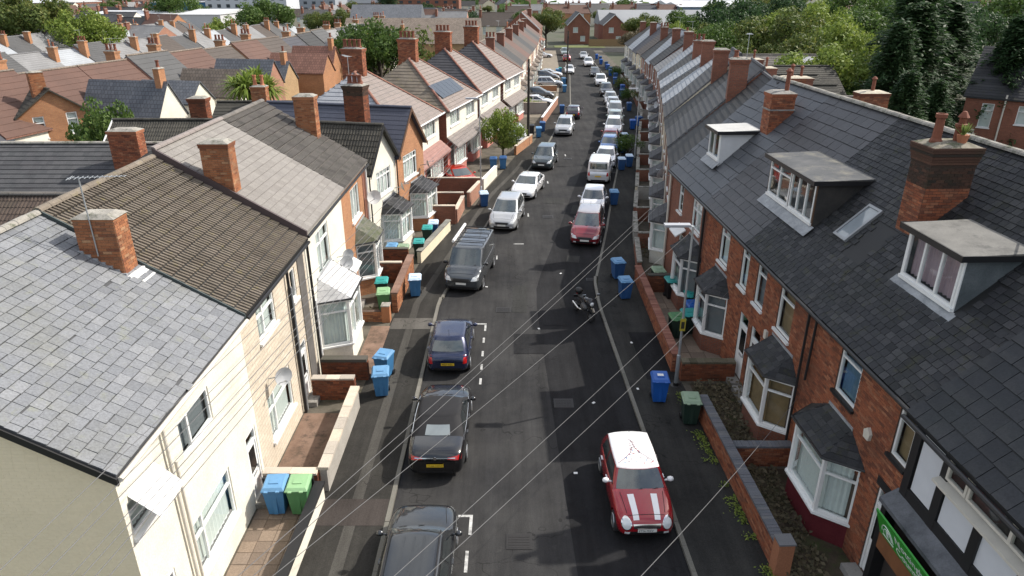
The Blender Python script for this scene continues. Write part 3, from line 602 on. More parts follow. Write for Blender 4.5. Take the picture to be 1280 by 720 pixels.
# --- gable-fronted houses
def gable_front(name, label, P0, P1, D, eave, apex, wm, rm, holes, rname='roof_tile', kind='slab', gm=None, group=None, gauge=.34, unit=.33, th=.03, strip=False, sidem=None, barge=None, z=0, cat='house', oh=.25, ls=0):
    h = House(name, label, cat, P0, P1, z, group); W = h.W
    m = MB(); wall_with_holes(m, (0, 0, 0), XU, W, eave, holes); m.face([Vector((0, 0, eave)), Vector((W, 0, eave)), Vector((W/2, 0, apex-.1))]); m.build('front_wall', wm, h.o)
    m = MB(); m.face([Vector((0, D, 0)), Vector((0, 0, 0)), Vector((0, 0, eave)), Vector((0, D, eave))]); m.face([Vector((W, 0, 0)), Vector((W, D, 0)), Vector((W, D, eave)), Vector((W, 0, eave))])
    m.face([Vector((W, D, 0)), Vector((0, D, 0)), Vector((0, D, eave)), Vector((W/2, D, apex-.1)), Vector((W, D, eave))]); m.build('side_wall', sidem or wm, h.o)
    k = (apex-eave)/(W/2); s = .15; e = eave-s*k; A0, A1 = Vector((-s, -oh, e)), Vector((-s, D+.1, e)); T0, T1 = Vector((W/2, -oh, apex)), Vector((W/2, D+.1, apex)); B0, B1 = Vector((W+s, -oh, e)), Vector((W+s, D+.1, e)); dn = Vector((0, 0, -.09))
    r = MB(); r.face([A1, A0, T0, T1]); r.face([B0, B1, T1, T0])
    for a, b in ((A0, T0), (T0, B0)): r.face([a+dn, b+dn, b, a])
    r.face([A0+dn, A1+dn, T1+dn, T0+dn]); r.face([T0+dn, T1+dn, B1+dn, B0+dn]); rf = r.build('roof', rm, h.o)
    cover(h, rf, [A1, A0, T0, T1], rname, kind, rm, gauge, unit, th, strip=strip, stagger=kind == 'slab', gap=.004); cover(h, rf, [B0, B1, T1, T0], rname, kind, rm, gauge, unit, th, strip=strip, stagger=kind == 'slab', gap=.004)
    ridge_tiles(h, rf, T0+Vector((0, 0, .02)), T1+Vector((0, 0, .02)), rm)
    if barge:
        for a, b in ((A0, T0), (B0, T0)):
            m = MB(); m.prism([a+Vector((0, -.01, .03)), b+Vector((0, -.01, .03)), b+Vector((0, -.01, -.2)), a+Vector((0, -.01, -.2))], (0, -.035, 0)); m.build('bargeboard', barge, h.o)
    return h
PA, PB, PC = (-7.5, 34.9), (-6.65, 38.9), (-5.62, 43.3)
h = gable_front('gabled_house', 'white rendered house with a street gable and dark pantiles', PA, PB, 9, 5.3, 7.35, w_white, tile_dark, [(1.2, 3.2, 3.6, 4.95)], kind='roman', th=.05, barge=black)
win_list(h, [(1.2, 3.2, 3.6, 4.95, dict(cols=4, transom=.75))]); bay(h, 1.6, 3.9, .95, .35, .98, 2.5, 3.2, w_white, roofm=slate_dark, lod=1, front_cols=2, hip=.1)
door(h, .35, 1.15, .25, 2.4, upvc_old); pipe(h, [(.05, -.1, 5.2), (.05, -.1, .1)], black); pipe(h, [(4.0, -.1, 5.2), (4.0, -.1, .1)], black); dish(h, 3.6, 3.6, r=.28)
h.finish({'roof_tile': 'roof_tiles', 'slate': 'slates'})
h = gable_front('gabled_house', 'orange brick house with a street gable and blue grey slates', PB, PC, 9, 5.3, 7.6, w_brick_or, plain('new_blue_slate', (.06, .065, .09), .55, var=.2, sc=1), [(1.1, 3.3, 3.5, 4.95)], 'slate', th=.014, gauge=.3, barge=wood_d)
win_list(h, [(1.1, 3.3, 3.5, 4.95, dict(cols=4, transom=.75))]); bay(h, 1.9, 4.3, .95, .35, .98, 2.5, 3.1, w_brick_or, roofm=slate_dark, lod=1, front_cols=2, hip=.1)
door(h, .4, 1.2, .25, 2.4, upvc); chimney(h, -.2, 2.0, .75, 1.15, 5.6, 9.1, brick_dk, mortar_d, corbel=3, soot=.3, pots=[(0, -.3, .5), (0, 0, .5), (0, .3, .5)]); dish(h, 3.9, 3.9, r=.25); aerial(h, (-.2, 2.3, 8.5), 2.1, R(40))
h.finish({'roof_tile': 'roof_tiles', 'slate': 'slates', 'brick': 'brickwork'})
# --- rear wings of the left terrace
def wing(label, x0, x1, y0, y1, eave, ridge, wm, rm, kind='slab', strip=False, z=0, gauge=.32, unit=.3, th=.03, ridgem=None, name='rear_wing'):
    "house part standing on its own: ridge along world X, facing -Y"
    h = House(name, label, 'building', (x0, y0), (x1, y0), z); D = y1-y0
    shell(h, h.W, D, eave, ridge, wm, wm, holes=[]); roof_pitched(h, -.1, h.W+.1, D, eave, ridge, rm, 'roof_tile', kind, gauge, unit, th, strip=strip, stagger=kind == 'slab', gap=.004, wvar=0, jit=0, ridgem=ridgem or rm)
    return h
h = wing('low rear wing with dark brown pantiles behind the cream stone clad house', -27, -16.75, 23.6, 29.3, 4.6, 6.5, w_brick_rd, pieces('plum_pantile', [(.06, .045, .038), (.1, .075, .06), (.08, .06, .05)], .85, (.05, .05, .035), .5, .5, 2), 'roman', ridgem=tile_grey); h.finish({'roof_tile': 'roof_tiles'})
h = wing('wide rear wing with smooth dark grey tiles and a mossy brick chimney', -26.5, -16.75, 29.6, 38.0, 4.7, 7.0, w_brick_rd, pieces('smooth_dark_tile', [(.06, .062, .065), (.085, .085, .088)], .8, (.05, .045, .05), .5, .3, 1.5), ridgem=cement)
chimney(h, 8.35, 2.9, 1.35, .7, 5.0, 7.9, brick_rd, mortar_d, corbel=2); h.finish({'roof_tile': 'roof_tiles', 'brick': 'brickwork'})
h = wing('rear wing with ribbed dark tiles and white verge beyond the grey wing', -23.3, -16.75, 38.3, 43.6, 5.0, 6.9, w_brick_rd, tile_dark, 'roman')
chimney(h, 4.6, 3.8, 1.0, .7, 5.0, 8.0, brick_dk, mortar_d, corbel=3); v = MB(); v.prism([Vector((-.14, -.2, 4.95)), Vector((-.14, 2.65, 7.0)), Vector((-.14, 2.65, 6.8)), Vector((-.14, -.2, 4.75))], (.05, 0, 0)); v.build('bargeboard', white, h.o); h.finish({'roof_tile': 'roof_tiles', 'brick': 'brickwork'})
h = wing('rear wing with plain dark tiles and a double chimney by the cordyline palm', -20.5, -15.2, 46.5, 52, 4.9, 6.7, w_brick_rd, tile_dark, strip=True)
chimney(h, 3.1, 2.4, 1.0, .7, 5.0, 7.8, brick_or, mortar_l, corbel=2, pots=[(-.25, 0, .7, terracotta_orange), (.25, 0, .7, terracotta_orange)]); h.finish({'roof_tile': 'roof_tiles', 'brick': 'brickwork'})
# ================================================================== THE RIGHT TERRACE (facade line X = 9.40 - .034 Y)
def FX(y): return 9.42-.034*y
RE, RG, RD = 5.68, 10.0, 9.1
bdark = blackpaint
def ruv(y, Y0): return (Y0-y)/math.cos(math.atan(.034))
def rhouse(label, Y0, Y1, wins, doors, bays, sl, wm=w_brick_rd, real_brick=True, roof_u=None, sillm=None, eave=RE, ridge=RG, D=RD, lod=0, roofholes=(), kind='slab', gauge=.2, unit=.25, th=.018, rname='slate', strip=False, base=None, wvar=.07, ls=0, ridgem=cement, X=FX):
    h = House('terraced_house', label, 'house', (X(Y1), Y1), (X(Y0), Y0), 0)
    U = lambda y: ruv(y, Y1)
    hl = [(U(a), U(b), c, d) for a, b, c, d, _ in wins]+[(U(a), U(b), .3, 2.9) for a, b, _ in doors]
    f = shell(h, h.W, D, eave, ridge, mortar_d if real_brick else wm, wm, holes=hl)
    if real_brick:
        bh_ = [(a-.0, b+.0, c-.09, d) for a, b, c, d in hl]+[(U(a), U(b), 0, 2.4) for a, b in bays]
        cover(h, f, [Vector((0, -.001, 0)), Vector((h.W, -.001, 0)), Vector((h.W, -.001, eave-.03)), Vector((0, -.001, eave-.03))], 'brick', 'brick', brick_rd, .075, .225, .009, gap=.011, lift=0, holes=bh_)
    for a, b, c, d, k in wins: window(h, (U(a), 0, c), XU, U(b)-U(a), d-c, lod=lod, **({'sillm': sillm, 'transom': .68, 'cols': 1} | k))
    for a, b, k in doors: door(h, U(a), U(b), .3, 2.9, **k)
    for (a, b), k in zip(bays.keys(), bays.values()): bay(h, U(a), U(b), .68, .55, .95, 2.68, 3.4, **({'wallm': wm, 'roofm': slate_dark, 'lod': lod} | k))
    a, b = roof_u or (0, h.W)
    rf = roof_pitched(h, a, b, D, eave, ridge, sl, rname, kind, gauge, unit, th, jit=.006, wvar=wvar, gap=.014, holes=roofholes, strip=strip, ridgem=ridgem, base=base or plain('roofing_felt', (.014, .014, .014)), ls=ls)
    gutter(h, 0, h.W, -.25, eave-.22)
    return h, U
def dormer(h, U, ya, yb, d0, nwin, zb=7.05, zt=8.25, cheek=None, roofm=None, cur=room_shade, cols=3, split=None):
    "flat roofed dormer: face at local y=d0, from ya (far) to yb (near)"
    u0, u1 = U(ya), U(yb); k = (RG-RE)/(RD/2); yk = (zt+.15-RE)/k+.1; m = MB(); cheek = cheek or felt; zf = RE+k*d0-.1
    for x in (u0, u1):
        a = x if x == u0 else x-.08; m = MB()
        m.prism([Vector((a, d0, zf)), Vector((a, yk, zt+.1)), Vector((a, d0, zt+.1))], (.08, 0, 0)); m.build('dormer_cheek', cheek, h.o)
    w_ = MB(); w_.box(u0+.002, d0+.1, zf, u1-.002, d0+.2, zb+.02); w_.build('dormer_apron_wall', cheek, h.o)
    r = MB(); r.prism([Vector((u0-.12, d0-.22, zt+.08)), Vector((u0-.12, yk+.25, zt+.17)), Vector((u0-.12, yk+.25, zt+.25)), Vector((u0-.12, d0-.22, zt+.17))], (u1-u0+.24, 0, 0)); r.build('dormer_roof', roofm or felt_light, h.o)
    e = MB(); e.box(u0-.14, d0-.25, zt+.03, u1+.14, d0-.21, zt+.18); e.box(u0-.15, d0-.25, zt+.04, u0-.125, yk, zt+.19); e.box(u1+.125, d0-.25, zt+.04, u1+.15, yk, zt+.19); e.build('dormer_fascia', black, h.o)
    n = nwin; wdt = (u1-u0-.08*(n+1))/n
    for i in range(n):
        a = u0+.08+(wdt+.08)*i; window(h, (a, d0, zb), XU, wdt, zt-zb+.06, 2 if n > 1 and i == 0 else cols, None if n == 1 else .74 if i == 0 else None, cur=cur, depth=.02, sill=True, name='dormer_window', back=.12)
    p = MB()
    for i in range(n+1): p.box(u0+(wdt+.08)*i+.002, d0-.03, zf+.1, u0+(wdt+.08)*i+.078, d0+.1, zt+.05)
    p.build('dormer_post', wood_d if n > 1 else upvc, h.o)
    f = MB(); f.fbox((u0-.15, d0, zb-.1), XU, Vector((0, -1, -k)).normalized(), 0, u1-u0+.3, 0, .42, 0, .015, W=Vector((0, -k, 1)).normalized()); f.build('lead_apron', lead, h.o)
BK = dict(cur=blind)
# house A, beside the timbered shop
h, U = rhouse('red brick house with dark slates and dark lintels next to the timbered shop', 12.72, 18.2,
    [(13.4, 12.75, 3.9, 5.4, dict(cur=curtain_tan)), (16.25, 15.18, 3.9, 5.48, dict(cur=curtain_blue))], [(13.45, 12.75, dict(dm=upvc, panes=2))], {(17.05, 14.25): dict(wallm=maroon, hip=.28, roofm=slate_dark)},
    slate_dark, sillm=blackpaint, roofholes=[(1.1, 3.9, 2.05, 3.4)], roof_u=(0, 5.51))
dormer(h, U, 16.75, 14.5, 1.42, 1, cols=3, cur=curtain_pink, cheek=rough_mat('grey_green_felt', (.08, .095, .1), (.15, .165, .17), 1.5, 30, .6, .2), zb=7.12, zt=8.3)
chimney(h, .05, 2.75, .9, 1.2, 7.0, 10.2, brick_rd, mortar_d, corbel=7, soot=.55, pots=[(0, -.35, .75, terracotta), (.0, .25, .8, terracotta, 2)], cap=rough_mat('mossy_cement', (.12, .11, .08), (.3, .27, .22), 4, 20, .95, .6, (.04, .06, .02), 3))
pt = MB(); pt.lathe([(.1, 0), (.15, .2), (.16, .24), (.12, .24)], (.28, 2.95, 10.26), 8); pt.build('flower_pot', terracotta_orange, h.o)
pl = MB(); rr = random.Random(3)
for i in range(30):
    a = Vector((.28, 2.95, 10.45)); d = Vector((rr.uniform(-.25, .25), rr.uniform(-.25, .25), rr.uniform(.1, .4))); s_ = d.cross(Z3).normalized()*.03; pl.face([a, a+d*.6-s_, a+d, a+d*.6+s_])
pl.build('potted_plant', leafmat('pot_leaf', [(.1, .14, .04), (.2, .26, .08)]), h.o, uv=False)
pipe(h, [(.1, -.12, RE-.2), (.1, -.1, .1)]); pipe(h, [(.55, -.1, RE-.2), (.5, -.1, 3.3)]); pipe(h, [(.6, 1.6, 7.0), (.6, 3.0, 8.2)], galv, .02)
b = MB(); b.prism([Vector((U(14.3)-.11, -.09, 3.65)), Vector((U(14.3)+.11, -.09, 3.65)), Vector((U(14.3)+.14, -.09, 3.85)), Vector((U(14.3), -.09, 3.98)), Vector((U(14.3)-.14, -.09, 3.85))], (0, .09, 0)); b.build('alarm_box', upvc_old, h.o)
l = MB(); l.box(U(13.55), -.03, 2.9, U(12.73), .02, 3.12); l.box(U(16.35), -.03, 5.5, U(15.08), .02, 5.62); l.build('lintel', blackpaint, h.o)
pole = MB(); pole.tube([(2.6, 4.0, 9.4), (4.6, 4.3, 12.0)], .025, 6); pole.build('aerial_pole', galv, h.o)
h.finish({'slate': 'slates', 'brick': 'brickwork'})
# house B
h, U = rhouse('red brick house with dark slates, twin dormer, roof light and tan blinds in the bay', 18.2, 22.5,
    [(22.62-.2, 21.6, 3.7, 5.4, BK), (20.4, 19.3, 3.7, 5.4, dict(cur=curtain_tan))], [(22.2, 21.35, dict(dm=upvc))], {(20.95, 18.35): dict(cur=curtain_tan, hip=.2)},
    slate_dark, roof_u=(-.95, 4.3), roofholes=[(-1.0, 2.1, 2.0, 3.4), (4.2, 5.1, 1.8, 3.2)])
dormer(h, U, 25.3, 21.4, 1.12, 2, cols=3, cheek=rough_mat('black_felt', (.03, .03, .03), (.06, .055, .05), 1.5, 30, .7, .2), roofm=felt, cur=room_shade, zb=6.95, zt=8.2)
k = (RG-RE)/(RD/2); V = Vector((0, 1, k)).normalized(); Wn = Vector((0, -k, 1)).normalized(); O = Vector((U(20.3), 1.33, RE+1.33*k)); f = MB()
for a0, a1, c0, c1 in ((0, .08, 0, 1.35), (.67, .75, 0, 1.35), (.08, .67, 0, .08), (.08, .67, 1.27, 1.35)): f.fbox(O, XU, V, a0, a1, c0, c1, .0, .1, W=Wn)
sk = f.build('roof_light', plain('aluminium_grey', (.3, .31, .32), .4, .3), h.o); g = MB(); g.fbox(O, XU, V, .08, .67, .08, 1.27, .05, .06, W=Wn); g.build('pane', plain('sky_glass', (.25, .28, .3), .05, spec=.9), sk)
b = MB(); b.box(U(20.9)-.1, -.09, 3.0, U(20.9)+.1, 0, 3.3); b.build('alarm_box', upvc_old, h.o)
h.finish({'slate': 'slates', 'brick': 'brickwork'})
# house C
h, U = rhouse('red brick house with flat dark tiles and narrow white windows behind the lamp post', 22.5, 28.55,
    [(24.0, 23.25, 3.7, 5.5, dict()), (26.5, 25.45, 3.75, 5.45, dict())], [(23.4, 22.55, dict(dm=upvc, panes=1))], {(27.15, 24.85): dict(cur=blind, hip=.2)},
    slab_brown, roof_u=(0, 5.1), kind='slab', gauge=.42, unit=.6, th=.02, rname='roof_tile', wvar=0, roofholes=[(2.95, 5.3, 1.5, 3.3)])
h.finish({'slate': 'slates', 'roof_tile': 'roof_tiles', 'brick': 'brickwork'})
# house D
h, U = rhouse('red brick house with flat grey tiles and a small white dormer', 28.55, 34.6,
    [(30.7, 29.3, 3.8, 5.15, dict(cols=2)), (33.1, 32.35, 3.85, 5.2, dict())], [(32.4, 31.5, dict(dm=maroon))], {(31.2, 28.75): dict(cur=blind, hip=.2)},
    slab_grey, real_brick=False, kind='slab', gauge=.45, unit=.9, th=.025, rname='roof_tile', wvar=0, roof_u=(-.1, 6.06))
dormer(h, U, 32.3, 30.7, .95, 1, cols=2, cheek=plain('white_board', (.62, .62, .62), .5), roofm=rough_mat('pale_flat_roof', (.4, .4, .39), (.5, .5, .48)), cur=room_shade, zb=6.9, zt=8.0)
chimney(h, 4.4, 3.1, .85, 1.0, 7.4, 9.9, brick_rd, mortar_d, corbel=2, pots=[(.1, .2, .8, terracotta, 1)], cap=conc); m = MB(); m.box(3.95, 2.55, 9.2, 4.86, 3.65, 9.26); m.build('stack_band', conc, h.o)
cn = MB(); cn.prism([Vector((U(32.55), -.5, 3.0)), Vector((U(31.35), -.5, 3.0)), Vector((U(31.35), -.02, 3.3)), Vector((U(32.55), -.02, 3.3))], (0, 0, .06)); cn.build('door_canopy', upvc, h.o)
pipe(h, [(5.95, -.1, RE-.2), (5.95, -.1, .1)], black, .06); pipe(h, [(.05, -.1, RE-.2), (.05, -.1, .1)], upvc_old, .05); h.finish({'roof_tile': 'roof_tiles', 'brick': 'brickwork', 'slate': 'slates'})
# ridge end chimney seen beyond the ridge
# --- timber-framed shop at the near right
h = House('timbered_shop', 'black and white timbered shop with large slates and a green council sign', 'shop', (FX(12.6)-.05, 12.6), (FX(4.2)-.05, 4.2), 0)
W = h.W; m = MB(); m.box(0, 0, 0, W, RD, RE-.25); m.build('shop_wall', plain('dark_brown_render', (.045, .035, .03), .8), h.o)
pnl = [(.28, 1.0, 3.72, 5.25), (1.28, 2.2, 3.7, 4.58), (2.45, 3.4, 3.7, 4.57), (3.65, 4.6, 3.7, 4.57), (4.85, 5.8, 3.7, 4.57), (6.05, 7.0, 3.7, 4.57)]
for a, b, c, d in pnl: q = MB(); q.box(a, -.03, c, b, -.002, d); q.build('render_panel', plain('white_panel', (.62, .63, .65), .7, var=.06), h.o)
for a in (0, 1.02, 2.22, 3.42, 4.62, 5.82, 7.02): q = MB(); q.box(a, -.075, 3.3, a+.23, -.003, 5.35 if a < 1.1 else 4.6); q.build('timber_post', blackpaint, h.o)
q = MB(); q.box(0, -.07, 3.42, W, -.004, 3.7); q.box(0.02, -.072, 5.27, 1.2, -.004, 5.5); q.build('timber_rail', blackpaint, h.o)
window(h, (1.22, -.05, 4.78), XU, .62, .6, 1, None, upvc_old, room_shade, sill=False, depth=.02); window(h, (1.86, -.05, 4.78), XU, 3.6, .6, 3, None, upvc_old, curtain_pink, sill=False, depth=.02)
q = MB(); q.prism([Vector((1.05, -.02, 4.72)), Vector((1.05, -.24, 4.66)), Vector((1.05, -.24, 4.6)), Vector((1.05, -.02, 4.6))], (6.6, 0, 0)); q.build('window_board', upvc_old, h.o)
q = MB(); q.prism([Vector((-.1, -.02, 3.45)), Vector((-.1, -.42, 3.2)), Vector((-.1, -.42, 3.1)), Vector((-.1, -.02, 3.05))], (W, 0, 0)); q.build('lead_canopy', rough_mat('lead_canopy_sheet', (.05, .055, .06), (.16, .165, .18), 1.5, 30, .5, .2), h.o)
sg = plain('green_sign', (.03, .3, .03), .4, var=.05); q = MB(); tl = Vector((0, -.35, 1)).normalized(); So = Vector((.12, -.3, 2.36)); nrm = XU.cross(tl); q.fbox(So, XU, nrm, 0, 4.6, 0, .04, 0, .74, W=tl); sgo = q.build('sign_board', sg, h.o)
Ms = frame_m(So+XU*.72+tl*.39+nrm*.045, XU, tl, nrm, 1, 1, 1); lw = plain('sign_lettering', (.8, .82, .78), .5)
text_obj("Nottinghamshire", .3, Ms, lw, sgo); text_obj("County Council", .3, frame_m(So+XU*.72+tl*.1+nrm*.045, XU, tl, nrm, 1, 1, 1), lw, sgo)
q = MB()
for i in range(9):
    a0, a1 = math.pi*(.05+i*.1), math.pi*(.05+(i+1)*.1)
    for rr_ in (.24, .17):
        A = So+XU*(.38-rr_*math.cos(a0))+tl*(.16+rr_*1.5*math.sin(a0))+nrm*.043; B = So+XU*(.38-rr_*math.cos(a1))+tl*(.16+rr_*1.5*math.sin(a1))+nrm*.043; q.tube([A, B], .012, 4)
q.fbox(So, XU, nrm, .16, .6, .041, .05, .1, .13, W=tl); q.fbox(So, XU, nrm, .34, .42, .041, .05, .2, .36, W=tl); q.build('sign_emblem', lw, sgo)
q = MB(); q.fbox(So, XU, nrm, -.06, 4.66, -.03, .02, -.05, -.003, W=tl); q.build('sign_frame', upvc_old, sgo)
q = MB(); q.fbox((0, 0, 2.2), XU, YO, .05, W, 0, .3, -.35, .1); q.build('shop_fascia', plain('orange_timber', (.2, .08, .03), .7, var=.3), h.o)
q = MB(); q.box(-.12, -.3, .1, .06, .0, 3.0); q.build('shop_pilaster', blackpaint, h.o)
roof_pitched(h, -.12, W, RD, RE, RG, slate_blue, 'slate', gauge=.42, unit=.42, th=.022, jit=.01, wvar=.1, gap=.014, ls=.14, oh=.3, ridgem=cement, base=plain('roofing_felt', (.014, .014, .014)))
gutter(h, -.1, W, -.38, RE-.26); h.finish({'slate': 'slates'})
# ================================================================== GROUND, ROAD, PAVEMENTS
KL = [(-3.5, -12), (-3.48, 30), (-1.75, 41), (-.45, 49), (1.1, 55), (3.6, 67.4), (7.7, 92), (10.1, 124), (12.2, 176)]
KR = [(5.5, -12), (4.66, 13.4), (4.13, 29.5), (4.2, 32.5), (5.86, 41), (7.28, 49), (9.75, 62), (10.65, 67.4), (13.2, 83.5), (13.95, 91), (14.9, 104), (15.7, 118), (16.3, 134), (17.6, 176)]
PLN = [(-5.75, -12), (-5.7, 21), (-5.5, 28), (-5.15, 35.4), (-4.1, 41), (-2.6, 46), (-2.04, 50), (-.97, 55), (.36, 62), (2.1, 67.4), (6, 92.7), (8.4, 124), (10.6, 176)]
PR = [(7.9, -12), (6.98, 13.4), (6.4, 25.4), (6.5, 33), (7.5, 41), (9, 49), (11.3, 62), (12.5, 68.6), (15.3, 83.5), (16.7, 98), (17.6, 112), (18.3, 126), (19.7, 176)]
FLN = [(-7.4, -12), (-7.4, 34.5), (-6.6, 39), (-5.6, 43.3), (-5.2, 53), (-2.9, 63), (-.9, 74), (1.0, 83), (3.0, 104), (5.2, 130), (7.5, 176)]
FR = [(9.9, -12), (8.2, 35), (9.6, 42), (12.35, 57.3), (14.4, 68.6), (16.9, 83), (18.2, 98), (19.1, 112), (19.8, 126), (21.2, 176)]
road_m = roadmat('worn_asphalt', (.025, .025, .026), (.047, .046, .045), (.09, .088, .083)); road_d = roadmat('darker_asphalt', (.013, .013, .014), (.024, .024, .025), (.05, .05, .048))
pav_m = roadmat('pavement_tarmac', (.026, .025, .023), (.04, .038, .034), (.065, .06, .052), .5); pav_d = roadmat('dark_pavement_tarmac', (.026, .026, .025), (.04, .039, .036), (.055, .052, .044), .6)
def ys(a, b, step=2.0): n = max(1, int(round((b-a)/step))); return [a+(b-a)*i/n for i in range(n+1)]
def strip_sheet(name, f0, f1, y0, y1, z, mat, label=None, step=2.0, kind='structure', z1=None, parent=None, skirt=.2):
    m = MB(); Y = ys(y0, y1, step)
    for a, b in zip(Y, Y[1:]):
        p = [Vector((f0(a), a, z)), Vector((f1(a), a, z)), Vector((f1(b), b, z)), Vector((f0(b), b, z))]; m.face(p)
        if skirt:
            d = Vector((0, 0, -skirt)); m.face([p[1]+d, p[2]+d, p[2], p[1]]); m.face([p[3]+d, p[0]+d, p[0], p[3]])
    return m.build(name, mat, parent, kind=kind)
L_ = lambda poly, o=0: (lambda y: lerp(poly, y)+o)
m = MB(); G0 = -1.4
for i in range(-12, 13):
    for j in range(-2, 24):
        x0, y0 = i*100, j*100; m.face([(x0, y0, -.06), (x0+100, y0, -.06), (x0+100, y0+100, -.06), (x0, y0+100, -.06)])
m.build('ground', rough_mat('distant_ground', (.05, .06, .03), (.11, .105, .085), .03, .6, .95, .1, (.035, .06, .02), .05), kind='structure')
strip_sheet('road', L_(KL, -.05), L_(KR, .05), -12, 176, 0, road_m, skirt=0)
m = MB(); m.face([(-90, 172, .004), (120, 172, .004), (120, 186, .004), (-90, 186, .004)]); m.build('cross_road', road_m, kind='structure')
m = MB(); m.face([(11, 186.2, .02), (24, 186.2, .02), (24, 193, .02), (11, 193, .02)]); m.build('verge', rough_mat('grass_verge', (.09, .12, .04), (.16, .17, .07), .6, 20), kind='structure')
strip_sheet('road_patch', L_(KR, -2.95), L_(KR, .02), -12, 90, .004, road_d, skirt=0)  # right lane in a darker tone, straight seam along the road
strip_sheet('road_patch', L_(KR, -2.6), L_(KR, -.1), 20.4, 25.2, .008, roadmat('black_asphalt', (.015, .015, .016), (.022, .022, .023), (.028, .028, .028)), skirt=0)
strip_sheet('pavement', L_(PLN), L_(KL, -.13), -12, 176, .1, pav_m); strip_sheet('pavement', L_(KR, .13), L_(PR), -12, 176, .1, pav_d)
strip_sheet('trench_reinstatement', L_(KL, -1.25), L_(KL, -.93), -12, 60, .104, roadmat('old_grey_tarmac', (.055, .052, .047), (.072, .069, .062), (.085, .08, .072)), skirt=0)
strip_sheet('pavement_patch', L_(PLN, .05), L_(KL, -.14), 15.1, 16.2, .108, roadmat('brown_tarmac', (.042, .036, .033), (.058, .05, .046), (.065, .058, .052)), skirt=0)
strip_sheet('pavement_patch', L_(PLN, .05), L_(KL, -.14), 27.3, 28.4, .108, roadmat('pale_band', (.085, .08, .072), (.105, .1, .09), (.12, .115, .1)), skirt=0)  # paler band across the left pavement
strip_sheet('pavement_patch', L_(KR, .9), L_(PR, -.02), 23.0, 27.0, .104, road_d, skirt=0)
for side, P, sg_ in (('L', KL, -1), ('R', KR, 1)):
    o = MB(); o.box(-.01, -.01, -.3, .01, .01, -.28); kr = o.build('kerb', kerbm, kind='structure'); h = House.__new__(House); h.o = kr; h.M = Matrix(); h.P = []
    y = 8.0
    while y < 150:
        d = dirat(P, y); x = lerp(P, y); O = Vector((x, y, -.1)); U = d; V = Vector((-d.y, d.x, 0))*(1 if sg_ < 0 else 1)
        O2 = O if sg_ < 0 else O-V*.13
        h.piece('kerbstone', kr, frame_m(O2, U, V, Z3, .9, .13, .205+random.uniform(-.006, .006)), 'brick', kerbm, .25); y += .91*d.y
    h.finish({'kerbstone': 'kerbstones'})
yard = rough_mat('yard_concrete', (.07, .062, .05), (.14, .125, .1), 1.3, 25, .95, .5, (.05, .05, .03), .8)
strip_sheet('front_yards', L_(FLN, -.3), L_(PLN), -12, 82, .096, yard); strip_sheet('front_yards', L_(PR), L_(FR, .5), -12, 176, .096, yard)
strip_sheet('front_yards', L_(FLN, -.3), L_(PLN), 82, 176, .096, rough_mat('drive_concrete', (.16, .14, .11), (.24, .21, .17), 1.0, 25, .95, .3))
garden = rough_mat('back_garden_ground', (.04, .055, .025), (.1, .095, .065), .35, 8, .95, .6, (.16, .15, .13), .15)
m = MB(); m.face([(-48, 20, -.02), (-12, 20, -.02), (-4, 120, -.02), (-40, 120, -.02)]); m.build('back_gardens', garden, kind='structure')
m = MB(); m.face([(13, 4, -.02), (60, 4, -.02), (70, 120, -.02), (17, 60, -.02)]); m.build('back_gardens', garden, kind='structure')
soilsheet = lambda x0, y0, x1, y1, mt, nm, z=.102: (lambda mm: (mm.face([(x0, y0, z), (x1, y0, z), (x1, y1, z), (x0, y1, z)]), mm.build(nm, mt, kind='structure')))(MB())
soilsheet(-7.4, 16.7, -5.7, 20.7, gravel, 'gravel_bed'); soilsheet(6.8, 18.2, 8.9, 22.7, soil, 'soil_bed'); soilsheet(6.9, 12.9, 9.0, 17.6, soil, 'soil_bed'); soilsheet(-7.3, 28.3, -5.6, 29.6, soil, 'soil_bed')
soilsheet(-6.3, 23.4, -5.45, 27.6, gravel, 'gravel_strip', .106)
# paving slabs in the nearest yard, flat pieces of the yard
ys_ = MB(); ys_.box(-7.4, 4, .0, -5.72, 16.1, .1); pv = ys_.build('paved_yard', mortar_d, kind='structure'); h = House.__new__(House); h.o = pv; h.M = Matrix(); h.P = []
for i in range(24):
    for j in range(4):
        if 8.2+i*.42 < 16.0: h.piece('paving_slab', pv, frame_m((-7.38+j*.42, 8.2+i*.42, .098), XU, Vector((0, 1, 0)), Z3, .405, .405, .022+random.uniform(-.004, .004)), 'brick', slabm, .42)
h.finish()
m = MB(); m.box(6.5, 23.3, .0, 8.5, 33.0, .1); pv = m.build('paved_yard', mortar_d, kind='structure'); h = House.__new__(House); h.o = pv; h.M = Matrix(); h.P = []
for i in range(16):
    for j in range(3): h.piece('paving_slab', pv, frame_m((6.75+j*.61, 23.3+i*.61, .098), XU, Vector((0, 1, 0)), Z3, .59, .59, .022+random.uniform(-.004, .004)), 'brick', slabm, .6)
h.finish()
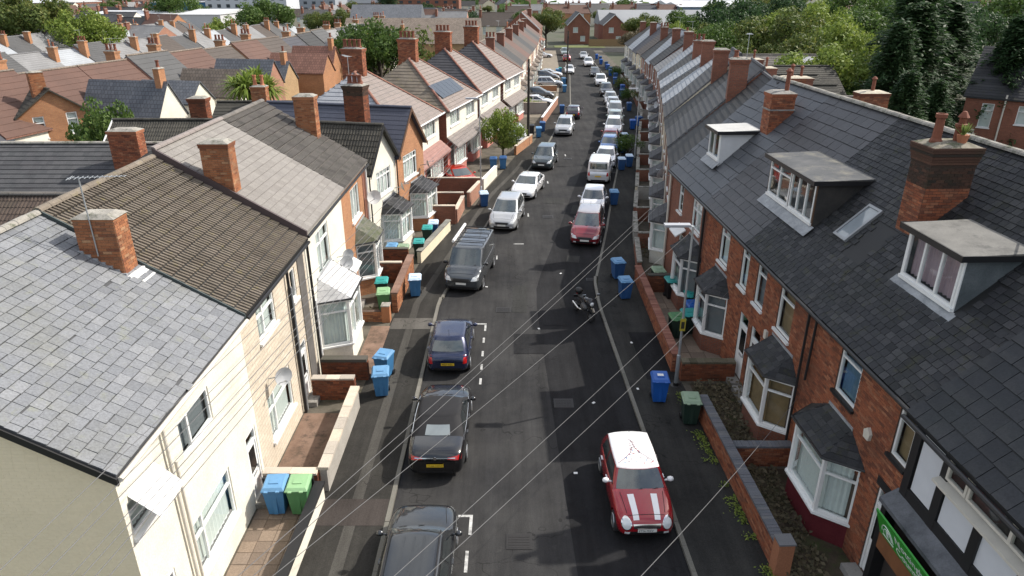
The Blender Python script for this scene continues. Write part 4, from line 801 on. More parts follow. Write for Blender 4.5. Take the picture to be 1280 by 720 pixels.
# painted marks: the parking bay lines by the left cars
lm = rough_mat('worn_white_line', (.3, .3, .29), (.58, .58, .56), 4, 30, .7, .1, (.07, .07, .07), 5)
m = MB()
def mark(x0, y0, x1, y1):
    m.face([(x0, y0, .012), (x1, y0, .012), (x1, y1, .012), (x0, y1, .012)])
mark(-1.55, 15.55, -1.13, 15.64); mark(-1.22, 14.85, -1.13, 15.55)
for y in (13.5, 12.2, 10.9): mark(-1.26, y, -1.17, y+.75)
mark(-1.62, 27.95, -1.15, 28.05); mark(-1.24, 27.3, -1.15, 27.9)
for y in (26.2, 25.0, 23.9, 22.8): mark(-1.27, y, -1.18, y+.45)
m.build('bay_marking', lm, kind='structure')
m = MB()
for y in (44, 52.5, 62): x = lerp(KL, y)+2.3; mark(x, y, x+.1, y+.7)
mark(.1, 38.6, .7, 38.72); mark(-.9, 36.1, -.82, 36.7)
m.build('bay_marking', lm, kind='structure')
# ================================================================== GARDEN WALLS
def gwall(label, P0, P1, ht, th=.22, wm=None, cm=None, real=False, cop=(.45, .3, .06), z=.1, bm=None, pier=None, cat='wall', name='garden_wall'):
    h = House(name, label, cat, P0, P1, z); W = h.W; m = MB(); m.box(0, -th/2, -.1, W, th/2, ht); wl = m.build('wall_body', mortar_d if real else wm, h.o)
    if real:
        for O, U, L in (((0, -th/2, 0), XU, W), ((W, th/2, 0), -XU, W), ((0, th/2, 0), YO, th), ((W, -th/2, 0), -YO, th)):
            O = Vector(O); cover(h, wl, [O, O+U*L, O+U*L+Z3*ht, O+Z3*ht], 'brick', 'brick', bm or brick_rd, .075, .225, .01, gap=.011, lift=0)
    if cm:
        n = max(1, round(W/cop[0])); l = W/n
        for i in range(n): h.piece('coping_stone', wl, frame_m((i*l+.004, -cop[1]/2, ht+.001), XU, Vector((0, 1, 0)), Z3, l-.008, cop[1], cop[2]*(1+random.uniform(-.1, .1))), 'brick', cm, max(cop[0], cop[1])*.9)
    if pier: p = MB(); p.box(pier-.18, -.2, -.05, pier+.18, .2, ht+.28); p.build('pier', bm or wm or brick_rd, h.o); p = MB(); p.box(pier-.2, -.22, ht+.283, pier+.2, .22, ht+.33); p.build('pier_cap', cm or cement, h.o)
    h.finish({'brick': 'brickwork', 'coping_stone': 'coping_stones'}); return h
cop_cream = pieces('cream_coping', [(.55, .47, .37), (.62, .54, .44), (.4, .36, .31)], .85, (.3, .27, .22), .4, .4, 3)
cop_dark = pieces('dark_coping', [(.07, .065, .055), (.11, .1, .085)], .9, (.05, .06, .03), .5, .6, 3)
gwall('white painted kerbside wall with flat black coping by the two bins', (-5.72, 6), (-5.62, 16.2), .62, .16, w_white, blackpaint, cop=(20, .3, .06))
gwall('short black fence behind the pale blue and green bins', (-7.3, 16.22), (-5.8, 16.22), .75, .08, blackpaint, blackpaint, cop=(2, .12, .04), cat='fence', name='board_fence')
gwall('pebbledashed kerbside wall with cream coping stones', (-5.6, 16.55), (-5.6, 21.1), .8, .2, w_grey, cop_cream, cop=(.62, .32, .09))
gwall('old brick wall with cream coping facing the two bins', (-7.35, 16.5), (-5.75, 16.5), .75, .22, None, cop_cream, True, (.75, .3, .07), bm=brick_dk)
gwall('mottled brick wall with pale coping by the grey step', (-7.3, 21.7), (-5.75, 21.7), .85, .24, None, cop_cream, True, (.6, .3, .06), bm=brick_dk)
gwall('dark brick wall with rounded black coping', (-7.3, 23.1), (-5.55, 23.1), .8, .24, None, cop_dark, True, (1.8, .34, .12), bm=brick_dk)
gwall('low orange brick wall with an end pier', (-7.2, 28.15), (-5.55, 28.15), .5, .24, None, None, True, bm=brick_or, pier=1.5)
gwall('brown coped brick wall beside the white lidded blue bin', (-5.45, 29.0), (-5.35, 34.0), .95, .24, None, pieces('brown_coping', [(.2, .12, .09), (.27, .17, .13)], .85), True, (.5, .34, .07), bm=brick_or)
gwall('brick side wall between the orange brick house and the white gable', (-7.3, 34.2), (-5.5, 34.2), 1.25, .2, None, cop_dark, True, (.6, .26, .05), bm=brick_dk)
gwall('brick side wall with pale top edge by the green bin', (-7.25, 32.6), (-5.6, 32.6), 1.1, .2, None, cop_cream, True, (.9, .22, .05), bm=brick_dk)
gwall('cream wall with grey coping by the row of small bins', (-5.1, 35.3), (-3.95, 40.9), .65, .22, w_cream, pieces('grey_coping', [(.2, .2, .18), (.26, .25, .22)], .85), False, (.5, .32, .07))
for i, (a, b, y, hh, l) in enumerate(((-6.3, -3.6, 42.2, 1.2, 'nearest'), (-5.6, -3.3, 45.6, 1.1, 'middle'), (-6.2, -2.2, 49.2, 1.2, 'farthest'))):
    gwall('red brick yard wall with white coping, %s of three behind each other' % l, (a, y), (b, y), hh, .2, w_brick_rd, cop_cream, False, (.9, .26, .05))
gwall('pinkish brick kerbside wall by the silver people carrier', (-3.6, 42.3), (-3.35, 45.5), .9, .2, w_brick_pk, cop_cream, False, (.8, .26, .05)); gwall('peach brick wall by the blue bin near the lamp post', (-3.0, 45.9), (-2.35, 49.1), 1.0, .2, w_brick_pk, cop_cream, False, (.8, .26, .05))
gwall('white painted wall at the driveway of the orange sports car', (-2.2, 50.2), (-1.3, 54.5), .8, .2, w_white, upvc, False, (.8, .26, .05)); gwall('orange brick wall under the small tree', (.3, 62.0), (1.9, 67.6), .8, .2, w_brick_or, cop_cream, False, (.8, .26, .05))
gwall('grey block wall at the driveway with yellow shrubs', (.4, 84.5), (4.2, 84.5), 1.3, .25, w_grey, cop_cream, False, (.8, .3, .05)); gwall('peach wall with white piers beside the blue bins', (3.3, 76.5), (5.9, 92), .9, .2, w_brick_pk, upvc, False, (.8, .26, .05))
for i, y in enumerate((97.5, 104, 112, 120)): gwall('low driveway wall across the slope, number %s up the street' % ('one two three four'.split()[i]), (lerp(FLN, y)+.2, y), (lerp(PLN, y)-.3, y), .8, .25, w_brick_or if i % 2 else w_cream, cop_cream, False, (1.0, .3, .05))
# right hand side
blue_c = (.115, .32, .07)
gwall('long red brick kerbside wall with blue brick coping near the red car', (6.92, 13.3), (6.68, 20.6), .78, .24, None, brick_blue, True, blue_c, pier=.12)
gwall('red brick yard divider with blue brick coping below the bay windows', (6.85, 17.85), (8.85, 17.85), .72, .22, None, brick_blue, True, blue_c)
gwall('mossy brick yard divider at the foot of the lamp post', (6.5, 23.05), (8.55, 23.05), .75, .3, None, pieces('mossy_coping', [(.09, .08, .05), (.15, .13, .09), (.07, .08, .04)], .95), True, (.3, .34, .08), bm=brick_dk)
gwall('red brick kerbside wall with brick coping running past the lamp post', (6.42, 23.6), (6.5, 33.0), .72, .26, None, pieces('red_coping', [(.24, .1, .07), (.3, .14, .1), (.2, .08, .06)], .9), True, (.115, .34, .08))
gwall('dark brick yard divider by the teal lidded bin', (6.7, 31.4), (8.2, 31.4), .9, .2, None, cop_dark, True, (.6, .28, .06), bm=brick_dk)
for i, (y0, y1) in enumerate(((33.6, 37.5), (38.4, 42.5), (43.5, 47.5), (48.6, 52.6), (53.6, 58), (59, 63), (64, 68), (70, 75), (76, 81), (83, 88), (90, 96), (98, 104), (106, 112), (114, 120))):
    gwall('low front wall beside the right pavement, %s beyond the lamp post' % 'first second third fourth fifth sixth seventh eighth ninth tenth eleventh twelfth thirteenth fourteenth'.split()[i], (lerp(PR, y0)+.12, y0), (lerp(PR, y1)+.12, y1), .7, .22, [w_brick_rd, w_grey, w_brick_rd, w_cream][i % 4], cement if i < 6 else cement, False, (.5, .28, .06))
    gwall('short side wall between right hand yards, %s beyond the lamp post' % 'first second third fourth fifth sixth seventh eighth ninth tenth eleventh twelfth thirteenth fourteenth'.split()[i], (lerp(PR, y1)+.25, y1+.3), (lerp(FR, y1)-.1, y1+.3), .9, .2, [w_brick_rd, w_brick_rd, w_grey][i % 3], cement, False, (.5, .26, .06))
# ================================================================== WHEELIE BINS, POLES
def make_bin(bm, lm_, name='wheelie_bin', lidopen=0):
    t = empty(name); m = MB(); a, b, c, d = .22, .26, .29, .34
    lo = [Vector((-a, -b, .06)), Vector((a, -b, .06)), Vector((a, b, .06)), Vector((-a, b, .06))]; up = [Vector((-c, -d, .95)), Vector((c, -d, .95)), Vector((c, d-.02, .95)), Vector((-c, d-.02, .95))]
    m.face(lo[::-1]); m.face(up)
    for i in range(4): j = (i+1) % 4; m.face([lo[i], lo[j], up[j], up[i]])
    m.fbox((0, 0, .9), XU, Vector((0, 1, 0)), -c-.025, c+.025, -d-.03, d-.03, 0, .05); m.fbox((0, -b-.03, .45), XU, Vector((0, 1, 0)), -.06, .06, -.03, .06, -.35, .3); m.build('bin_body', bm, t)
    l = MB(); e = .03
    P = [Vector((-c-e, -d-.05, .955)), Vector((c+e, -d-.05, .955)), Vector((c+e, d, .965)), Vector((-c-e, d, .965))]; Q = [Vector((-c+.03, -d+.03, 1.03)), Vector((c-.03, -d+.03, 1.03)), Vector((c-.03, d-.07, 1.06)), Vector((-c+.03, d-.07, 1.06))]
    l.face(P[::-1]); l.face(Q)
    for i in range(4): j = (i+1) % 4; l.face([P[i], P[j], Q[j], Q[i]])
    l.fbox((0, -.05, 1.05), XU, Vector((0, 1, 0)), -.13, .13, -.1, .1, -.03, .012)
    for s in (-.16, .16): l.fbox((s, -d-.07, .955), XU, Vector((0, 1, 0)), -.05, .05, -.04, .03, 0, .03)
    l.build('lid', lm_, t); hb = MB(); hb.tube([(-c, d+.05, .93), (c, d+.05, .93)], .018, 6); hb.build('handle', lm_, t)
    for s in (-1, 1): w_ = MB(); w_.v = []; w_.lathe([(.1, -.025), (.1, .025)], (0, 0, 0), 12); w_.v = [(z+s*(a+.04), x+b-.03, y+.1) for x, y, z in w_.v]; w_.build('wheel', black, t)
    return t
BC = dict(blue=plain('bin_blue', (.025, .09, .24), .5, var=.2), sky=plain('bin_faded_blue', (.12, .28, .48), .55, var=.2), green=plain('bin_green', (.07, .2, .08), .45, var=.1), pgreen=plain('bin_pale_green', (.24, .42, .22), .5, var=.1), dark=plain('bin_dark_green', (.015, .035, .025), .5),
          teal=plain('bin_teal', (.03, .3, .28), .5, var=.2), white=plain('bin_pale_lid', (.5, .62, .75), .5), mid=plain('bin_mid_blue', (.045, .17, .35), .5, var=.2), black=black, royal=plain('bin_royal_blue', (.012, .1, .4), .45, var=.2), sage=plain('bin_sage', (.24, .33, .22), .55, var=.15))
bins = {}
def bin_(x, y, b, l, rz, label, group=None, z=.1):
    if not bins: bins['p'] = make_bin(BC[b], BC[l]); o = bins['p']
    else: o = copy_tree(bins['p'], None, {'bin_body': BC[b], 'lid': BC[l], 'handle': BC[l]})
    o.location = (x, y, z); o.rotation_euler = (0, 0, R(rz)); tag(o, label, 'wheelie bin', group or 'wheelie bins along the street'); return o
for a in [(-6.75, 15.75, 'mid', 'sky', 4, 'pale blue wheelie bin on brown paving beside the white house', .12), (-6.08, 15.75, 'green', 'pgreen', 3, 'pale green wheelie bin beside the pale blue one', .12),
    (-4.85, 22.0, 'mid', 'sky', 8, 'sky blue wheelie bin on the left pavement, in front of its pair', .1), (-4.95, 23.3, 'mid', 'sky', -15, 'sky blue wheelie bin by the black coped wall, behind its pair', .1),
    (-4.75, 31.0, 'mid', 'white', 6, 'blue bin with whitish lid at the brown coped wall', .1), (-6.0, 29.3, 'green', 'pgreen', 8, 'green wheelie bin behind the low orange brick wall', .1), (-6.3, 30.6, 'dark', 'teal', 5, 'dark bin with turquoise lid behind the green bin', .1),
    (-5.2, 36.2, 'dark', 'teal', 3, 'black bin with turquoise lid, nearest in the cream walled yard', .1), (-5.0, 38.6, 'dark', 'teal', 3, 'black bin with turquoise lid, second in the cream walled yard', .1), (-4.75, 39.6, 'blue', 'white', 3, 'dark blue bin with white lid in the cream walled yard', .1),
    (-6.6, 35.5, 'mid', 'sky', 0, 'blue wheelie bin under the white bay window', .1), (-5.95, 35.3, 'green', 'sage', 0, 'sage green bin under the white bay window', .1),
    (-1.95, 46.1, 'blue', 'white', 10, 'blue bin with white lid beside the peach brick wall', .1), (-1.55, 56.6, 'mid', 'blue', 0, 'blue bin, left of the pair under the small tree', .1), (-.75, 56.9, 'mid', 'blue', 0, 'blue bin, right of the pair under the small tree', .1),
    (2.7, 70.2, 'mid', 'sky', 0, 'blue bin by the pinkish driveway wall, front of the pair', .1), (3.2, 73.2, 'blue', 'blue', 0, 'dark blue bin by the pinkish driveway wall, rear of the pair', .1), (2.0, 71.5, 'black', 'black', 0, 'black bin at the white driveway', .1), (6.0, 84.5, 'blue', 'blue', 0, 'blue bin alone on the far left pavement', .1),
    (7.6, 103, 'mid', 'sky', 0, 'small blue bin far up the left pavement, nearest', .1), (8.1, 112, 'mid', 'sky', 20, 'small blue bin far up the left pavement, second', .1), (7.9, 125, 'mid', 'sky', 0, 'small blue bin far up the left pavement, third', .1), (8.5, 127, 'mid', 'teal', 0, 'small blue bin with turquoise lid far up the left pavement', .1),
    (5.38, 21.6, 'royal', 'royal', -3, 'bright blue wheelie bin standing alone on the right pavement', .1), (6.18, 20.2, 'dark', 'sage', -4, 'dark bin with sage lid against the right kerbside wall', .1),
    (5.5, 30.7, 'blue', 'sky', 8, 'blue bin on the right pavement, nearer of the pair', .1), (5.5, 33.2, 'blue', 'sky', 12, 'blue bin on the right pavement, farther of the pair', .1), (7.1, 46.5, 'blue', 'sky', 0, 'blue wheelie bin alone opposite the white car', .1),
    (7.1, 26.6, 'dark', 'green', 5, 'dark green bin in the yard under the bay, left end', .1), (7.7, 27.0, 'dark', 'teal', 5, 'dark bin with turquoise lid in the yard, next to the green bin', .1), (8.1, 27.9, 'royal', 'royal', 5, 'blue bin in the yard behind the lamp post', .1), (8.3, 29.0, 'dark', 'teal', 5, 'dark bin with turquoise lid behind the lamp post', .1),
    (7.35, 32.0, 'dark', 'sage', 5, 'dark bin with sage lid in the shaded yard', .1), (7.75, 30.7, 'black', 'teal', 5, 'black bin with turquoise lid in the shaded yard', .1), (8.1, 36.3, 'black', 'teal', 5, 'black bin with turquoise lid under the narrow white bay', .1),
    (9.1, 56.5, 'blue', 'white', 0, 'blue bin with pale lid, left of the pair on the far right pavement', .1), (9.9, 57.6, 'blue', 'white', 0, 'blue bin with pale lid, right of the pair on the far right pavement', .1), (10.2, 63.0, 'blue', 'white', 0, 'blue bin with white lid beside the far lamp post', .1), (10.9, 67.0, 'dark', 'white', 0, 'dark bin with white lid beyond the far lamp post', .1),
    (12.9, 74.5, 'royal', 'royal', 0, 'bright blue bin in a front yard far up on the right', .1), (13.9, 76.5, 'royal', 'blue', 30, 'blue bin lying close to the yard fence far up on the right', .1), (14.4, 86.5, 'blue', 'blue', 0, 'lone dark blue bin by the silver cars', .1)]:
    bin_(*a[:6], z=a[6])
for i in range(12):
    y = 98+i*5.0+random.uniform(-1, 1); bin_(lerp(KR, y)+.8+random.uniform(0, .9), y, ('blue', 'royal')[i % 2], ('blue', 'royal')[i % 2], random.uniform(-20, 20), 'tiny blue bin among those lining the far right pavement', 'far blue bins on the right pavement')
def lamp_post(x, y, ht, ax, label, arm=.9, yellow=False, z=.1):
    t = empty('street_lamp', (x, y, z), 0, label, 'street lamp'); m = MB(); m.tube([(0, 0, 0), (0, 0, 1.3), (0, 0, 1.34), (0, 0, ht)], [.075, .075, .048, .035], 10); m.build('pole', galv, t)
    m = MB(); m.tube([(0, 0, ht), (ax*.25, 0, ht+.05)], .03, 8); m.build('bracket', galv, t)
    m = MB(); m.fbox((0, 0, ht+.02), XU*ax, Vector((0, 1, 0)), .1, arm, -.13, .13, 0, .08); m.build('lamp_head', plain('lamp_white', (.36, .37, .39), .45), t)
    m = MB(); m.fbox((0, 0, ht+.0), XU*ax, Vector((0, 1, 0)), .3, arm-.06, -.1, .1, 0, .018); m.build('lamp_glass', plain('lamp_lens', (.5, .5, .48), .2), t)
    m = MB(); m.lathe([(.22, 0), (.22, .01), (.11, .03), (.11, .12)], (0, 0, 0), 12); m.build('base_collar', black, t)
    if yellow: m = MB(); m.fbox((0, 0, 2.35), XU, Vector((0, 1, 0)), -.1, .1, -.075, -.06, 0, .5); y_ = m.build('notice', plain('yellow_notice', (.4, .33, .04), .5), t); m = MB(); m.fbox((0, 0, 2.45), XU, Vector((0, 1, 0)), -.06, .06, -.08, -.077, 0, .28); m.build('notice_panel', plain('notice_black', (.03, .03, .02), .5), y_)
    return t
lamp_post(6.25, 22.6, 6.35, -1, 'grey steel street lamp with a yellow notice by the right kerbside wall', 1.0, True)
lamp_post(-2.15, 46.4, 7.2, -1, 'slim grey street lamp beside the blue bin on the left pavement'); lamp_post(10.85, 60.4, 6.0, -1, 'grey street lamp among bins on the far right pavement')
def tpole(x, y, ht, label):
    t = empty('telegraph_pole', (x, y, 0), 0, label, 'telegraph pole'); m = MB(); m.tube([(0, 0, 0), (0, 0, ht)], [.15, .1], 10); m.build('pole', tar, t)
    m = MB(); m.tube([(-.18, 0, ht-.3), (.18, 0, ht-.3)], .02, 6); m.tube([(0, -.18, ht-.6), (0, .18, ht-.6)], .02, 6); m.build('step_irons', galv, t); m = MB(); m.box(-.12, -.17, ht-1.1, .12, -.1, ht-.8); m.build('junction_box', black, t); return t
tpole(1.55, 66.5, 8.0, 'dark wooden telegraph pole by the small leafy tree'); tpole(8.6, 112, 8.0, 'dark wooden pole beside the far white car')

# ironwork in the road and at the kerb
iron = plain('cast_iron', (.03, .028, .027), .6, .4)
for i, (x, y, l) in enumerate(((1.9, 21.5, 'near the bright blue bin'), (-.4, 29.5, 'below the grey van'), (2.4, 44, 'between the silver and dark red people carriers'), (5.0, 61, 'mid road by the blue hatchback'), (.2, 14.6, 'by the near bay marking'))):
    t = empty('manhole_cover', (x, y, .006), 0, 'dark iron manhole cover in the road '+l, 'manhole cover'); m = MB(); m.box(-.36, -.3, 0, .36, .3, .008); m.build('frame', iron, t); m = MB()
    for a in range(6):
        for b in range(5): m.box(-.3+a*.1, -.25+b*.1, .008, -.22+a*.1, -.17+b*.1, .014)
    m.build('lid_studs', iron, t, kind='stuff')
for i, (y, l) in enumerate(((18.6, 'beside the red hatchback'), (33.2, 'beyond the motorbike'), (56, 'beside the white van'))):
    t = empty('drain_grate', (lerp(KR, y)-.24, y, .006), 0, 'iron drain grate at the right kerb '+l, 'drain'); m = MB(); m.box(-.2, -.2, 0, .2, .2, .006); m.build('frame', black, t)
    for a in range(6): m = MB(); m.box(-.18, -.18+a*.062, .006, .18, -.145+a*.062, .014); m.build('grate_bar', iron, t, uv=False)

rnd = random.Random(8)
for i in range(8):
    y = rnd.uniform(24, 85); x = lerp(KL, y)+2.6+rnd.uniform(0, 3.6); l_, w__ = rnd.uniform(.8, 3.2), rnd.uniform(.5, 1.4); d = dirat(KL, y); sd = Vector((d.y, -d.x, 0)); O = Vector((x, y, .0095+.0011*i)); m = MB(); m.face([O, O+sd*w__, O+sd*w__+d*l_, O+d*l_]); m.build('road_patch', (road_d, roadmat('grey_repair', (.03, .03, .029), (.042, .042, .04), (.055, .053, .05)))[i % 2], kind='structure')
m = MB(); m.box(-.11, -.1, 1.065, .11, .06, 1.068)
for o in list(bpy.data.objects):
    if o.get('label', '').startswith('bright blue wheelie bin'): m.build('address_sticker', white, o)
# ================================================================== CARS
from mathutils.bvhtree import BVHTree
def ev_mesh(o):
    dg = bpy.context.evaluated_depsgraph_get(); me = bpy.data.meshes.new_from_object(o.evaluated_get(dg)); return me
tyre_m = plain('tyre_rubber', (.02, .02, .021), .85); rim_m = plain('alloy', (.45, .46, .47), .3, .8, var=.1); lamp_c = plain('headlamp', (.7, .72, .72), .08, spec=.9); lamp_r = plain('tail_lamp', (.45, .01, .01), .12, spec=.8)
plate_w = plain('plate_white', (.75, .75, .7), .4); plate_y = plain('plate_yellow', (.75, .5, .03), .4); chrome = plain('chrome', (.7, .7, .7), .12, 1.0); inter = plain('car_interior', (.03, .03, .032), .8)
def paint(name, c, rough=.25, metal=.25): return plain('paint_'+name, c, rough, metal, coat=1.0, var=.04)
SP = {
 'mini': dict(L=3.65, W=1.69, H=1.42, hood=.86, cowl=.98, belt=.97, boot=.97, hl=.95, xf=(1.03, 1.5), xr=(3.52, 3.3), wr=.3, ax=(.62, 3.1), win=2, bf=.1),
 'hatch': dict(L=3.95, W=1.72, H=1.46, hood=.78, cowl=.98, belt=.98, boot=.98, hl=.8, xf=(.95, 1.75), xr=(3.8, 3.3), wr=.3, ax=(.78, 3.25), win=2, bf=.16),
 'mpv': dict(L=4.45, W=1.82, H=1.64, hood=.88, cowl=1.08, belt=1.05, boot=1.05, hl=.85, xf=(.85, 1.95), xr=(4.32, 3.95), wr=.32, ax=(.85, 3.6), win=3, bf=.2),
 'suv': dict(L=4.4, W=1.84, H=1.66, hood=.98, cowl=1.1, belt=1.08, boot=1.08, hl=.95, xf=(1.1, 1.85), xr=(4.3, 4.0), wr=.35, ax=(.85, 3.55), win=3, bf=.13),
 'coupe': dict(L=4.5, W=1.83, H=1.38, hood=.78, cowl=.95, belt=.95, boot=1.0, hl=.8, xf=(1.15, 2.05), xr=(4.1, 3.35), wr=.33, ax=(.85, 3.6), win=2, bf=.15),
 'cabrio': dict(L=4.7, W=1.84, H=1.42, hood=.8, cowl=.98, belt=1.0, boot=1.05, hl=.8, xf=(1.2, 1.95), xr=(3.95, 3.15), wr=.33, ax=(.9, 3.6), win=2, bf=.15),
 'estate': dict(L=4.6, W=1.86, H=1.56, hood=.9, cowl=1.04, belt=1.02, boot=1.02, hl=.9, xf=(1.1, 1.9), xr=(4.5, 4.1), wr=.34, ax=(.85, 3.6), win=3, bf=.15),
 'van': dict(L=4.9, W=1.95, H=1.95, hood=1.1, cowl=1.28, belt=1.2, boot=1.2, hl=1.0, xf=(.75, 1.5), xr=(4.85, 4.75), wr=.34, ax=(.9, 3.9), win=1, bf=.14),
}
def make_car(kind, pm, name='parked_car', roofm=None, mirrorm=None, plate=None, detail=True, opts=()):
    s = SP[kind]; L, W, H = s['L'], s['W'], s['H']; hw = W/2; t = empty(name); zb = .2
    # lower body: stations from nose to tail (x, width factor, bottom, shoulder, top)
    belt, boot, cw = s['belt'], s['boot'], s['cowl']; xc = s['xf'][0]; xr = s['xr'][0]
    S = [(0, .62, zb+.18, s['hood']*.62, s['hood']*.66), (.04, .78, zb+.06, s['hood']*.72, s['hood']*.78), (.16, .9, zb, s['hood']*.84, s['hood']*.93), (.4, .97, zb, s['hood']*.93, s['hood']), (xc*.72, 1.0, zb, cw*.9, cw*.95), (xc+.05, 1.0, zb, belt*.97, cw),
         (L*.42, 1.0, zb, belt*.99, belt), (L*.62, 1.0, zb, belt, belt+.01), (L*.8, .99, zb, belt*1.01, boot+.01), (L-.3, .95, zb+.02, boot*.98, boot+(.0 if kind not in ('coupe', 'cabrio') else .03)), (L-.1, .88, zb+.05, boot*.9, boot*.96), (L-.02, .8, zb+.1, boot*.76, boot*.82), (L, .72, zb+.2, boot*.66, boot*.7)]
    m = MB(); rows = []
    for x, wf, b, sh, tp in S:
        w_ = hw*wf; hs = [(0, b), (w_*.8, b), (w_*.96, b+.07), (w_, b+.4*(sh-b)), (w_*.985, sh-.13), (w_*.945, sh-.03), (w_*.8, sh+(tp-sh)*.6), (w_*.4, tp), (0, tp+.012)]
        full = [(-y, z) for y, z in hs[1:-1]][::-1]; ring = hs+full; rows.append([(L/2-x, y, z) for y, z in ring])
    n = len(rows[0]); m.v = [p for r in rows for p in r]
    for i in range(len(rows)-1):
        for j in range(n): q = (j+1) % n; m.f.append((i*n+j, i*n+q, (i+1)*n+q, (i+1)*n+j))
    m.f.append(tuple(reversed(range(n)))); m.f.append(tuple(range((len(rows)-1)*n, len(rows)*n))); m.m = [0]*len(m.f)
    o = m.build('body', pm, None, uv=False); b_ = bmesh.new(); b_.from_mesh(o.data); bmesh.ops.recalc_face_normals(b_, faces=b_.faces); b_.to_mesh(o.data); b_.free(); sb = o.modifiers.new('s', 'SUBSURF'); sb.levels = 2
    cutters = []
    for ax in s['ax']:
        c = MB(); c.lathe([(s['wr']+.055, -W), (s['wr']+.055, W)], (L/2-ax+.0013, .0017, s['wr']-.01), 26, 'y'); co = c.build('cut', black, None, uv=False); cutters.append(co); b_ = bmesh.new(); b_.from_mesh(co.data); bmesh.ops.recalc_face_normals(b_, faces=b_.faces); b_.to_mesh(co.data); b_.free()
        bm_ = o.modifiers.new('b', 'BOOLEAN'); bm_.object = co; bm_.operation = 'DIFFERENCE'
    for sv in ('MANIFOLD', 'EXACT', 'FLOAT', 'FAST'):
        try:
            for md in o.modifiers:
                if md.type == 'BOOLEAN': md.solver = sv
        except Exception: continue
        bpy.context.view_layer.update(); me = ev_mesh(o); ymax = max(abs(v.co.y) for v in me.vertices)
        if ymax < hw+.05 and len(me.polygons) > 300: break
    else: print('boolean failed', kind)
    bpy.data.objects.remove(o)
    for c in cutters: bpy.data.objects.remove(c)
    me.materials.clear(); me.materials.append(pm); me.polygons.foreach_set('use_smooth', [True]*len(me.polygons)); me.polygons.foreach_set('material_index', [0]*len(me.polygons))
    try: me.set_sharp_from_angle(angle=R(40))
    except Exception: pass
    body = bpy.data.objects.new('body', me); C.objects.link(body); body.parent = t
    bvh = BVHTree.FromPolygons([v.co[:] for v in me.vertices], [tuple(p.vertices) for p in me.polygons])
    u = MB(); u.box(-L/2+.35, -hw+.16, .17, L/2-.3, hw-.16, .55); u.build('underbody', black, t, uv=False)
    # cabin shell
    bf = s['bf']; br = .1; hb, hr = belt-.06, H-.045; w0, w1 = hw*.93, hw*(.74 if kind != 'van' else .86)
    def ring(hh, ins=0.0):
        e = hh; xf = s['xf'][0]+(s['xf'][1]-s['xf'][0])*e; xr_ = s['xr'][0]+(s['xr'][1]-s['xr'][0])*(e**1.25); w_ = w0+(w1-w0)*(e**1.35); z = hb+(hr-hb)*e
        return xf+ins, xr_-ins, w_-ins*.7, z
    def SV(edge, q, hh, off=0.0):
        "point on the cabin shell; edge 0 front (q -1..1), 1 right side (q 0..1 front to rear), 2 rear, 3 left side"
        xf, xr_, w_, z = ring(hh, 0); xf -= off; xr_ += off; w_ += off; z += off*.3
        if edge == 0: return Vector((L/2-(xf+bf*abs(q)**2.2), w_*q*.97, z))
        if edge == 2: return Vector((L/2-(xr_-br*abs(q)**2.5), w_*q*.96, z))
        x = xf+bf+(xr_-br-xf-bf)*q; y = w_*(.97+.03*math.sin(math.pi*min(1, q*1.1))); return Vector((L/2-x, -y if edge == 1 else y, z))
    def loop(hh, sc=1, dz=0):
        P = [SV(0, q, hh) for q in (1, .75, .4, 0, -.4, -.75)]+[SV(1, q, hh) for q in (0, .15, .35, .55, .75, .9)]+[SV(2, q, hh) for q in (-1, -.7, -.3, 0, .3, .7)]+[SV(3, q, hh) for q in (1, .9, .75, .55, .35, .15, 0)]
        P = P[:-1]; c = sum(P, Vector())/len(P); return [Vector((c.x+(p.x-c.x)*sc, p.y*sc, p.z+dz)) for p in P]
    rings = [loop(0), loop(.35), loop(.7), loop(.93), loop(1, 1, 0)]
    m = MB(); n = len(rings[0]); m.v = [tuple(p) for r in rings for p in r]
    for i in range(len(rings)-1):
        for j in range(n): q = (j+1) % n; m.f.append((i*n+q, i*n+j, (i+1)*n+j, (i+1)*n+q))
    m.m = [0]*len(m.f); cab = m.build('cabin', pm, t, smooth=True, uv=False)
    m = MB(); rr = [loop(.97, 1.004), loop(1, .97, .018), loop(1, .85, .036), loop(1, .5, .05)]; m.v = [tuple(p) for r in rr for p in r]
    for i in range(3):
        for j in range(n): q = (j+1) % n; m.f.append((i*n+q, i*n+j, (i+1)*n+j, (i+1)*n+q))
    m.f.append(tuple(reversed(range(3*n, 4*n)))); m.m = [0]*len(m.f); rf = m.build('roof', roofm or pm, t, smooth=True, uv=False)
    rbvh = BVHTree.FromPolygons([Vector(v) for v in m.v], m.f)
    def patch(nm, edge, q0, q1, h0, h1, mat, off=.006, par=None, nq=6, nh=4, taper=(0, 0), top=None):
        g = MB()
        for j in range(nh+1):
            for i in range(nq+1):
                hh = h0+(h1-h0)*j/nh; f0 = q0+taper[0]*j/nh; f1 = q1+taper[1]*j/nh; g.v.append(tuple(SV(edge, f0+(f1-f0)*i/nq, hh, off)))
        for j in range(nh):
            for i in range(nq): a = j*(nq+1)+i; g.f.append((a, a+1, a+nq+2, a+nq+1))
        g.m = [0]*len(g.f); return g.build(nm, mat, par or t, smooth=True, uv=False)
    gm = plain('car_window', (.02, .026, .028), .04, spec=.9, coat=1); ws = plain('windscreen_glass', (.045, .058, .058), .04, spec=.9, coat=1, var=.5, sc=2)
    soft = 'soft' in opts; fabric = plain('hood_fabric', (.008, .008, .01), .8)
    if soft: cab.data.materials[0] = fabric; rf.data.materials[0] = fabric
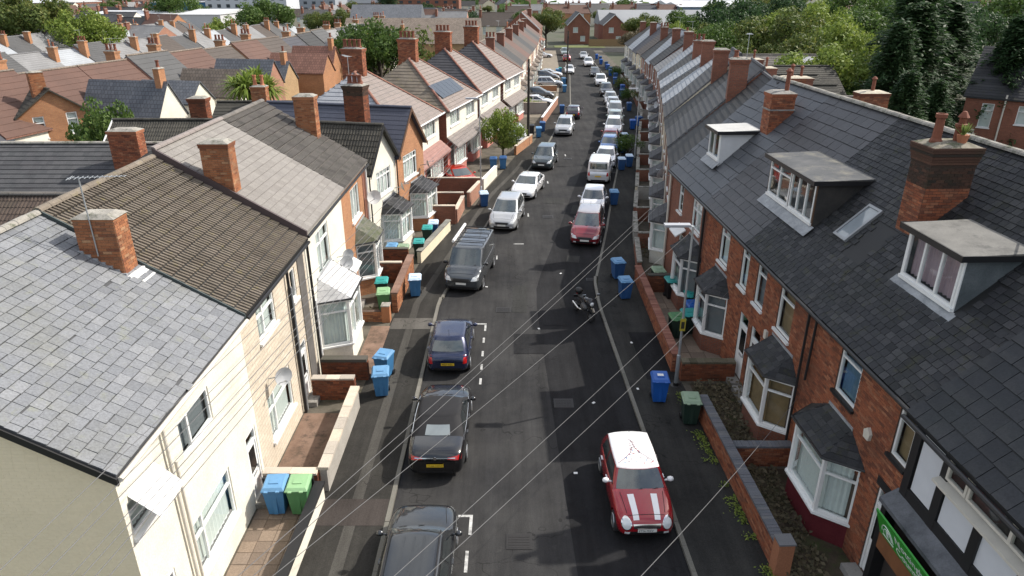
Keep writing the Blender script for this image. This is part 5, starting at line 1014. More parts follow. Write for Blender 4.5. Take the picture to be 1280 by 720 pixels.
    w_ = patch('windscreen', 0, -.9, .9, .1, .95, ws); patch('rear_window', 2, -.82 if not soft else -.5, .82 if not soft else .5, .22 if not soft else .3, .84 if not soft else .7, ws if not soft else plain('grey_rear_glass', (.2, .23, .24), .1, spec=.8), .008)
    k = s['win']; cuts = {1: [(.03, .28)], 2: [(.05, .5), (.54, .9)], 3: [(.05, .38), (.41, .67), (.7, .93)]}[k]
    for e in (1, 3):
        for i, (a, b) in enumerate(cuts): patch('side_window', e, a, b, .12, .9, gm, .005, taper=((.07, 0) if i == 0 else (0, -.02 if i == len(cuts)-1 else 0)))
    def drape(nm, corners, n1, n2, mat, direction, off=.006, par=None, tree=bvh):
        "grid over 4 corners (2-D) projected on the body: direction 'f' front, 'r' rear, 't' top"
        g = MB(); ok = True
        for j in range(n2+1):
            for i in range(n1+1):
                a, b = i/n1, j/n2; p = [(corners[0][k]*(1-a)+corners[1][k]*a)*(1-b)+(corners[3][k]*(1-a)+corners[2][k]*a)*b for k in (0, 1)]
                if direction == 'f': o_, d = Vector((L, p[0], p[1])), Vector((-1, 0, 0))
                elif direction == 'r': o_, d = Vector((-L, p[0], p[1])), Vector((1, 0, 0))
                elif direction in 'ab': sg_ = 1 if direction == 'a' else -1; o_, d = Vector((p[0], sg_*3, p[1])), Vector((0, -sg_, 0))
                else: o_, d = Vector((p[0], p[1], 3)), Vector((0, 0, -1))
                hit = tree.ray_cast(o_, d)
                if hit[0] is None: return None
                g.v.append(tuple(hit[0]-d*off))
        for j in range(n2):
            for i in range(n1): a = j*(n1+1)+i; f = (a, a+1, a+n1+2, a+n1+1); g.f.append(f)
        g.m = [0]*len(g.f); return g.build(nm, mat, par or t, smooth=True, uv=False)
    hd, bt = s['hood'], s['boot']
    for sy in (-1, 1):
        if kind == 'mini':
            for nm, mat, r_, of in (('headlight', chrome, .145, .006), ('headlight_lens', lamp_c, .12, .012)):
                g = MB(); c0 = None
                for rr_ in (0, .5, 1):
                    for j in range(14):
                        a = 2*math.pi*j/14; hit = bvh.ray_cast(Vector((L, sy*.56+rr_*r_*math.cos(a), .62+rr_*r_*1.15*math.sin(a))), Vector((-1, 0, 0))); g.v.append(tuple((hit[0] if hit[0] else Vector((L/2-.15, sy*.56, .62)))+Vector((of, 0, of))))
                for i in range(2):
                    for j in range(14): q = (j+1) % 14; g.f.append((i*14+j, i*14+q, (i+1)*14+q, (i+1)*14+j))
                g.m = [0]*len(g.f); g.build(nm, mat, t, smooth=True, uv=False)
        else:
            drape('headlight', [(sy*hw*.5, hd*.66), (sy*hw*.86, hd*.68), (sy*hw*.89, hd*.9), (sy*hw*.6, hd*.83)], 5, 3, lamp_c, 'f', .008)
        if 'wide_tail' in opts: drape('tail_light', [(sy*hw*.42, bt*.79), (sy*hw*.86, bt*.76), (sy*hw*.9, bt*.9), (sy*hw*.42, bt*.85)], 5, 3, lamp_r, 'r', .008)
        else: drape('tail_light', [(sy*hw*.68, bt*.62), (sy*hw*.86, bt*.62), (sy*hw*.88, bt*.93), (sy*hw*.72, bt*.93)], 3, 4, lamp_r, 'r', .01)
        drape('fog_light', [(sy*hw*.55, .34), (sy*hw*.72, .34), (sy*hw*.72, .42), (sy*hw*.55, .42)], 2, 2, lamp_c if kind in ('mini', 'mpv') else black, 'f', .008)
        mx = L/2-s['xf'][0]-.42; mm = MB(); mm.lathe([(.01, -.09), (.07, -.07), (.09, 0), (.07, .07), (.01, .09)], (0, 0, 0), 10); mm.v = [(x*.9+mx, z*1.1+sy*(hw+.09), y*.9+belt+.05) for x, y, z in mm.v]
        if kind != 'x': mm.tube([(mx, sy*(hw*.9), belt-.0), (mx, sy*(hw+.04), belt+.03)], .03, 6); mm.build('mirror', mirrorm or (black if kind == 'van' else pm), t, smooth=True, uv=False)
    drape('grille', [(-hw*.42, hd*.6), (hw*.42, hd*.6), (hw*.45, hd*.76), (-hw*.45, hd*.76)], 8, 3, chrome if kind == 'mini' else black, 'f', .006)
    drape('lower_grille', [(-hw*.62, .3), (hw*.62, .3), (hw*.55, .43), (-hw*.55, .43)], 8, 3, black, 'f', .006)
    drape('rear_bumper_insert', [(-hw*.6, .3), (hw*.6, .3), (hw*.62, .42), (-hw*.62, .42)], 8, 3, black, 'r', .006)
    for dr, pmat, z in (('f', plate_w, hd*.49 if kind != 'mini' else .42), ('r', plate_y, bt*.55)):
        pl = drape('number_plate', [(-.26, z), (.26, z), (.26, z+.11), (-.26, z+.11)], 3, 1, pmat, dr, .03)
        if plate and pl:
            hx = [v.co for v in pl.data.vertices]; x = max(c.x for c in hx) if dr == 'f' else min(c.x for c in hx); up = (hx[-1]-hx[0]); up.y = 0; up.normalize()
            U = Vector((0, 1, 0)) if dr == 'f' else Vector((0, -1, 0)); Mx = frame_m(Vector((x+(.004 if dr == 'f' else -.004)-(.0), -.235*U.y, z+.018)), U, Z3, U.cross(Z3), 1, 1, 1); text_obj(plate, .098, Mx, black, pl, .001, 'plate_letters', .93)
    for i, ax in enumerate(s['ax']):
        for sy in (-1, 1):
            r_ = s['wr']; y0 = sy*(hw-.12); w1_ = MB(); w1_.lathe([(r_*.6, -.1), (r_*.93, -.1), (r_, -.06), (r_, .06), (r_*.93, .1), (r_*.6, .1)], (L/2-ax, y0, r_), 24, 'y'); wo = w1_.build('wheel', tyre_m, t, uv=False, smooth=True)
            try: wo.data.set_sharp_from_angle(angle=R(35))
            except Exception: pass
            g = MB(); cx = Vector((L/2-ax, y0+sy*.102, r_)); g.lathe([(r_*.66, -.004), (r_*.66, .004)], (cx.x, cx.y-sy*.02, cx.z), 20, 'y'); g.build('rim', plain('dark_rim', (.06, .06, .06), .5), wo, uv=False)
            g = MB()
            for k_ in range(5 if kind != 'mini' else 8):
                a = 2*math.pi*k_/(5 if kind != 'mini' else 8); d = Vector((math.cos(a), 0, math.sin(a))); g.fbox(cx-Vector((0, sy*.012, 0)), d, Vector((0, sy, 0)), .03, r_*.64, 0, .016, -.028, .028, W=d.cross(Vector((0, sy, 0))))
            g.lathe([(r_*.68, -.012), (r_*.68, .012), (r_*.6, .014)], (cx.x, cx.y-sy*.006, cx.z), 20, 'y') if False else None
            g.tube([cx+Vector((math.cos(2*math.pi*j/16)*r_*.64, 0, math.sin(2*math.pi*j/16)*r_*.64)) for j in range(17)], .017, 5, cap=False); g.build('spokes', rim_m, wo, uv=False)
    if detail:
        for sy in (-.35, .25):
            a = SV(0, sy, .05, .02); b = SV(0, sy+.42, .16, .02); g = MB(); g.tube([a, b], .01, 4); g.build('wiper', black, t, uv=False)
        x0, x1 = L/2-s['xf'][0]-.08, L/2-.5
        for sy in (-1, 1):
            g = MB(); y = sy*(hw*1.0)
            for xx in (L*.5-s['xf'][1]-.35, L*.5-s['xf'][1]-1.25)[:(2 if k > 1 else 1)]: g.fbox((xx, 0, belt-.18), XU, Vector((0, sy, 0)), -.1, .08, hw*.97, hw*1.0+.012, 0, .03)
            g.build('door_handle', mirrorm or pm, t, uv=False)
        gap_m = plain('panel_gap', (.004, .004, .004), .9); xh = L/2-s['xf'][0]+.02; e_ = .008
        for y in (-hw*.72, hw*.72): drape('panel_gap', [(xh, y-e_), (xh, y+e_), (L/2-.3, y*.86+e_), (L/2-.3, y*.86-e_)], 1, 10, gap_m, 't', .003)
        drape('panel_gap', [(L/2-.22, -hw*.6), (L/2-.22, hw*.6), (L/2-.235, hw*.6), (L/2-.235, -hw*.6)], 8, 1, gap_m, 't', .004)
        for dr in 'ab':
            for xx in (L/2-s['xf'][0]-.45, L/2-s['xf'][0]-1.45)+((L/2-s['xf'][0]-2.3,) if k > 1 and kind != 'mini' else ()): drape('panel_gap', [(xx-e_, .36), (xx+e_, .36), (xx+e_, belt-.06), (xx-e_, belt-.06)], 1, 8, gap_m, dr, .004)
            drape('panel_gap', [(L/2-s['xf'][0]-.45, .34), (L/2-s['xf'][0]-2.0, .34), (L/2-s['xf'][0]-2.0, .355), (L/2-s['xf'][0]-.45, .355)], 8, 1, gap_m, dr, .004)
        g = MB(); a = Vector((L/2-s['xr'][1]+.35, 0, H+.02)); g.tube([a, a+Vector((-.12, 0, .16))], .008, 5); g.build('aerial', black, t, uv=False)
    return t, dict(drape=drape, L=L, H=H, hw=hw, SV=SV, rbvh=rbvh, s=s)
def put(t, x, y, hd, label, cat='car', group=None, z=0):
    t.location = (x, y, z); t.rotation_euler = (0, 0, hd); return tag(t, label, cat, group)
def hdg(y, toward=True, side=KR):
    d = dirat(side, y); a = math.atan2(d.y, d.x); return a+math.pi if toward else a
GR = 'cars parked along the kerbs'
def P(n, c, **k): return paint(n, c, **k)
wp = plain('gloss_white', (.78, .78, .78), .2, coat=1, var=.02)
# red hatchback with white roof and bonnet stripes
t, c = make_car('mini', P('chilli_red', (.3, .008, .015), metal=.1), roofm=wp, mirrorm=wp, plate='ST06 MXV')
put(t, 3.62, 16.35, hdg(16), 'small red hatchback with white roof, white bonnet stripes and round headlights', 'car', GR)
for y0, y1 in ((-.42, -.24), (.24, .42)): c['drape']('bonnet_stripe', [(1.72, y0*.88), (1.72, y1*.88), (.92, y1), (.92, y0)], 3, 10, wp, 't', .005)
deco = plain('roof_print_ink', (.28, .2, .21), .5); dc2 = plain('roof_print_red', (.5, .15, .15), .5); dc3 = plain('roof_print_blue', (.2, .3, .5), .5)
def roofline(pts, mat, wd=.012, nm='roof_print'):
    g = MB()
    for (a, b), (a2, b2) in zip(pts, pts[1:]):
        for i in range(4):
            p0 = Vector((a+(a2-a)*i/4, b+(b2-b)*i/4, 3)); p1 = Vector((a+(a2-a)*(i+1)/4, b+(b2-b)*(i+1)/4, 3)); d = (p1-p0).normalized(); sd = Vector((-d.y, d.x, 0))*wd; q = []
            for s_ in (p0-sd, p1-sd, p1+sd, p0+sd):
                hit = c['rbvh'].ray_cast(s_, Vector((0, 0, -1)))[0]
                if hit: q.append(hit+Vector((0, 0, .004)))
            if len(q) == 4: g.face(q)
    if g.f: g.build(nm, mat, t, uv=False)
roofline([(.12, .55), (-.35, .14), (-.6, .05), (-.95, .0)], deco); roofline([(.12, -.55), (-.1, -.3), (-.35, -.1), (-.6, -.03)], deco, .014); rnd = random.Random(5)
for i in range(26):
    x = rnd.uniform(-.5, .14); y = rnd.uniform(-1, 1)*(.12+(x+.5)*.62); a = rnd.uniform(0, 6.28); roofline([(x, y), (x+.09*math.cos(a), y+.09*math.sin(a))], (deco, dc2, dc3)[i % 3], .012)
for i in range(8): x = -.55-i*.06; roofline([(x, rnd.uniform(-.1, .1)), (x-.05, rnd.uniform(-.1, .1))], deco, .015)
# black open-top style coupe with a fabric hood, seen from behind
t, c = make_car('cabrio', P('black', (.003, .003, .004), metal=0), opts=('soft', 'wide_tail'), plate='CU66 HOW', mirrorm=P('black', (.003, .003, .004), metal=0))
put(t, -2.35, 19.45, hdg(19, False, KL), 'black convertible with its fabric roof up and yellow rear plate', 'car', GR); SV = c['SV']
g = MB(); g.tube([SV(3, q, .03, .012) for q in (0, .3, .6, .9, 1)]+[SV(2, q, .06, .014) for q in (.9, .5, 0, -.5, -.9)]+[SV(1, q, .03, .012) for q in (1, .9, .6, .3, 0)], .014, 6); g.build('chrome_trim', chrome, t, uv=False)
c['drape']('chrome_bar', [(-.62, .86), (.62, .86), (.62, .885), (-.62, .885)], 10, 1, chrome, 'r', .012); bx = MB(); bx.lathe([(.055, 0), (.055, .02)], (0, 0, 0), 12); bx.v = [(-z-2.33, x, y+.87) for x, y, z in bx.v]; bx.build('badge', chrome, t, uv=False)
# dark blue hatchback from behind
t, c = make_car('hatch', P('navy', (.012, .02, .06), metal=.4), plate='YR59 WEA'); put(t, -2.5, 25.3, hdg(25, False, KL), 'dark blue hatchback seen from behind with green tinted rear window', 'car', GR)
# grey estate at the bottom edge
t, c = make_car('estate', P('gunmetal', (.022, .025, .028), metal=.3), mirrorm=P('gunmetal', (.022, .025, .028), metal=.3)); put(t, -2.4, 13.0, hdg(13, False, KL), 'grey estate car cut off by the bottom edge, seen over its roof', 'car', GR)
for sy in (-1, 1): g = MB(); g.tube([(.35, sy*.62, 1.56), (.25, sy*.62, 1.6), (-1.5, sy*.62, 1.61), (-1.65, sy*.62, 1.56)], .02, 6); g.build('roof_rail', black, t, uv=False)
for y in (-.25, .0, .25): g = MB(); g.fbox((-.6, y, 1.562), XU, Vector((0, 1, 0)), -.8, .75, -.02, .02, 0, .014); g.build('roof_rib', P('gunmetal', (.022, .025, .028), metal=.3), t, uv=False)
# grey van with roof rack
t, c = make_car('van', P('slate_grey', (.07, .078, .085), metal=.5), name='panel_van'); put(t, -2.15, 33.7, hdg(34.5, True, KL), 'grey panel van with black roof bars and a long white tube on the roof', 'van', 'vans parked along the kerbs')
g = MB()
for x in (.4, -.3, -1.0, -1.7, -2.1): g.tube([(x, -.75, 2.04), (x, .75, 2.04)], .022, 6)
for y in (-.75, .75):
    for x in (.4, -.3, -1.0, -1.7, -2.1): g.tube([(x, y, 1.93), (x, y, 2.06)], .018, 6)
g.build('roof_rack', black, t, uv=False); g = MB(); g.tube([(.6, -.78, 2.12), (-2.2, -.78, 2.12)], .08, 10); g.build('roof_tube', upvc, t, uv=False)
# the rest share prototypes
protos = {}
def car2(kind, col, x, y, toward, side, label, cat='car', grp=GR, name='parked_car', rot=0, mirror=None, roof=None):
    if kind not in protos: t, _ = make_car(kind, P(col[0], col[1])); protos[kind] = t
    else: t = copy_tree(protos[kind], None, {'body': P(*col), 'cabin': P(*col), 'roof': roof or P(*col), 'mirror': mirror or P(*col)})
    return put(t, x, y, hdg(y, toward, side)+rot, label, cat, grp)
silver = ('silver', (.42, .43, .44)); whitec = ('white', (.75, .75, .76)); dteal = ('dark_teal', (.04, .055, .06)); wine = ('dark_plum', (.04, .025, .04)); redc = ('dark_red', (.2, .012, .02)); bluec = ('mid_blue', (.05, .13, .33)); blackc = ('soot_black', (.015, .015, .018)); red3 = ('scarlet', (.5, .03, .012)); dgrey = ('dark_grey', (.08, .085, .09)); palegr = ('pale_green_grey', (.3, .36, .33))
car2('mpv', silver, -.3, 42.9, True, KL, 'silver people carrier facing down the street behind the grey van'); car2('coupe', whitec, 1.2, 49.9, True, KL, 'white saloon car parked behind the silver people carrier')
car2('suv', dteal, 2.85, 58.6, True, KL, 'dark teal four by four facing downhill beside the tree shadow'); car2('suv', silver, 5.55, 73.0, True, KL, 'silver four by four on the left side facing down the street'); car2('hatch', wine, 7.3, 82.6, False, KL, 'dark plum hatchback seen from behind beyond the silver four by four')
car2('mpv', redc, 4.65, 40.1, True, KR, 'dark red people carrier with chevron badge on the bonnet', roof=silver and P('silver_roof', (.35, .33, .34))); car2('hatch', whitec, 5.6, 45.8, True, KR, 'white hatchback tucked behind the dark red people carrier')
car2('coupe', whitec, 8.15, 59.2, True, KR, 'white saloon car beyond the white van on the right'); car2('hatch', bluec, 9.05, 63.9, True, KR, 'mid blue hatchback behind the white saloon'); car2('hatch', redc, 9.7, 67.9, False, KR, 'small red hatchback seen from behind between blue and white cars')
car2('mpv', whitec, 10.65, 72.9, True, KR, 'white people carrier with dark grille on the right side'); car2('hatch', palegr, 11.55, 78.2, True, KR, 'pale grey hatchback hidden behind the white people carrier'); car2('mpv', silver, 12.25, 83.4, True, KR, 'silver people carrier in the middle of the far right row')
car2('hatch', whitec, 12.7, 88.5, True, KR, 'white hatchback in the far right row behind the silver people carrier'); car2('hatch', silver, 13.0, 93.4, True, KR, 'silver hatchback in the far right row, second after the bend'); car2('suv', blackc, 13.4, 101, True, KR, 'black four by four with pale roof rails in the far right row'); car2('suv', whitec, 13.9, 112, True, KR, 'white four by four in the far right row')
car2('hatch', blackc, 14.3, 124, True, KR, 'dark hatchback with pale roof near the end of the right row'); car2('mpv', whitec, 14.9, 141, True, KR, 'white people carrier near the end of the right row'); car2('hatch', silver, 15.4, 156, True, KR, 'last silver hatchback at the top of the right row')
car2('hatch', whitec, 10.2, 128, True, KL, 'white hatchback far up the left kerb beside the pole'); car2('hatch', redc, 11.3, 150, False, KL, 'small dark red car far up the left kerb'); car2('suv', palegr, 11.9, 164, True, KL, 'pale greenish car at the top of the left kerb')
q = math.pi/2
car2('suv', silver, 5.6, 109, True, KL, 'silver hatchback side on in the far driveway behind the bins', rot=q+.1); car2('mpv', dgrey, 5.6, 117.5, True, KL, 'dark people carrier side on in the far driveway', rot=q); car2('coupe', whitec, 6.4, 122.5, True, KL, 'white car side on behind the dark people carrier', rot=q)
car2('mpv', dgrey, 3.6, 97.2, True, KL, 'grey car side on in the second driveway', rot=q); car2('coupe', whitec, 3.3, 91.2, True, KL, 'white car side on behind the yellow shrubs', rot=q); car2('coupe', whitec, 6.6, 158, True, KL, 'white car side on in front of the red brick gable', rot=q)
car2('mpv', whitec, .4, 68.2, True, KL, 'white car parked in the driveway beside the telegraph pole', rot=.3)
car2('coupe', red3, -4.1, 52.2, True, KL, 'orange red sports car parked in the driveway of the pink roofed house', rot=.75)
# white van seen from behind
t, c = make_car('van', whitec and P(*whitec), name='panel_van'); put(t, 7.05, 54.3, hdg(54, False, KR), 'small white van seen from behind with yellow plate', 'van', 'vans parked along the kerbs'); t.scale = (.9, .94, .92)
# motorbike
def motorbike(x, y, hd, label):
    t = empty('motorbike', (x, y, 0), hd, label, 'motorbike')
    for nm, cx in (('front_wheel', .72), ('rear_wheel', -.68)):
        m = MB(); m.lathe([(.21, -.05), (.29, -.055), (.31, 0), (.29, .055), (.21, .05)], (cx, 0, .31), 22, 'y'); w_ = m.build('wheel', tyre_m, t, smooth=True, uv=False)
        m = MB()
        for k in range(6): a = k*math.pi/3; d = Vector((math.cos(a), 0, math.sin(a))); m.tube([Vector((cx, 0, .31)), Vector((cx, 0, .31))+d*.22], .012, 4)
        m.lathe([(.13, -.06), (.13, -.05)], (cx, 0, .31), 14, 'y'); m.build('rim', rim_m, w_, uv=False)
    def el(nm, c, r, mat, par=t):
        m = MB(); prof = [(max(.01, math.sin(math.pi*i/8)), -math.cos(math.pi*i/8)) for i in range(9)]; m.lathe(prof, (0, 0, 0), 12); m.v = [(x*r[0]+c[0], y*r[1]+c[1], z*r[2]+c[2]) for x, y, z in m.v]; return m.build(nm, mat, par, smooth=True, uv=False)
    bp = P('black', (.003, .003, .004), metal=0); el('fuel_tank', (.15, 0, .83), (.3, .15, .15), bp); el('seat', (-.35, 0, .82), (.36, .14, .08), black); el('fairing', (.5, 0, .85), (.2, .17, .22), plain('dark_fairing', (.03, .03, .035), .3)); el('engine', (.08, 0, .48), (.28, .2, .22), plain('engine_metal', (.12, .12, .12), .5, .6))
    el('headlight', (.66, 0, .84), (.07, .1, .1), lamp_c); el('tail_light', (-.75, 0, .82), (.04, .07, .04), lamp_r); el('top_case', (-.68, 0, 1.0), (.2, .2, .15), blackpaint)
    m = MB()
    for s in (-.1, .1): m.tube([(.72, s, .31), (.5, s, .95)], .022, 6); m.tube([(-.68, s, .31), (-.15, s, .5)], .025, 6)
    m.tube([(-.15, 0, .45), (.42, 0, .85)], .035, 6); m.tube([(-.15, 0, .5), (-.6, 0, .75)], .03, 6); m.build('frame', black, t, uv=False)
    m = MB(); m.tube([(.38, -.38, 1.02), (.48, -.2, 1.03), (.5, 0, .98), (.48, .2, 1.03), (.38, .38, 1.02)], .016, 6); m.build('handlebar', black, t, uv=False)
    for s in (-1, 1): m = MB(); m.tube([(.45, s*.25, 1.03), (.5, s*.34, 1.2)], .008, 5); m.fbox((.5, s*.36, 1.2), Vector((0, 1, 0)), XU, -.07, .07, -.012, .012, -.02, .07); m.build('mirror', chrome, t, uv=False)
    m = MB(); m.tube([(.1, -.16, .35), (-.2, -.18, .3), (-.75, -.2, .42)], [.03, .04, .055], 8); m.build('exhaust', chrome, t, uv=False)
    m = MB(); m.box(.45, -.16, .48, .95, -.13, .54); m.tube([(.95, 0, .55), (.82, 0, .66), (.66, 0, .66), (.5, 0, .6)], .06, 6); m.build('mudguard', bp, t, uv=False); m = MB(); m.box(-.9, -.12, .58, -.87, .12, .7); m.build('number_plate', black, t, uv=False)
    m = MB(); m.tube([(-.05, .15, .3), (-.15, .36, .0)], .015, 6); m.build('side_stand', galv, t, uv=False); t.rotation_euler = (R(-6), 0, hd); return t
motorbike(3.3, 28.9, R(-68), 'black motorbike parked by the right kerb facing downhill')
# ================================================================== OVERHEAD WIRES: service drops from a pole behind the camera
def ray_(px, py): u, v = (px-640)/860, (py-360)/860; s_, c_ = math.sin(PITCH), math.cos(PITCH); return Vector((u, c_-v*s_, -(s_+v*c_)))
def wire(a, b, sag, label, r=.0055, ext=1.55):
    a, b = Vector(a), Vector(b); a = b+(a-b)*ext; n = 22; m = MB(); m.tube([a+(b-a)*i/n-Z3*sag*4*(i/n)*(1-i/n) for i in range(n+1)], r, 5); o = m.build('overhead_wire', plain('wire_grey', (.11, .11, .11), .6), None, uv=False); return tag(o, label, 'wire', 'overhead phone wires')
for px, Y, z, l in ((461, 26.0, 3.4, 'to the narrow window behind the street lamp'), (502, 24.7, 3.2, 'to the bay behind the street lamp'), (779, 18.1, 2.4, 'to the black downpipe beside the tan blinds'), (262, 34.0, 4.9, 'to the maroon door far house'), (282, 33.9, 4.7, 'just below the one to the maroon door'), (303, 29.0, 4.6, 'to the double window of the far brick house')):
    r_ = ray_(px, 722); a = camo.location+r_*(6.6/-r_.z); wire(a, (FX(Y), Y, z), .35, 'thin grey wire crossing the road '+l)
for i, (px, py) in enumerate(((2, 655), (0, 690), (0, 704), (16, 720), (27, 720), (40, 720), (55, 720))):
    r_ = ray_(px, py); a = camo.location+r_*(5.2/-r_.z); wire(a, (1.5+.04*(i-3), 66.4, 7.75-.08*(i % 3)), .5+.05*i, 'wire of the bundle running past the white house, %s from the left' % 'first second third fourth fifth sixth seventh'.split()[i], .0055)
# ================================================================== TREES
def leaf_cloud(clumps, n, size, rnd, droop=0, hollow=.55):
    m = MB(); tot = sum(r**2 for c, r, e in clumps)
    for c, r, e in clumps:
        c = Vector(c)
        for _ in range(int(n*r*r/tot)):
            u = Vector((rnd.gauss(0, 1), rnd.gauss(0, 1), rnd.gauss(0, 1))).normalized(); rad = r*(hollow+(1-hollow)*rnd.random()**.6)*(1+rnd.gauss(0, .07)); p = c+Vector((u.x*rad, u.y*rad, u.z*rad*e)); s = size*rnd.uniform(.6, 1.35)
            nn = (u+Vector((rnd.gauss(0, .6), rnd.gauss(0, .6), rnd.gauss(0, .6)-droop))).normalized(); a = nn.orthogonal().normalized(); a.rotate(Matrix.Rotation(rnd.uniform(0, 6.28), 3, nn)); b = nn.cross(a)
            m.face([p-a*s*.5, p-b*s*.28+a*.0, p+a*s*.5, p+b*s*.28])
    return m
def tree_proto(kind, seed, n=6000):
    rnd = random.Random(seed); t = bpy.data.objects.new('tree', None); C.objects.link(t); tr = MB()
    if kind == 'broad':
        cl = []
        for i in range(34):
            a = rnd.uniform(0, 6.28); q = rnd.random()**.6*3.3; z = 4.6+rnd.uniform(-1.9, 2.9)*(1-.09*q*q/1.2); cl.append(((q*math.cos(a), q*math.sin(a), z), rnd.uniform(.75, 1.35), .8))
        lm_ = leaf_cloud(cl, n, .3, rnd); tr.tube([(0, 0, 0), (.1, .05, 1.6), (0, .1, 3.2), (.1, 0, 5)], [.28, .2, .15, .06], 8)
        for c, r, e in cl[:14]: tr.tube([(0, 0, 2.0+rnd.uniform(0, 1)), (c[0]*.5, c[1]*.5, 3+rnd.uniform(0, .6)), c], [.1, .07, .03], 5)
    elif kind == 'bush':
        cl = [((rnd.uniform(-1, 1), rnd.uniform(-1, 1), rnd.uniform(.5, 1.9)), rnd.uniform(.5, .85), .9) for i in range(14)]; lm_ = leaf_cloud(cl, n//2, .17, rnd)
        for c, r, e in cl[:8]: tr.tube([(0, 0, 0), (c[0]*.4, c[1]*.4, c[2]*.5), c], [.06, .04, .02], 5)
    elif kind == 'cone':
        lm_ = MB(); H_ = 10
        tr.tube([(0, 0, 0), (0, 0, H_*.95)], [.3, .03], 8)
        for i in range(150):
            z = H_*(.04+.94*(i/150)**.9); rr = (3.5*(1-z/H_)**.7+.15)*(1+.22*math.sin(i*1.7)); a = i*2.4+rnd.uniform(-.3, .3); L = rr*rnd.uniform(.75, 1.15); d = Vector((math.cos(a), math.sin(a), -.12+.3*z/H_)); side = Vector((-d.y, d.x, 0))
            tr.tube([(0, 0, z), tuple(Vector((0, 0, z))+d*L*.8)], [.04, .015], 4)
            for k in range(int(n/150)):
                f = rnd.random()**.7; p = Vector((0, 0, z))+d*L*f+side*rnd.gauss(0, .38*(1.25-f)*1.2)+Vector((0, 0, rnd.gauss(-.28*f*f, .2))); s = .4*rnd.uniform(.6, 1.3)
                ax = (d+side*rnd.gauss(0, .5)+Vector((0, 0, rnd.gauss(-.25, .3)))).normalized(); b = ax.cross(Vector((rnd.gauss(0, .5), rnd.gauss(0, .5), 1))).normalized(); lm_.face([p-ax*s*.5, p-b*s*.16, p+ax*s*.55, p+b*s*.16])
    elif kind == 'palm':
        lm_ = MB(); tr.tube([(0, 0, 0), (.1, 0, 2.6)], [.14, .1], 8)
        for hx, hy, hz in ((.1, 0, 3.0), (-.6, .2, 3.0), (.7, -.2, 3.1), (.2, .6, 2.9), (0, -.6, 2.8)):
            tr.tube([(.1, 0, 2.3), (hx, hy, hz)], [.08, .06], 6)
            for i in range(130):
                d = Vector((rnd.gauss(0, 1), rnd.gauss(0, 1), rnd.gauss(.35, .7))).normalized(); p = Vector((hx, hy, hz)); L = rnd.uniform(.6, 1.0); e = p+d*L+Vector((0, 0, -.25*L)); mdl = p+d*L*.55; s = d.cross(Z3).normalized()*.035; lm_.face([p-s, mdl-s*1.4, e, mdl+s*1.4])
    elif kind == 'sparse':
        cl = [((rnd.gauss(0, .8), rnd.gauss(0, .8), rnd.uniform(1.2, 4.6)), rnd.uniform(.45, .8), 1.0) for i in range(26)]; lm_ = leaf_cloud(cl, n//2, .26, rnd, hollow=.2)
        tr.tube([(0, 0, 0), (0, 0, 4)], [.12, .03], 7)
        for c, r, e in cl: tr.tube([(0, 0, c[2]*.5), c], [.05, .02], 4)
    tr.build('trunk', plain('bark', (.07, .055, .04), .9, var=.3), t, uv=False); return t, lm_
G1 = [(.035, .07, .015), (.065, .115, .025), (.12, .17, .04)]; G2 = [(.09, .14, .025), (.16, .22, .04), (.28, .32, .07)]; G3 = [(.018, .042, .016), (.034, .07, .025), (.065, .11, .038)]; G4 = [(.06, .06, .035), (.12, .1, .06), (.16, .13, .08)]; G5 = [(.05, .08, .02), (.09, .125, .03), (.19, .18, .05)]
LM = dict(mid=leafmat('green_leaf', G1), lime=leafmat('lime_leaf', G2), dark=leafmat('dark_needle', G3), bare=leafmat('brown_twig', G4), olive=leafmat('olive_leaf', G5))
TP = {}
for k, kd, sd, n in (('broad', 'broad', 1, 8000), ('broad2', 'broad', 9, 7000), ('bush', 'bush', 2, 4500), ('cone', 'cone', 3, 15000), ('palm', 'palm', 4, 0), ('sparse', 'sparse', 5, 5000)):
    t, lm_ = tree_proto(kd, sd, n); cr = lm_.build('crown', LM['mid'], t, uv=False); TP[k] = [t, False]
TNAME = dict(broad='tree', broad2='tree', bush='shrub', cone='conifer', palm='cordyline', sparse='tree')
def tree(k, x, y, z, s, mat, label, rz=None, sz=1.0, group=None, cat=None):
    t, used = TP[k]
    if not used: o = t; TP[k][1] = True; [c for c in t.children if c.name.startswith('crown')][0].material_slots[0].link = 'OBJECT'; [c for c in t.children if c.name.startswith('crown')][0].material_slots[0].material = LM[mat]; o.name = TNAME[k]; KIDS[o.name] = list(o.children)
    else: o = copy_tree(t, None, {'crown': LM[mat]}); o.name = TNAME[k]
    o.location = (x, y, z); o.scale = (s, s, s*sz); o.rotation_euler = (0, 0, rz if rz is not None else random.uniform(0, 6.28)); return tag(o, label, cat or ('shrub' if k == 'bush' else 'tree'), group)
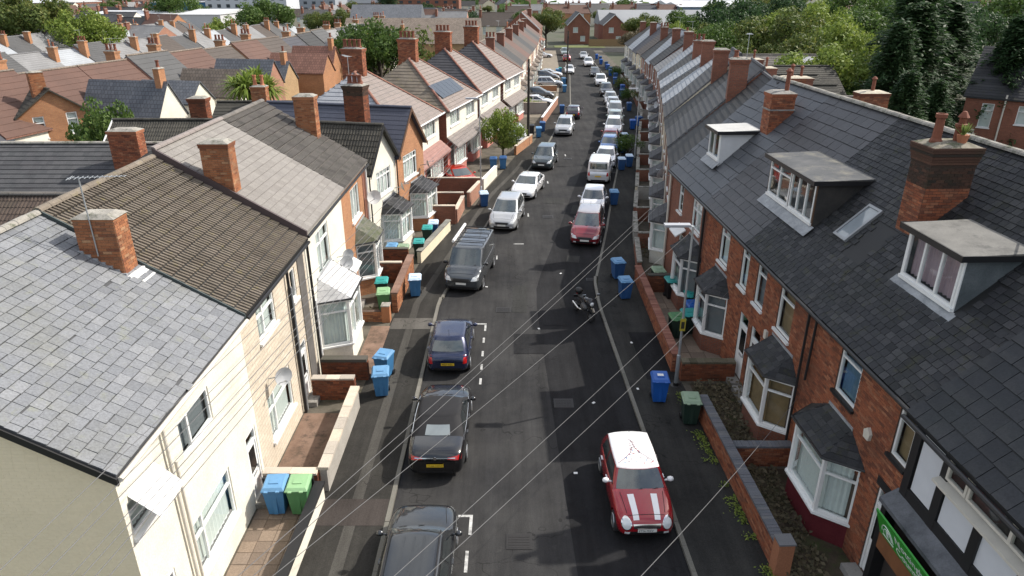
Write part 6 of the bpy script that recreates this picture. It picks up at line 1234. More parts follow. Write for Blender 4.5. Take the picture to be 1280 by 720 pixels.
# ================================================================== SEMI-DETACHED HOUSES, left side beyond the gables
def hip_roof(h, W, D, eave, ridge, mf, ms, oh=.35, rl=1.6, name='roof_tile', strip=False, base=None, gauge=.34):
    k = (ridge-eave)/(D/2); ze = eave-oh*k; A, B, E, F_ = Vector((-oh, -oh, ze)), Vector((W+oh, -oh, ze)), Vector((W+oh, D+oh, ze)), Vector((-oh, D+oh, ze)); T0, T1 = Vector((W/2-rl/2, D/2, ridge)), Vector((W/2+rl/2, D/2, ridge))
    m = MB(); fs = [[A, B, T1, T0], [F_, A, T0], [B, E, T1], [E, F_, T0, T1]]
    for f in fs: m.face(f)
    dn = Vector((0, 0, -.08)); m.face([A+dn, F_+dn, E+dn, B+dn])
    for a, b in ((A, B), (B, E), (E, F_), (F_, A)): m.face([a+dn, b+dn, b, a])
    rf = m.build('roof', ms, h.o)
    for i, f in enumerate(fs): cover(h, rf, f, name, 'slab', mf if i == 0 else ms, gauge, .33, .03, strip=(strip or i == 3), gap=.004, wvar=0)
    for a, b in ((A, T0), (B, T1), (T0, T1)): ridge_tiles(h, rf, a+Vector((0, 0, .05)), b+Vector((0, 0, .05)), MT.get('hip_tile') or pieces('hip_tile', [(.22, .1, .075), (.28, .14, .1)], .85), .4, .22, .09)
    return rf
def semi(label, P0, P1, upper, lower, mf, ms, skirt, D=8.5, eave=5.5, ridge=8.7, lod=1, sol=False, z=0):
    h = House('semi_detached_house', label, 'house', P0, P1, z); W = h.W; hl = []; win = []
    for c in (W*.25, W*.75):
        win += [(c-1.3, c+1.3, 3.9, 5.1, 4)]
    hl = [w_[:4] for w_ in win]; m = MB(); wall_with_holes(m, (0, 0, 0), XU, W, eave, [q for q in hl], z0=3.0); m.build('upper_wall', upper, h.o)
    gw_ = [(W*.25-1.4, W*.25+1.2, .9, 2.4, 3), (W*.75-1.2, W*.75+1.4, .9, 2.4, 3)]; m = MB(); wall_with_holes(m, (0, 0, 0), XU, W, 3.0, [q[:4] for q in gw_]); m.build('lower_wall', lower, h.o)
    m = MB(); m.face([Vector((0, D, 0)), Vector((0, 0, 0)), Vector((0, 0, eave)), Vector((0, D, eave))]); m.face([Vector((W, 0, 0)), Vector((W, D, 0)), Vector((W, D, eave)), Vector((W, 0, eave))]); m.face([Vector((W, D, 0)), Vector((0, D, 0)), Vector((0, D, eave)), Vector((W, D, eave))]); m.build('side_wall', w_brick_rd, h.o)
    for a, b, c, d, n in win+gw_: window(h, (a, 0, c), XU, b-a, d-c, n, None, lod=lod)
    hip_roof(h, W, D, eave, ridge, mf, ms, strip=False)
    m = MB(); m.prism([Vector((-.1, -.9, 2.55)), Vector((-.1, -.02, 3.25)), Vector((-.1, -.02, 3.15)), Vector((-.1, -.9, 2.45))], (W+.2, 0, 0)); sk = m.build('porch_roof', skirt, h.o); O = Vector((-.1, -.9, 2.56)); cover(h, sk, [O, O+XU*(W+.2), Vector((W+.1, -.02, 3.26)), Vector((-.1, -.02, 3.26))], 'roof_tile', 'slab', skirt, .3, .33, .025, strip=False, gap=.004, wvar=0)
    for a, b in ((W*.25-1.45, W*.25+1.25), (W*.75-1.25, W*.75+1.45)):
        m = MB(); m.box(a, -.5, .05, b, -.003, .9); m.build('bay_wall', lower, h.o)
        window(h, (a, -.5, .9), XU, b-a, 1.6, 4, .7, lod=2, name='bay_window')
    for u in (W*.5-.95, W*.5+.15): door(h, u, u+.8, .1, 2.2, upvc_old, lod=2, steps=False)
    gutter(h, -.3, W+.3, -.42, eave-.2, upvc); chimney(h, W/2, D/2+.3, .7, 1.5, ridge-.6, ridge+1.5, brick_rd, mortar_d, corbel=3, pots=[(0, -.5), (0, -.15), (0, .2), (0, .55)], real=True, cap=cement)
    if sol:
        k = (ridge-eave)/(D/2); V = Vector((0, 1, k)).normalized(); Wn = Vector((0, -k, 1)).normalized()
        for i in range(6): m = MB(); m.fbox((1.2+i*.95, .6, eave+.6*k+.09), XU, V, 0, .92, 0, 1.5, 0, .04, W=Wn); m.build('solar_panel', solar, h.o)
    return h
pinkw = rough_mat('pink_brick_paint', (.42, .16, .13), (.5, .22, .18), 1, 25, .85, .2)
tile_mauve = pieces('mauve_grey_tile', [(.2, .17, .15), (.245, .205, .185), (.22, .185, .168)], .8, (.2, .18, .17), .4, .3, 2)
for (l, a, b, mf, ms, sk, so_) in (('white upper storey semi with pale hipped roof next to the gabled orange house', (-7.3, 44.6), (-5.6, 53.2), tile_mauve, tile_lgrey, tile_pink, False), ('semi with solar panels on its brown hipped roof', (-5.1, 54.2), (-3.1, 63.0), tile_mauve, tile_brown, tile_pale, True),
                      ('semi with pale pink hipped roof and shade-painted hip side beyond the solar panels', (-3.0, 64.3), (-1.2, 73.0), tile_mauve, slab_brown, tile_pale, False), ('semi with cream walls, last of the hipped roofed semis', (-.9, 74.2), (1.0, 82.4), tile_mauve, slab_brown, tile_pale, False)):  # dark hip sides of these two: their shade painted as darker tile
    h = semi(l, a, b, w_white, pinkw, mf, ms, sk, sol=so_); h.finish({'roof_tile': 'roof_tiles', 'brick': 'brickwork', 'ridge_tile': 'ridge_tiles'})
# ================================================================== FAR STREET HOUSES
def simple_house(label, P0, P1, z, D, eave, ridge, wallm, roofm, roofp, ch=None, wins=True, bayp=True, group=None, lod=2, name='terraced_house', wing_=None, chm=None, doorside=0, dm=None, wing_m=None, whitebay=False):
    h = House(name, label, 'house', P0, P1, z, group); W = h.W; hl = []
    if wins: hl = [(W*.52, W*.52+1.5, 3.5 if eave > 5.2 else 3.2, eave-.25), (W*.14, W*.14+.8, 3.5 if eave > 5.2 else 3.2, eave-.25)]
    shell(h, W, D, eave, ridge, wallm, wallm, holes=hl)
    for a, b, c, d in hl: window(h, (a, 0, c), XU, b-a, d-c, 1, .6, lod=2)
    if wins: door(h, W*.1, W*.1+.85, .1, 2.4, dm or upvc, lod=2, steps=False)
    if bayp: bay(h, W*.42, W*.92, .8, .35, .9, 2.4, 3.1, w_white if whitebay else wallm, roofm=roofp, lod=2, hip=.15, roofkind=None)
    if isinstance(roofm, str): roofm = st[roofm]
    rf = roof_pitched(h, 0, W, D, eave, ridge, roofm, 'roof_course', gauge=.36, th=.03, strip=True, ridgem=None)
    m = MB(); m.tube([(0, D/2, ridge+.02), (W, D/2, ridge+.02)], .1, 6); m.build('ridge_tiles', roofp, h.o, kind='stuff')
    if ch: chimney(h, ch if ch > 0 else W, D/2-1.3, .65, .95, ridge-1.8, ridge+(.55 if P0[1] > 70 else .7), chm or w_brick_rd, None, corbel=3, pots=[[(0, -.4), (0, 0), (0, .4)], [(0, -.2, .4)], [], [(0, -.25), (0, .25, .7, terracotta_orange, 1)]][rnd_c.randrange(4)], real=False)
    if ch and group and rnd_c.random() < .5: aerial(h, ((ch if ch > 0 else W)+.3, D/2-1.0, ridge-.2), rnd_c.uniform(1.6, 2.4), rnd_c.uniform(0, 6.28), n=7, ln=1.1)
    if lod < 3 and wins and group and rnd_c.random() < .35: dish(h, W*.35, eave-1.2, r=.28, d=(rnd_c.uniform(-.8, .8), -1, .3))
    if wing_:
        wl, wh, wa = wing_; x0, x1 = .15, W*.62; m = MB(); y1 = D+wl
        m.face([Vector((x1, y1, 0)), Vector((x0, y1, 0)), Vector((x0, y1, wh)), Vector(((x0+x1)/2, y1, wa)), Vector((x1, y1, wh))]); m.face([Vector((x0, y1, 0)), Vector((x0, D, 0)), Vector((x0, D, wh)), Vector((x0, y1, wh))]); m.face([Vector((x1, D, 0)), Vector((x1, y1, 0)), Vector((x1, y1, wh)), Vector((x1, D, wh))]); m.build('wing_wall', wing_m or wallm, h.o)
        xm = (x0+x1)/2; m = MB(); e = .12; A0, A1, T0, T1, B0, B1 = Vector((x0-e, y1+e, wh-.1)), Vector((x0-e, D-1.5, wh-.1)), Vector((xm, y1+e, wa+.08)), Vector((xm, D-1.5, wa+.08)), Vector((x1+e, y1+e, wh-.1)), Vector((x1+e, D-1.5, wh-.1))
        m.face([A0, T0, T1, A1][::-1] if False else [A1, T1, T0, A0][::-1]); m.face([B0, B1, T1, T0]); dn = Vector((0, 0, -.1)); m.face([A0+dn, T0+dn, T0, A0]); m.face([T0+dn, B0+dn, B0, T0]); m.face([A0+dn, A1+dn, T1+dn, T0+dn]); m.face([T0+dn, T1+dn, B1+dn, B0+dn]); m.build('wing_roof', [st['dark'], st['brown'], st['slate'], st['red'], st['grey']][random.randrange(5)], h.o)
        if rnd_c.random() < .6: chimney(h, xm, y1-.5, .7, .5, wa-.6, wa+1.0, chm or w_brick_or, None, corbel=1, pots=[(0, 0)], real=False)
        for zz in (1.0, 3.0): window(h, ((x0+x1)/2+.45, y1, zz), -XU, .9, 1.2, 1, .6, lod=2)
    return h
rnd_c = random.Random(4)
num = 'first second third fourth fifth sixth seventh eighth ninth tenth eleventh twelfth thirteenth fourteenth fifteenth sixteenth seventeenth eighteenth'.split()
# right side, continuing the terrace
RY = [34.6, 39.4, 44.4, 49.4, 54.6, 59.8, 65, 70.2, 75.4, 80.8, 86.4, 92, 97.8, 103.6, 109.6, 115.6, 121.6, 128]
rc = ['dark', 'grey', 'dark', 'grey', 'light', 'dark', 'light', 'dark', 'light', 'pale', 'dark', 'light', 'dark', 'brown', 'slate', 'light', 'dark', 'slate']; wc = [w_brick_rd, w_brick_rd, w_brick_rd, w_cream, w_brick_rd, w_brick_rd, w_brick_rd, w_brick_rd, w_brick_pk, w_brick_rd, w_brick_rd, w_brick_rd, w_brick_pk, w_cream, w_cream, w_grey, w_white, w_cream]
for i, (a, b) in enumerate(zip(RY, RY[1:])):
    ev = (RE if i < 7 else 5.6-.06*(i-6))+(0, .12, -.1, .05, .2, -.12)[i % 6]; rg = (9.8 if i < 4 else 9.2-.05*i)+(0, .25, -.3, .1, .35, -.2, -.05)[i % 7]
    h = simple_house('terraced house with %s roof, %s beyond the one with the small white dormer' % ({'dark': 'dark grey', 'grey': 'grey', 'light': 'whitish', 'pale': 'pale', 'brown': 'brown', 'slate': 'blue grey'}[rc[i]], num[i]), (lerp(FR, b)+.02, b), (lerp(FR, a)+.02, a), 0, 9 if i < 8 else 8.4, ev, rg, wc[i], rc[i], st['dark'], ch=(.01 if i % 2 == 0 else None), whitebay=i % 3 != 1, group='terraced houses far up the right side', chm=w_brick_rd)
    if i < 7: pipe(h, [(h.W-.1, -.08, ev-.2), (h.W-.1, -.08, .1)], upvc_old, .05)
    h.finish({'roof_course': 'roof_courses'})
for i, (x, y) in enumerate(((19.0, 37), (17.2, 43.5), (20.2, 49.5), (20, 56), (21.3, 63))):
    h = wing('rear wing behind the right terrace, %s beyond the flower pot chimney' % num[i], x-1.6, x+5.5, y-2.6, y+2.6, 4.9, 7.0, w_brick_rd, tile_grey if i == 2 else tile_dark, strip=True)
    chimney(h, 1.4, 2.6, 1.5, .8, 5.6, 9.0 if i < 2 else 8.3, brick_rd if i < 2 else w_brick_rd, mortar_l, corbel=2, pots=[(0, 0, .6, terracotta, 1)], real=i < 2, cap=rough_mat('pale_cement', (.4, .36, .28), (.55, .5, .4), 3)); h.finish({'roof_tile': 'roof_courses', 'brick': 'brickwork'})
h = wing('low rear range with mossy tiles and a pale patched square of roof', 24.5, 33.2, 72.5, 81, 5.0, 7.5, w_brick_rd, tile_grey, strip=False); m = MB(); k = 2.5/4.25; V = Vector((0, 1, k)).normalized(); m.fbox((5.6, .9, 5+.9*k+.08), XU, V, 0, 2.6, 0, 3.4, 0, .03, W=Vector((0, -k, 1)).normalized()); m.build('patched_sheet', tile_lgrey, h.o); h.finish({'roof_tile': 'roof_tiles'})
h = wing('second low rear range with mossy tiles, nearer than the patched one', 22.5, 29.5, 62, 70.5, 5.0, 7.4, w_brick_rd, tile_dark, strip=False); h.finish({'roof_tile': 'roof_tiles'})
# left side terrace beyond the semis
TY = [84.2, 89.6, 95, 100.6, 106.4, 112.4, 118.6, 125, 131.5, 138.2, 145, 152, 159]
for i, (a, b) in enumerate(zip(TY, TY[1:])):
    h = simple_house('brown roofed terraced house far up the left side, %s beyond the hipped roofed semis' % num[i], (lerp(FLN, a)-.7, a), (lerp(FLN, b)-.7, b), 0, 8.5, 5.2-.03*i, 8.2-.03*i, [w_cream, w_brick_pk, w_white, w_brick_rd][i % 4], ['brown', 'dark', 'brown', 'red'][i % 4], st['brown'], ch=(.01 if i % 2 == 0 else None), group='terraced houses far up the left side'); h.finish({'roof_course': 'roof_courses'})
h = simple_house('red brick gable end with white verge closing the left row', (6.2, 168), (7.4, 180), 0, 8, 5.6, 9.0, w_brick_rd, 'red', st['red'], ch=6, name='end_house'); v = MB(); v.prism([Vector((-.1, -.25, 5.4)), Vector((-.1, 4, 9.05)), Vector((-.1, 4, 8.75)), Vector((-.1, -.25, 5.1))], (.15, 0, 0)); v.build('bargeboard', white, h.o); h.finish({'roof_course': 'roof_courses'})
# next street: backs facing us
base = 0
wcol = [w_brick_or, w_brick_or, w_white, w_white, w_brick_yel, w_brick_or, w_cream, w_white, w_brick_pk]; rcol = ['slate', 'red', 'red', 'red', 'grey', 'red', 'brown', 'red', 'brown', 'slate', 'dark', 'grey', 'pale', 'slate', 'pale']
KB = lambda y, o: (lerp(KL, min(y, 170))+o, y)
Yb = [42.3+5.6*i for i in range(21)]
for i, (a, b) in enumerate(zip(Yb, Yb[1:])):
    h = simple_house('house backing onto the left gardens, %s roof, %s from the near end' % (rcol[i % 15], num[i] if i < 18 else 'about twentieth'), KB(b, -41.2), KB(a, -41.2), -.6, 8.2, 5.4+.15*math.sin(i*1.9), 8.9+.2*math.sin(i*1.9), wcol[(i*2) % 9], rcol[i % 15], st['brown'], ch=(.01 if i % 3 != 2 else None), bayp=False, chm=w_brick_or, group='terraced houses of the next street', wing_=None if i < 2 else ((4.6, 3.4, 5.4, 4.0, 5.0)[i % 5], 5.5+.3*(i % 2), 7.3+.35*(i % 3)), wing_m=wcol[(i*5+1) % 9]); h.finish({'roof_course': 'roof_courses'})
Yc = [44+5.8*i for i in range(24)]
for r_, (off, zz, nm_) in enumerate(((-62, -1.5, 'second'), (-92, -2.0, 'third'))):
    for i, (a, b) in enumerate(zip(Yc, Yc[1:])):
        a2, b2 = a+r_*14, b+r_*14
        h = simple_house('house in the %s row of roofs, %s from the near end, %s roof' % (nm_, num[i] if i < 18 else 'about twentieth', ['pale', 'brown', 'pale', 'slate', 'grey'][(i+r_) % 5]), KB(a2, off), KB(b2, off), zz, 8.4, 5.2, 8.3+.25*math.sin(i*2.3), wcol[(i*4) % 9], ['pale', 'brown', 'pale', 'light', 'grey', 'pale', 'grey'][(i*3+r_) % 7], st['grey'], ch=(.01 if i % 3 != 1 else None), bayp=False, wins=r_ == 0, chm=w_brick_or, group='terraced houses two and three streets away'); h.finish({'roof_course': 'roof_courses'})
# near orange gable house at the left edge
h = gable_front('brick_house', 'orange brick gable end with two narrow windows at the left edge', (-34.2, 48.2), (-31.0, 51.4), 6.5, 6.85, 8.5, w_brick_or, tile_dark, [(.9, 1.6, 5.2, 6.7), (3.0, 3.7, 5.3, 6.8)], strip=True, z=-1.0)
for u in (.9, 3.0): window(h, (u, 0, 5.2+(u > 1)*.1), XU, .7, 1.5, 1, .7, lod=2)
chimney(h, 1.9, .8, .9, .6, 7.0, 9.6, brick_or, mortar_l, corbel=1); h.finish({'roof_tile': 'roof_courses', 'brick': 'brickwork', 'ridge_tile': 'ridge_tiles'})
h = House('brick_house', 'brick building with dark roof and tall white windows at the right edge', 'house', (39.2, 61), (52, 50), 0)
hl = [(1.3+i*2.6, 2.2+i*2.6, 3.0+(.5 if i % 2 else 0), 5.0) for i in range(6)]; shell(h, h.W, 9, 5.6, 9.3, w_brick_rd, holes=hl); win_list(h, [(*q_, dict(cols=1, transom=.7)) for q_ in hl], lod=2)
roof_pitched(h, -.2, h.W, 9, 5.6, 9.3, slate_dark, 'roof_course', strip=True, th=.02, gauge=.3, ridgem=None); pipe(h, [(2.9, -.1, 5.8), (2.9, -.1, .1)], upvc_old, .07); pipe(h, [(8.0, -.1, 5.8), (8.0, -.1, .1)], upvc_old, .07); h.finish({'roof_course': 'roof_courses'})
# houses closing the street
for i, (x0, x1, y, ap, lab) in enumerate(((15, 21, 198, 8, 'red brick gabled house beyond the end of the road, left one'), (24.5, 30.5, 197, 7.6, 'red brick gabled house beyond the end of the road, right one'))):
    h = gable_front('brick_house', lab, (x0, y), (x1, y), 12, 5.0, ap, w_brick_rd, st['grey'], [(1.5, 2.8, 3, 4.3), (3.5, 4.8, .8, 2.2)], strip=True, barge=white)
    for u, z_ in ((1.5, 3), (3.5, .8)): window(h, (u, 0, z_), XU, 1.3, 1.3, 2, None, lod=2)
    h.finish({'roof_tile': 'roof_courses', 'ridge_tile': 'ridge_tiles'})
h = House('timber_fence', 'tan timber fence across the end of the road', 'fence', (20, 190), (30, 190), 0)
for i in range(40): m = MB(); m.box(i*.25, 0, 0, i*.25+.24, .04, 1.8); m.build('fence_board', wood_l, h.o, uv=False)
def shed(label, x0, y0, x1, y1, ht, wall, roofm, rise=1.0, name='industrial_building', wins=0, z=-1):
    h = House(name, label, 'building', (x0, y0), (x1, y0), z); W, D = x1-x0, y1-y0; m = MB(); m.box(0, 0, 0, W, D, ht); m.build('wall', wall, h.o)
    m = MB(); m.prism([Vector((-.3, -.3, ht+.01)), Vector((-.3, D+.3, ht+.01)), Vector((-.3, D/2, ht+rise))], (W+.6, 0, 0)); m.build('roof', roofm, h.o)
    nf = int(ht//3)
    for k_ in range(wins):
        for f in range(nf): m = MB(); u = W*(k_+.3)/wins; m.box(u, -.06, 1+f*3, u+W*.4/wins, .0, 2.4+f*3); m.build('window', plain('far_window', (.04, .05, .06), .2), h.o, uv=False)
    return h
lgm = plain('pale_cladding', (.5, .52, .55), .6, var=.1, sc=.1); whm = plain('white_metal_roof', (.5, .51, .52), .5, var=.1, sc=.1); blm = plain('blue_grey_cladding', (.13, .18, .24), .6, var=.1, sc=.1); brm = w_brick_rd; gyr = plain('grey_sheet_roof', (.25, .26, .27), .7, var=.2, sc=.1)
for a in (('long warehouse with pale roof and blue grey panels', -135, 232, -104, 262, 7, blm, whm, 1.2), ('white gabled end of the long warehouse', -103, 228, -90, 262, 7.5, plain('white_cladding', (.5, .5, .51), .6), whm, 1.2), ('white office block with rows of dark windows', -136, 330, -100, 350, 14, lgm, gyr, .5, 'office_block', 9),
          ('tall grey block with dark windows behind the white office', -150, 400, -95, 430, 22, plain('grey_cladding', (.28, .3, .33), .6), gyr, .5, 'office_block', 12), ('blue building beside the white office block', -165, 340, -140, 360, 9, plain('blue_cladding', (.03, .13, .25), .5), gyr, .5), ('red brick arcade building in the distance', -70, 420, -30, 440, 14, brm, lgm, .5, 'office_block', 8),
          ('white retail shed in the distance', -120, 470, -75, 500, 9, lgm, whm, 1), ('white roofed factory right of the street end', 20, 420, 100, 470, 7, brm, whm, 2.0), ('grey clad warehouse with white roof edge on the right', 68, 300, 104, 335, 8, blm, whm, 1.5), ('second wide white roofed factory on the right', 80, 380, 150, 420, 7, brm, whm, 2),
          ('low school building with grey roof behind the street end', 26, 214, 70, 232, 5, brm, gyr, 4), ('brown hall with mottled roof behind the hipped semis', -30, 128, -6, 142, 6, w_brick_yel, st['brown'], 4), ('dark blue container like shed with white roof behind the right terrace', 30, 84, 46, 92, 4.5, plain('dark_blue_cladding', (.02, .06, .14), .5), whm, .4), ('flat roofed white workshop behind the right terrace', 22, 72, 32, 84, 4.2, lgm, whm, .3),
          ('brick church hall with grey roof, left of centre', -42, 190, -24, 204, 6, brm, st['slate'], 5), ('row of pale roofed works, far left', -330, 380, -230, 420, 8, brm, whm, 2), ('far white distribution shed', -10, 640, 90, 700, 10, lgm, whm, 2), ('far grey depot on the right', 180, 520, 290, 570, 9, blm, whm, 2), ('big red brick mill far on the left', -260, 600, -180, 640, 18, brm, gyr, 3, 'mill', 14)): shed(*a)
# the town beyond: copies of small prototype houses
pro = []
for i, (wm_, rm_) in enumerate(((w_brick_rd, 'slate'), (w_white, 'grey'), (w_brick_or, 'red'), (w_cream, 'brown'), (w_brick_pk, 'pale'), (w_white, 'dark'))):
    h = simple_house('x', (-1000, -400), (-990.5, -400), 0, 8, 5.2, 8.0, wm_, rm_, st[rm_], ch=.5, bayp=False, wins=True, name='town_house'); h.finish({'roof_course': 'roof_courses'}); pro.append([h.o, False])
rnd = random.Random(11); cols = ('red brick house with slate roof', 'white house with grey roof', 'orange brick house with red roof', 'cream house with brown roof', 'pink brick house with pale roof', 'white house with dark roof'); placed = []
def zone(x, y): return 'left part of the far town' if x < -.3*y else 'centre left of the far town' if x < 0 else 'far town beyond the street end' if x < .25*y else 'right part of the far town'
blocked = [(-140, 225, -85, 265), (-170, 325, -90, 435), (-75, 415, -25, 445), (-125, 465, -70, 505), (15, 415, 105, 475), (65, 295, 108, 340), (75, 375, 155, 425), (12, 186, 72, 234), (-44, 188, -22, 206), (-32, 126, -4, 144)]
cnt = 0; tries = 0
while cnt < 285 and tries < 9000:
    tries += 1; y = 150+rnd.random()**1.3*520; x = rnd.uniform(-.82, .82)*y
    if y < 195 and -110 < x < 40: continue
    if y < 260 and x > 45: continue
    if any(a-6 < x < c+6 and b-6 < y < d+6 for a, b, c, d in blocked): continue
    ang = (R(12) if rnd.random() < .6 else R(102))+rnd.uniform(-.1, .1)+math.floor(x/90)*.25; k = rnd.choice([1, 2, 3, 4]); dvec = Vector((math.cos(ang), math.sin(ang), 0))
    for j in range(k):
        p = Vector((x, y, -1.0))+dvec*9.6*j
        if any((p-q_).length < (9.3 if j == 0 or q_ is not last else 9.0) for q_ in placed[-400:]): break
        ix = rnd.randrange(6); o, used = pro[ix]
        if used: o = copy_tree(o)
        pro[ix][1] = True; o.location = p; o.rotation_euler = (0, 0, ang); o.scale = (1, 1, rnd.uniform(.92, 1.12)); tag(o, cols[ix]+' in the '+zone(p.x, p.y), 'house', 'houses of the far town'); last = p; placed.append(p); cnt += 1
# ------------------------------------------------------------------ trees placed
for a in (('broad', -92, 140, -1.5, 2.1, 'olive', 'big olive green tree mass at the upper left'), ('broad2', -80, 138, -1.5, 1.7, 'lime', 'lighter tree on the right of the upper left mass'), ('broad', -104, 144, -1.5, 1.8, 'mid', 'darker tree on the left of the upper left mass'), ('broad2', -113, 246, -2, 2.3, 'mid', 'round dark tree behind the long warehouse'),
          ('broad', -58, 172, -1.5, 1.85, 'mid', 'dark round tree behind the pale roofs'), ('broad2', -65, 168, -1.5, 1.35, 'lime', 'lighter low tree left of the dark round tree'), ('broad', -17.5, 96, -1, 1.55, 'mid', 'large dense green tree behind the hipped roofs'), ('broad2', -21, 101, -1, 1.3, 'olive', 'second crown of the large tree behind the hipped roofs'), ('sparse', -12.5, 94, -1, 2.0, 'olive', 'yellowish loose tree right of the large dense tree'),
          ('palm', -21.2, 58, .6, 2.05, 'lime', 'cordyline palm with a bushy head above the rear roofs'), ('broad2', -25.6, 43.2, -.6, .72, 'mid', 'leafy tree in front of the rear walls on the left', 1.0, 1.62), ('bush', -19.5, 66, -1, 1.3, 'mid', 'dark hedge like shrub left of the pale roof'), ('bush', -17, 70, -1, 1.3, 'olive', 'shrub behind the pale roof, second'), ('bush', -15, 75, -1, 1.4, 'lime', 'lighter shrub behind the pale roof, third'),
          ('broad2', -.75, 60.5, -.7, .5, 'lime', 'small bright leafy tree on the left pavement above two blue bins', 2.0, 1.45), ('bush', 1.6, 85.8, .3, .7, 'lime', 'yellow green shrub behind the grey block wall'), ('bush', 3.3, 85.6, .3, .55, 'lime', 'rounded yellow shrub behind the grey block wall'), ('broad', 8.5, 186, 0, 1.3, 'olive', 'green tree beside the red brick gable end'), ('broad2', 3, 200, 0, 1.2, 'mid', 'tree left of the gable at the street end'),
          ('cone', -50, 300, -1, 2.2, 'dark', 'tall dark conifer on the skyline left of centre'), ('bush', 10.6, 62.5, .1, .8, 'mid', 'green shrub in a front yard on the far right pavement'), ('bush', 15.6, 94, .1, .8, 'mid', 'shrub in a front yard among blue bins'), ('bush', 16.4, 106, .1, .8, 'olive', 'shrub in a front yard farther among blue bins'), ('bush', 17.5, 120, .1, .9, 'mid', 'last front yard shrub on the right'),
          # right hand wood
          ('cone', 45, 76, 0, 1.8, 'dark', 'widest dark conifer behind the tall one', 0, .72), ('cone', 37.5, 68, 0, 1.6, 'dark', 'broad dark conifer left of the tall one', 1, .8), ('cone', 52, 72, 0, 1.6, 'dark', 'broad dark conifer between the tall one and the right edge', 2, .7), ('cone', 47, 63, 0, 1.7, 'dark', 'broad low conifer above the brick building', 3, .7),
          ('broad', 30, 66, 0, .9, 'mid', 'round green bush like tree in front of the bright one', 0, .9), ('broad2', 41, 90, 0, 1.5, 'lime', 'lime tree between the olive tree and conifers'), ('broad', 50, 98, 0, 1.7, 'mid', 'green tree left of the dark right edge trees'), ('broad2', 60, 100, 0, 1.7, 'dark', 'dark tree rising behind the widest conifer'), ('broad', 72, 92, 0, 1.8, 'dark', 'dark tree at the far right edge of the wood'),
          ('broad2', 30, 92, 0, 1.1, 'olive', 'olive tree behind the patched roof'), ('broad', 33, 112, 0, 1.3, 'mid', 'green tree deep in the right wood'), ('broad2', 49, 150, 0, 1.9, 'olive', 'olive tree on the far side of the right wood'), ('broad', 66, 140, 0, 2.0, 'mid', 'large green tree on the far side of the right wood'), ('broad2', 84, 125, 0, 2.0, 'mid', 'large green tree beyond the right edge conifer'), ('broad', 58, 170, 0, 1.6, 'lime', 'pale green tree far behind the right wood'), ('broad', 30, 170, 0, 1.2, 'olive', 'olive tree behind the street end on the right'), ('broad2', 42, 185, 0, 1.3, 'mid', 'green tree behind the street end, farther right'),
          ('cone', 39.5, 72, 0, 1.6, 'dark', 'tall spreading dark conifer at the upper right'), ('cone', 33, 62, 0, 1.15, 'dark', 'dark conifer in front of the tall one'), ('cone', 43, 62, 0, 1.2, 'dark', 'dark conifer right of the tall one'), ('cone', 60, 82, 0, 1.6, 'dark', 'dark conifer at the right picture edge'), ('cone', 29, 52, 0, .85, 'dark', 'low dark conifer behind the rear chimney'),
          ('cone', 33, 55, 0, .75, 'dark', 'low dark conifer left of the brick building at the right edge'), ('broad', 30.5, 70, 0, 1.25, 'lime', 'bright green tree behind the long mossy roof'), ('broad2', 34.5, 84, 0, 1.35, 'olive', 'olive tree between bright tree and conifers'), ('broad', 36, 97, 0, 1.6, 'olive', 'tall olive tree behind the bright tree'), ('broad2', 28.5, 104, 0, 1.3, 'mid', 'mid green tree in the right wood'),
          ('broad', 44, 108, 0, 1.7, 'lime', 'high lime green tree in the right wood'), ('broad2', 38, 125, 0, 1.8, 'dark', 'very dark broad tree at the back of the right wood'), ('broad', 47, 132, 0, 1.8, 'dark', 'second very dark broad tree at the back of the right wood'), ('broad', 31, 118, 0, 1.2, 'olive', 'olive tree left of the very dark ones'), ('broad2', 55, 118, 0, 1.6, 'mid', 'green tree behind the tall conifer'),
          ('broad', 66, 110, 0, 1.7, 'dark', 'dark tree behind the right edge conifer'), ('broad2', 27, 130, 0, 1.0, 'bare', 'brownish half bare tree beyond the chimneys'), ('broad', 24, 138, 0, 1.0, 'bare', 'second brownish half bare tree beyond the chimneys'), ('broad2', 33, 146, 0, 1.1, 'lime', 'light green tree past the brownish trees'), ('broad', 40, 160, 0, 1.2, 'mid', 'green tree past the brownish trees'), ('bush', 27, 60, 0, 1.6, 'mid', 'shrub behind the long mossy roof')):
    (lambda k, x, y, z, s, mt, lb, rz=None, sz=1.0: tree(k, x, y, z, s, mt, lb, rz, sz))(*a)
c2 = 0; cols2 = ('mid', 'olive', 'dark', 'lime', 'mid', 'olive')
for _ in range(900):
    if c2 >= 230: break
    y = 165+rnd.random()**1.2*620; x = rnd.uniform(-.82, .82)*y
    if y < 200 and -110 < x < 40 : continue
    if any(a-4 < x < c+4 and b-4 < y < d+4 for a, b, c, d in blocked): continue
    if any(abs(q_.x+4-x) < 7 and abs(q_.y+4-y) < 7 for q_ in placed): continue
    mt = rnd.choice(cols2); k = rnd.choice(['broad', 'broad2', 'broad']); tree(k, x, y, -1.5, rnd.uniform(.8, 1.5)+(.5 if y > 450 else 0), mt, {'mid': 'mid green', 'olive': 'olive green', 'dark': 'dark green', 'lime': 'light green'}[mt]+' tree among roofs in the '+zone(x, y), group='trees of the far town'); c2 += 1
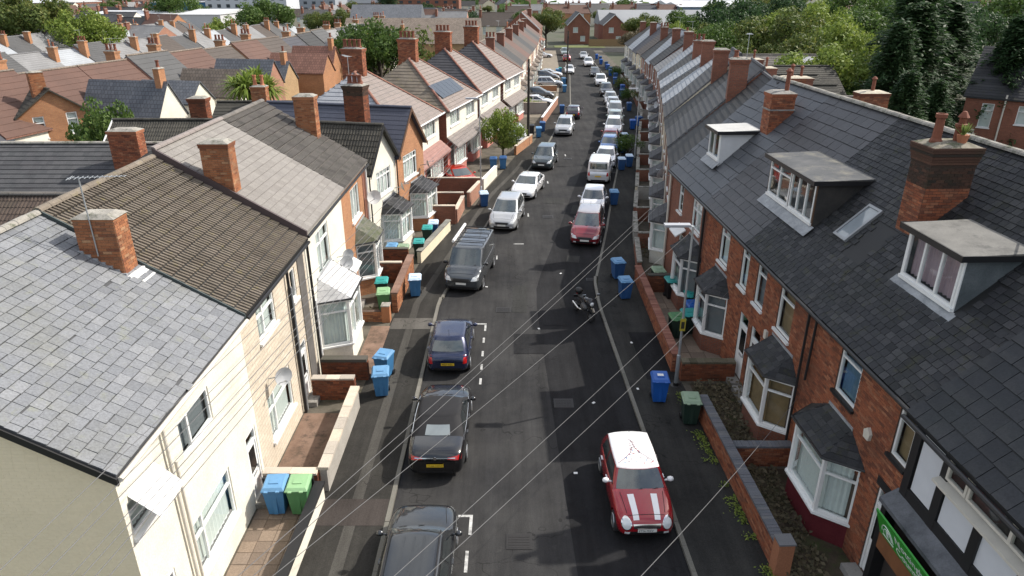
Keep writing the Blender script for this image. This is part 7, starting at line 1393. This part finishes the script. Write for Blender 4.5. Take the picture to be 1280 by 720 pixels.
# distant belts of wood: one mass
m = MB(); rnd = random.Random(21)
for _ in range(9000):
    b_ = rnd.randrange(4); y = (430, 560, 700, 860)[b_]+rnd.gauss(0, 14); x = rnd.uniform(-.8, .8)*y
    if math.sin(x*.013+b_*2.1)+.5*math.sin(x*.041+b_) < -.2: continue
    p = Vector((x, y, rnd.random()*7*(1+.3*b_)-1)); s = rnd.uniform(1.5, 3.4); nn = Vector((rnd.gauss(0, .6), -abs(rnd.gauss(.5, .5)), rnd.gauss(.5, .5))).normalized(); a = nn.orthogonal().normalized(); b = nn.cross(a); m.face([p-a*s, p-b*s*.8, p+a*s, p+b*s*.8])
m.build('distant_woodland', LM['mid'], None, uv=False, kind='stuff')
# weeds along the right kerbside wall
m = MB()
for _ in range(1500):
    y = rnd.uniform(13, 22); c_ = math.sin(y*2.1)+.6*math.sin(y*5.3)
    if c_ < -.2: continue
    x = lerp(PR, y)-.22-abs(rnd.gauss(0, .16)); p = Vector((x, y, .1+rnd.random()*.14)); s = rnd.uniform(.02, .06); a = Vector((rnd.gauss(0, 1), rnd.gauss(0, 1), rnd.gauss(0, .5))).normalized(); b = a.cross(Z3).normalized(); m.face([p-a*s, p-b*s*.5, p+a*s, p+b*s*.5])
m.build('weeds', LM['lime'], None, uv=False, kind='stuff')
m = MB()
for x0, x1, y0, y1, n, hh in ((6.9, 8.8, 18.2, 22.5, 1600, .35), (6.9, 8.2, 13.2, 17.6, 1300, .25), (-4.6, -3.8, 43, 45.4, 500, .5), (-5.6, -3.9, 46, 48.6, 500, .5), (-7.2, -5.8, 28.4, 29.0, 200, .3), (6.8, 8, 31.6, 33, 300, .5), (7.4, 9, 36, 40, 600, .6)):
    for _ in range(n): p = Vector((rnd.uniform(x0, x1), rnd.uniform(y0, y1), .1+rnd.random()**2*hh)); s = rnd.uniform(.03, .1); a = Vector((rnd.gauss(0, 1), rnd.gauss(0, 1), rnd.gauss(0, .7))).normalized(); b = a.orthogonal(); m.face([p-a*s, p-b*s*.4, p+a*s, p+b*s*.4])
m.build('yard_weeds', LM['bare'], None, uv=False, kind='stuff')
for i, (x, y) in enumerate(((2.0, 17.5), (4.9, 13.1), (1.2, 27.5), (3.85, 30.4), (2.6, 34), (5.1, 26), (-1.3, 32.2), (3.0, 21.5), (4.75, 22.3))):
    m = MB(); m.fbox((x, y, .014 if x < 4.2 else .112), Vector((math.cos(i), math.sin(i), 0)), Vector((-math.sin(i), math.cos(i), 0)), -.06, .06, -.04, .04, 0, .02); tag(m.build('litter', white, None, uv=False), 'scrap of white litter on the tarmac, '+('between the two kerbs near the red car', 'by the kerb under the red car nose', 'mid road below the grey van', 'near the parked motorbike', 'before the dark red people carrier', 'on the right pavement near the bins', 'near the grey van wheel', 'left of the bright blue bin', 'on the kerb edge beside the bright blue bin')[i], 'litter')
